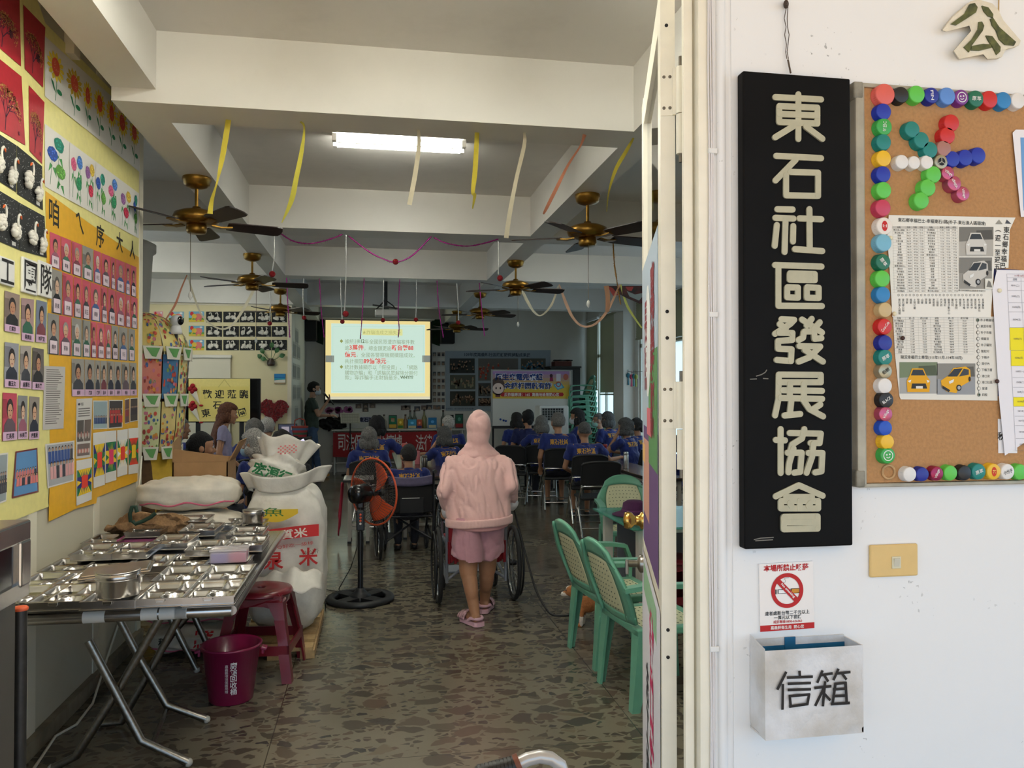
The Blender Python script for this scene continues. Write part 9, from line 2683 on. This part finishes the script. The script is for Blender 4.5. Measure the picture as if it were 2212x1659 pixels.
for k, (x, dz, lab) in enumerate(((40, 0.10, 'left lump'), (95, 0.12, 'right lump'))):
 q = P(*z6((x, 1010)), y=15.2)
 o = lump('cloth_bundle', (q.x, 15.2, zt + dz), (0.40, 0.26, 0.22), mat((26, 26, 28), 0.9), 50 + k, 0.9, 0.03)
 tag(o, 'black cloth bundle at the left end of the back table, %s' % lab, 'cloth')
YWB = 14.35
a, b = P(*z6((1338, 555)), y=YWB), P(*z6((1970, 990)), y=YWB)
wb = thing('whiteboard', 'rolling whiteboard with blue magnets behind the seated row', 'whiteboard', ((a.x + b.x) / 2, YWB, 0))
under(wb, M(mat((214, 212, 204), 0.35)).bx((a.x, YWB, b.z), (b.x, YWB + 0.02, a.z)).build('board'))
fr = M(mat((150, 150, 146), 0.35, 0.7))
fr.bx((a.x - 0.02, YWB - 0.01, b.z - 0.02), (a.x + 0.01, YWB + 0.03, a.z + 0.02)).bx((b.x - 0.01, YWB - 0.01, b.z - 0.02), (b.x + 0.02, YWB + 0.03, a.z + 0.02)).bx((a.x, YWB - 0.01, a.z), (b.x, YWB + 0.03, a.z + 0.02))
under(wb, fr.build('frame'))
under(wb, M(mat((30, 30, 32), 0.6)).bx((a.x, YWB - 0.06, b.z - 0.05), (b.x, YWB + 0.03, b.z)).build('tray'))
for xx in (a.x + 0.02, b.x - 0.02):
 lg = under(wb, M(M_black).cyl((xx, YWB + 0.02, 0.05), (xx, YWB + 0.02, b.z + 0.3), 0.02, seg=10).build('post'))
 under(lg, M(M_black).bx((xx - 0.03, YWB - 0.28, 0.02), (xx + 0.03, YWB + 0.32, 0.06)).build('foot'))
for k, (x, y) in enumerate(((1405, 943), (1430, 952), (1448, 956))):
 q = P(*z6((x, y)), y=YWB)
 tag(M(mat((30, 70, 160), 0.4)).lathe([(0.02, 0), (0.018, 0.012), (0, 0.014)], q - V((0, 0.001, 0)), 14, (0, -1, 0)).build('magnet'), 'round blue magnet on the whiteboard, %s of three' % ['leftmost', 'middle', 'rightmost'][k], 'magnet', 'blue magnets')
w = Wall(y=YWB - 0.008)
w.step = 0.0015
for k in range(8):
 c0, c1 = (176, 140, 190), (226, 190, 70)
 f_ = k / 7
 w.pp([f6(p) for p in ((1338, 558 + k * 27.4), (1955, 560 + k * 27.4), (1955, 560 + (k + 1) * 27.4), (1338, 558 + (k + 1) * 27.4))], tuple(int(c0[i] * (1 - min(1, f_ * 1.6)) + c1[i] * min(1, f_ * 1.6)) for i in range(3)), 0)
w.pt_('陌生來電先求證', *f6((1556, 605)), 13.4, (236, 232, 240), 2, bold=0.09).pt_('陌生來電先求證', *f6((1556, 605)), 13.4, (30, 60, 130), 3, bold=0.03)
w.pt_('金錢相關就有詐', *f6((1624, 676)), 13.4, (236, 232, 240), 2, bold=0.09).pt_('金錢相關就有詐', *f6((1624, 676)), 13.4, (30, 60, 130), 3, bold=0.03)
w.pp([f6(p) for p in ((1405, 730), (1415, 728), (1900, 730), (1910, 745), (1900, 760), (1415, 762), (1400, 745))], (190, 44, 50), 1)
w.pt_('反詐騙專線：165  嘉義地檢署關心您', *f6((1655, 746)), 6.8, (240, 232, 226), 2, bold=0.02)
q = w.q(*f6((1383, 680)))
w.ell(q[0], q[1], 0.135, 0.165, (96, 74, 66), 2, 20).ell(q[0] + 0.01, q[1] - 0.04, 0.105, 0.10, (240, 214, 200), 3, 18).ell(q[0] - 0.03, q[1] - 0.035, 0.014, 0.022, (60, 40, 40), 4).ell(q[0] + 0.05, q[1] - 0.035, 0.014, 0.022, (60, 40, 40), 4).pp([f6(p) for p in ((1368, 718), (1400, 718), (1404, 765), (1364, 765))], (110, 54, 60), 2)
w.pp([f6(p) for p in ((1825, 668), (1880, 645), (1915, 690), (1860, 710))], (90, 160, 190), 2).pp([f6(p) for p in ((1836, 670), (1876, 653), (1902, 688), (1862, 702))], (150, 200, 214), 3)
q = w.q(*f6((1866, 664)))
w.ring(q[0], q[1], 0.034, 0.048, (200, 50, 50), 4, 20)
w.pp([f6(p) for p in ((1800, 590), (1818, 588), (1826, 640), (1796, 640))], (150, 40, 80), 2).ell(*w.q(*f6((1809, 596))), 0.03, 0.034, (70, 40, 50), 3).pp([f6(p) for p in ((1850, 580), (1885, 580), (1885, 640), (1850, 640))], (222, 216, 226), 2).ell(*w.q(*f6((1925, 606))), 0.05, 0.06, (196, 110, 90), 2)
tag(w.build('fraud_banner'), 'lilac and yellow banner with dark blue characters on the whiteboard', 'banner')
a, b = P(1165, 876, y=13.3), P(1229, 926, y=13.3)
ac = thing('air_cooler', 'white upright air cooler with a dark grille in front of the whiteboard', 'air cooler', ((a.x + b.x) / 2, 13.45, 0))
under(ac, M(mat((222, 222, 216), 0.4)).bx((a.x, 13.3, 0.08), (b.x, 13.7, a.z), 0.03).build('body'))
ga, gb2 = P(*z6((1735, 855)), y=13.3), P(*z6((1905, 950)), y=13.3)
under(ac, M(mat((24, 26, 26), 0.6)).bx((ga.x, 13.288, gb2.z), (gb2.x, 13.30, ga.z)).build('grille'))
gl = M(mat((150, 152, 148), 0.5))
for k in range(9):
 x = ga.x + (gb2.x - ga.x) * k / 8
 gl.bx((x - 0.005, 13.280, gb2.z), (x + 0.005, 13.288, ga.z))
for k in range(6):
 z_ = gb2.z + (ga.z - gb2.z) * k / 5
 gl.bx((ga.x, 13.278, z_ - 0.004), (gb2.x, 13.286, z_ + 0.004))
under(ac, gl.build('louvres'))
for xx in (a.x + 0.06, b.x - 0.06):
 for yy in (13.36, 13.64):
  under(ac, M(M_black).cyl((xx - 0.015, yy, 0.04), (xx + 0.015, yy, 0.04), 0.04, seg=14).build('wheel'))
a, b = P(*z6((1805, 532)), y=15.1), P(*z6((2040, 700)), y=15.1)
cb4 = thing('cabinet', 'dark cabinet behind the whiteboard and the stacked chairs', 'cabinet', ((a.x + b.x) / 2, 15.3, 0))
under(cb4, M(mat((40, 38, 36), 0.5)).bx((a.x, 15.1, 0.05), (b.x, 15.56, a.z)).build('body'))
under(cb4, M(mat((54, 50, 46), 0.5)).bx((a.x - 0.02, 15.08, a.z), (b.x + 0.02, 15.58, a.z + 0.03)).build('top'))
c, d = P(*z6((1832, 480)), y=15.25), P(*z6((1968, 526)), y=15.25)
wbx = thing('wooden_box', 'reddish wooden box with loose cables on the dark cabinet', 'box', ((c.x + d.x) / 2, 15.35, a.z + 0.031))
under(wbx, M(mat((96, 40, 26), 0.5, noise=0.2)).bx((c.x, 15.2, a.z + 0.031), (d.x, 15.5, c.z), 0.008).build('box'))
under(wbx, M(M_black).tube([((c.x + d.x) / 2 + 0.2 * math.cos(k * 0.9), 15.3 + 0.06 * math.sin(k * 1.7), c.z + 0.012 + 0.015 * math.sin(k * 2.3) ** 2) for k in range(16)], 0.008, 6).build('cable'))
gs = P(1249, 860, y=14.55)
base = arm_chair((gs.x + 0.02, 14.55, 0), R(90), 'green plastic armchair at the bottom of the tall stack by the window')
base['group'] = 'stacked green armchairs'
for k in range(1, 12):
 dup(base, (gs.x + 0.02 - 0.006 * k, 14.55, 0.098 * k), R(90), 'green plastic armchair in the tall stack by the window, %s from its bottom' % (['', 'second', 'third', 'fourth', 'fifth', 'sixth', 'seventh', 'eighth', 'ninth', 'tenth', 'eleventh', 'twelfth, topmost'][k]))
lz = 0.86
lt = thing('side_table', 'black draped side table with a laptop left of the presenter', 'table', (P(628, 940, y=12.1).x, 12.1, 0))
a, b = P(585, 938, y=11.9), P(668, 938, y=11.9)
under(lt, M(mat((24, 24, 26), 0.85, noise=0.2)).bx((a.x, 11.9, 0), (b.x, 12.4, lz), 0.01).build('draped_body'))
lp_ = P(622, 930, y=12.1)
lap = thing('laptop', 'open laptop with a dim screen on the black side table', 'laptop', (lp_.x, 12.12, lz + 0.001), R(8))
M(mat((40, 42, 46), 0.4, 0.5)).box((0, 0, 0.008), (0.28, 0.2, 0.016), None, 0.004).build('keyboard_base', lap)
M(mat((30, 32, 36), 0.4)).box((0, 0.125, 0.105), (0.28, 0.01, 0.19), (R(-14), 0, 0), 0.003).build('lid', lap)
pc_ = Pic((0, 0.1185, 0.105), (1, 0, 0), (0, math.sin(R(14)), math.cos(R(14))), 0.001)
pc_.rect(-0.125, -0.08, 0.125, 0.08, (60, 64, 84), 0, emit=0.3).rect(-0.09, -0.05, 0.02, 0.05, (170, 160, 170), 1, emit=0.3).rect(0.045, 0.0, 0.11, 0.05, (150, 120, 110), 1, emit=0.3)
pc_.build('screen', lap)
q = P(647, 925, y=12.2)
bg_ = thing('striped_bag', 'red and green striped basket bag on the black side table', 'bag', (q.x, 12.25, lz + 0.001))
for k, c_ in enumerate(((150, 40, 46), (60, 80, 60), (150, 40, 46), (60, 90, 120), (140, 50, 40))):
 M(mat(c_, 0.8)).lathe([(0.10 + 0.005 * k, 0.033 * k), (0.105 + 0.005 * k, 0.033 * (k + 1))] + ([(0, 0.165)] if k == 4 else []), (0, 0, 0), 20, sy=0.7).build('woven_band', bg_)
M(mat((150, 60, 50), 0.8)).tube([(-0.08, 0, 0.16), (-0.07, 0, 0.25), (0, 0, 0.28), (0.07, 0, 0.25), (0.08, 0, 0.16)], 0.008, 8).build('handle', bg_)
M_blind = mat((150, 146, 118), 0.6)
def blind(y0, y1, z0, z1, x, lab, slope=0.0, tilt=0.5):
 t = thing('window_blind', lab, 'blind', (x, (y0 + y1) / 2, z1), 0, 'venetian blinds')
 under(t, M(M_white).bx((x - 0.025, y0, z1), (x + 0.025, y1, z1 + 0.04)).build('head_rail'))
 sl = M(M_blind)
 n_ = int((z1 - z0) / 0.027)
 for k in range(n_):
  zz = z1 - 0.02 - k * 0.027
  sh_ = slope * (z1 - zz)
  m_ = math.sin(tilt) * 0.0185
  c_ = math.cos(tilt) * 0.0185
  sl.add([(x - m_, y0 + sh_, zz - c_), (x + m_, y0 + sh_, zz + c_), (x + m_, y1 + sh_, zz + c_), (x - m_, y1 + sh_, zz - c_)], [(0, 1, 2, 3)])
 o = sl.build('slats', noshift=True)
 under(t, o)
 under(t, M(M_blind).bx((x - 0.012, y0 + slope * (z1 - z0), z0 - 0.03), (x + 0.012, y1 + slope * (z1 - z0), z0)).build('bottom_rail'))
XB = XR - 0.05
def by_px(px, py):
 return P(px, py, x=XB)
a, b = by_px(1292, 840), by_px(1262, 838)
blind(a.y, min(b.y, 15.45), a.z, 2.96, XB, 'venetian blind hanging slightly askew nearest the back wall', 0.03)
a, b = by_px(1331, 850), by_px(1296, 850)
blind(a.y, b.y - 0.02, a.z, 3.0, XB, 'long venetian blind over the window beside the pillar')
blind(11.3, 12.4, 2.42, 3.02, XB, 'short venetian blind over the frosted door beyond the pillar')
blind(10.0, 11.22, 2.30, 3.0, XB, 'venetian blind seen through the gap of the open door')
dr_ = M(M_wfr)
hng = thing('ornament_string', 'string of small coloured pendants in front of the frosted door', 'ornament', (XR - 0.12, 12.0, 2.0))
pts = [P(x, y, x=XR - 0.12) for x, y in ((1336, 793), (1350, 800), (1365, 804), (1390, 802))]
under(hng, M(M_black).tube(pts, 0.004, 6).build('string'))
for k, (px, py, c_) in enumerate(((1344, 806, (120, 130, 50)), (1357, 811, (40, 110, 130)), (1364, 814, (170, 60, 90)), (1369, 813, (40, 110, 120)), (1374, 814, (120, 130, 50)))):
 q = P(px, py, x=XR - 0.12)
 pm = M(mat(c_, 0.5)).ball(q, (0.035, 0.035, 0.045), 8).tube([q, q + V((0, 0, -0.16))], [0.008, 0.016], 6).tube([q, q + V((0, 0, 0.1))], 0.003, 5)
 under(hng, pm.build('pendant'))
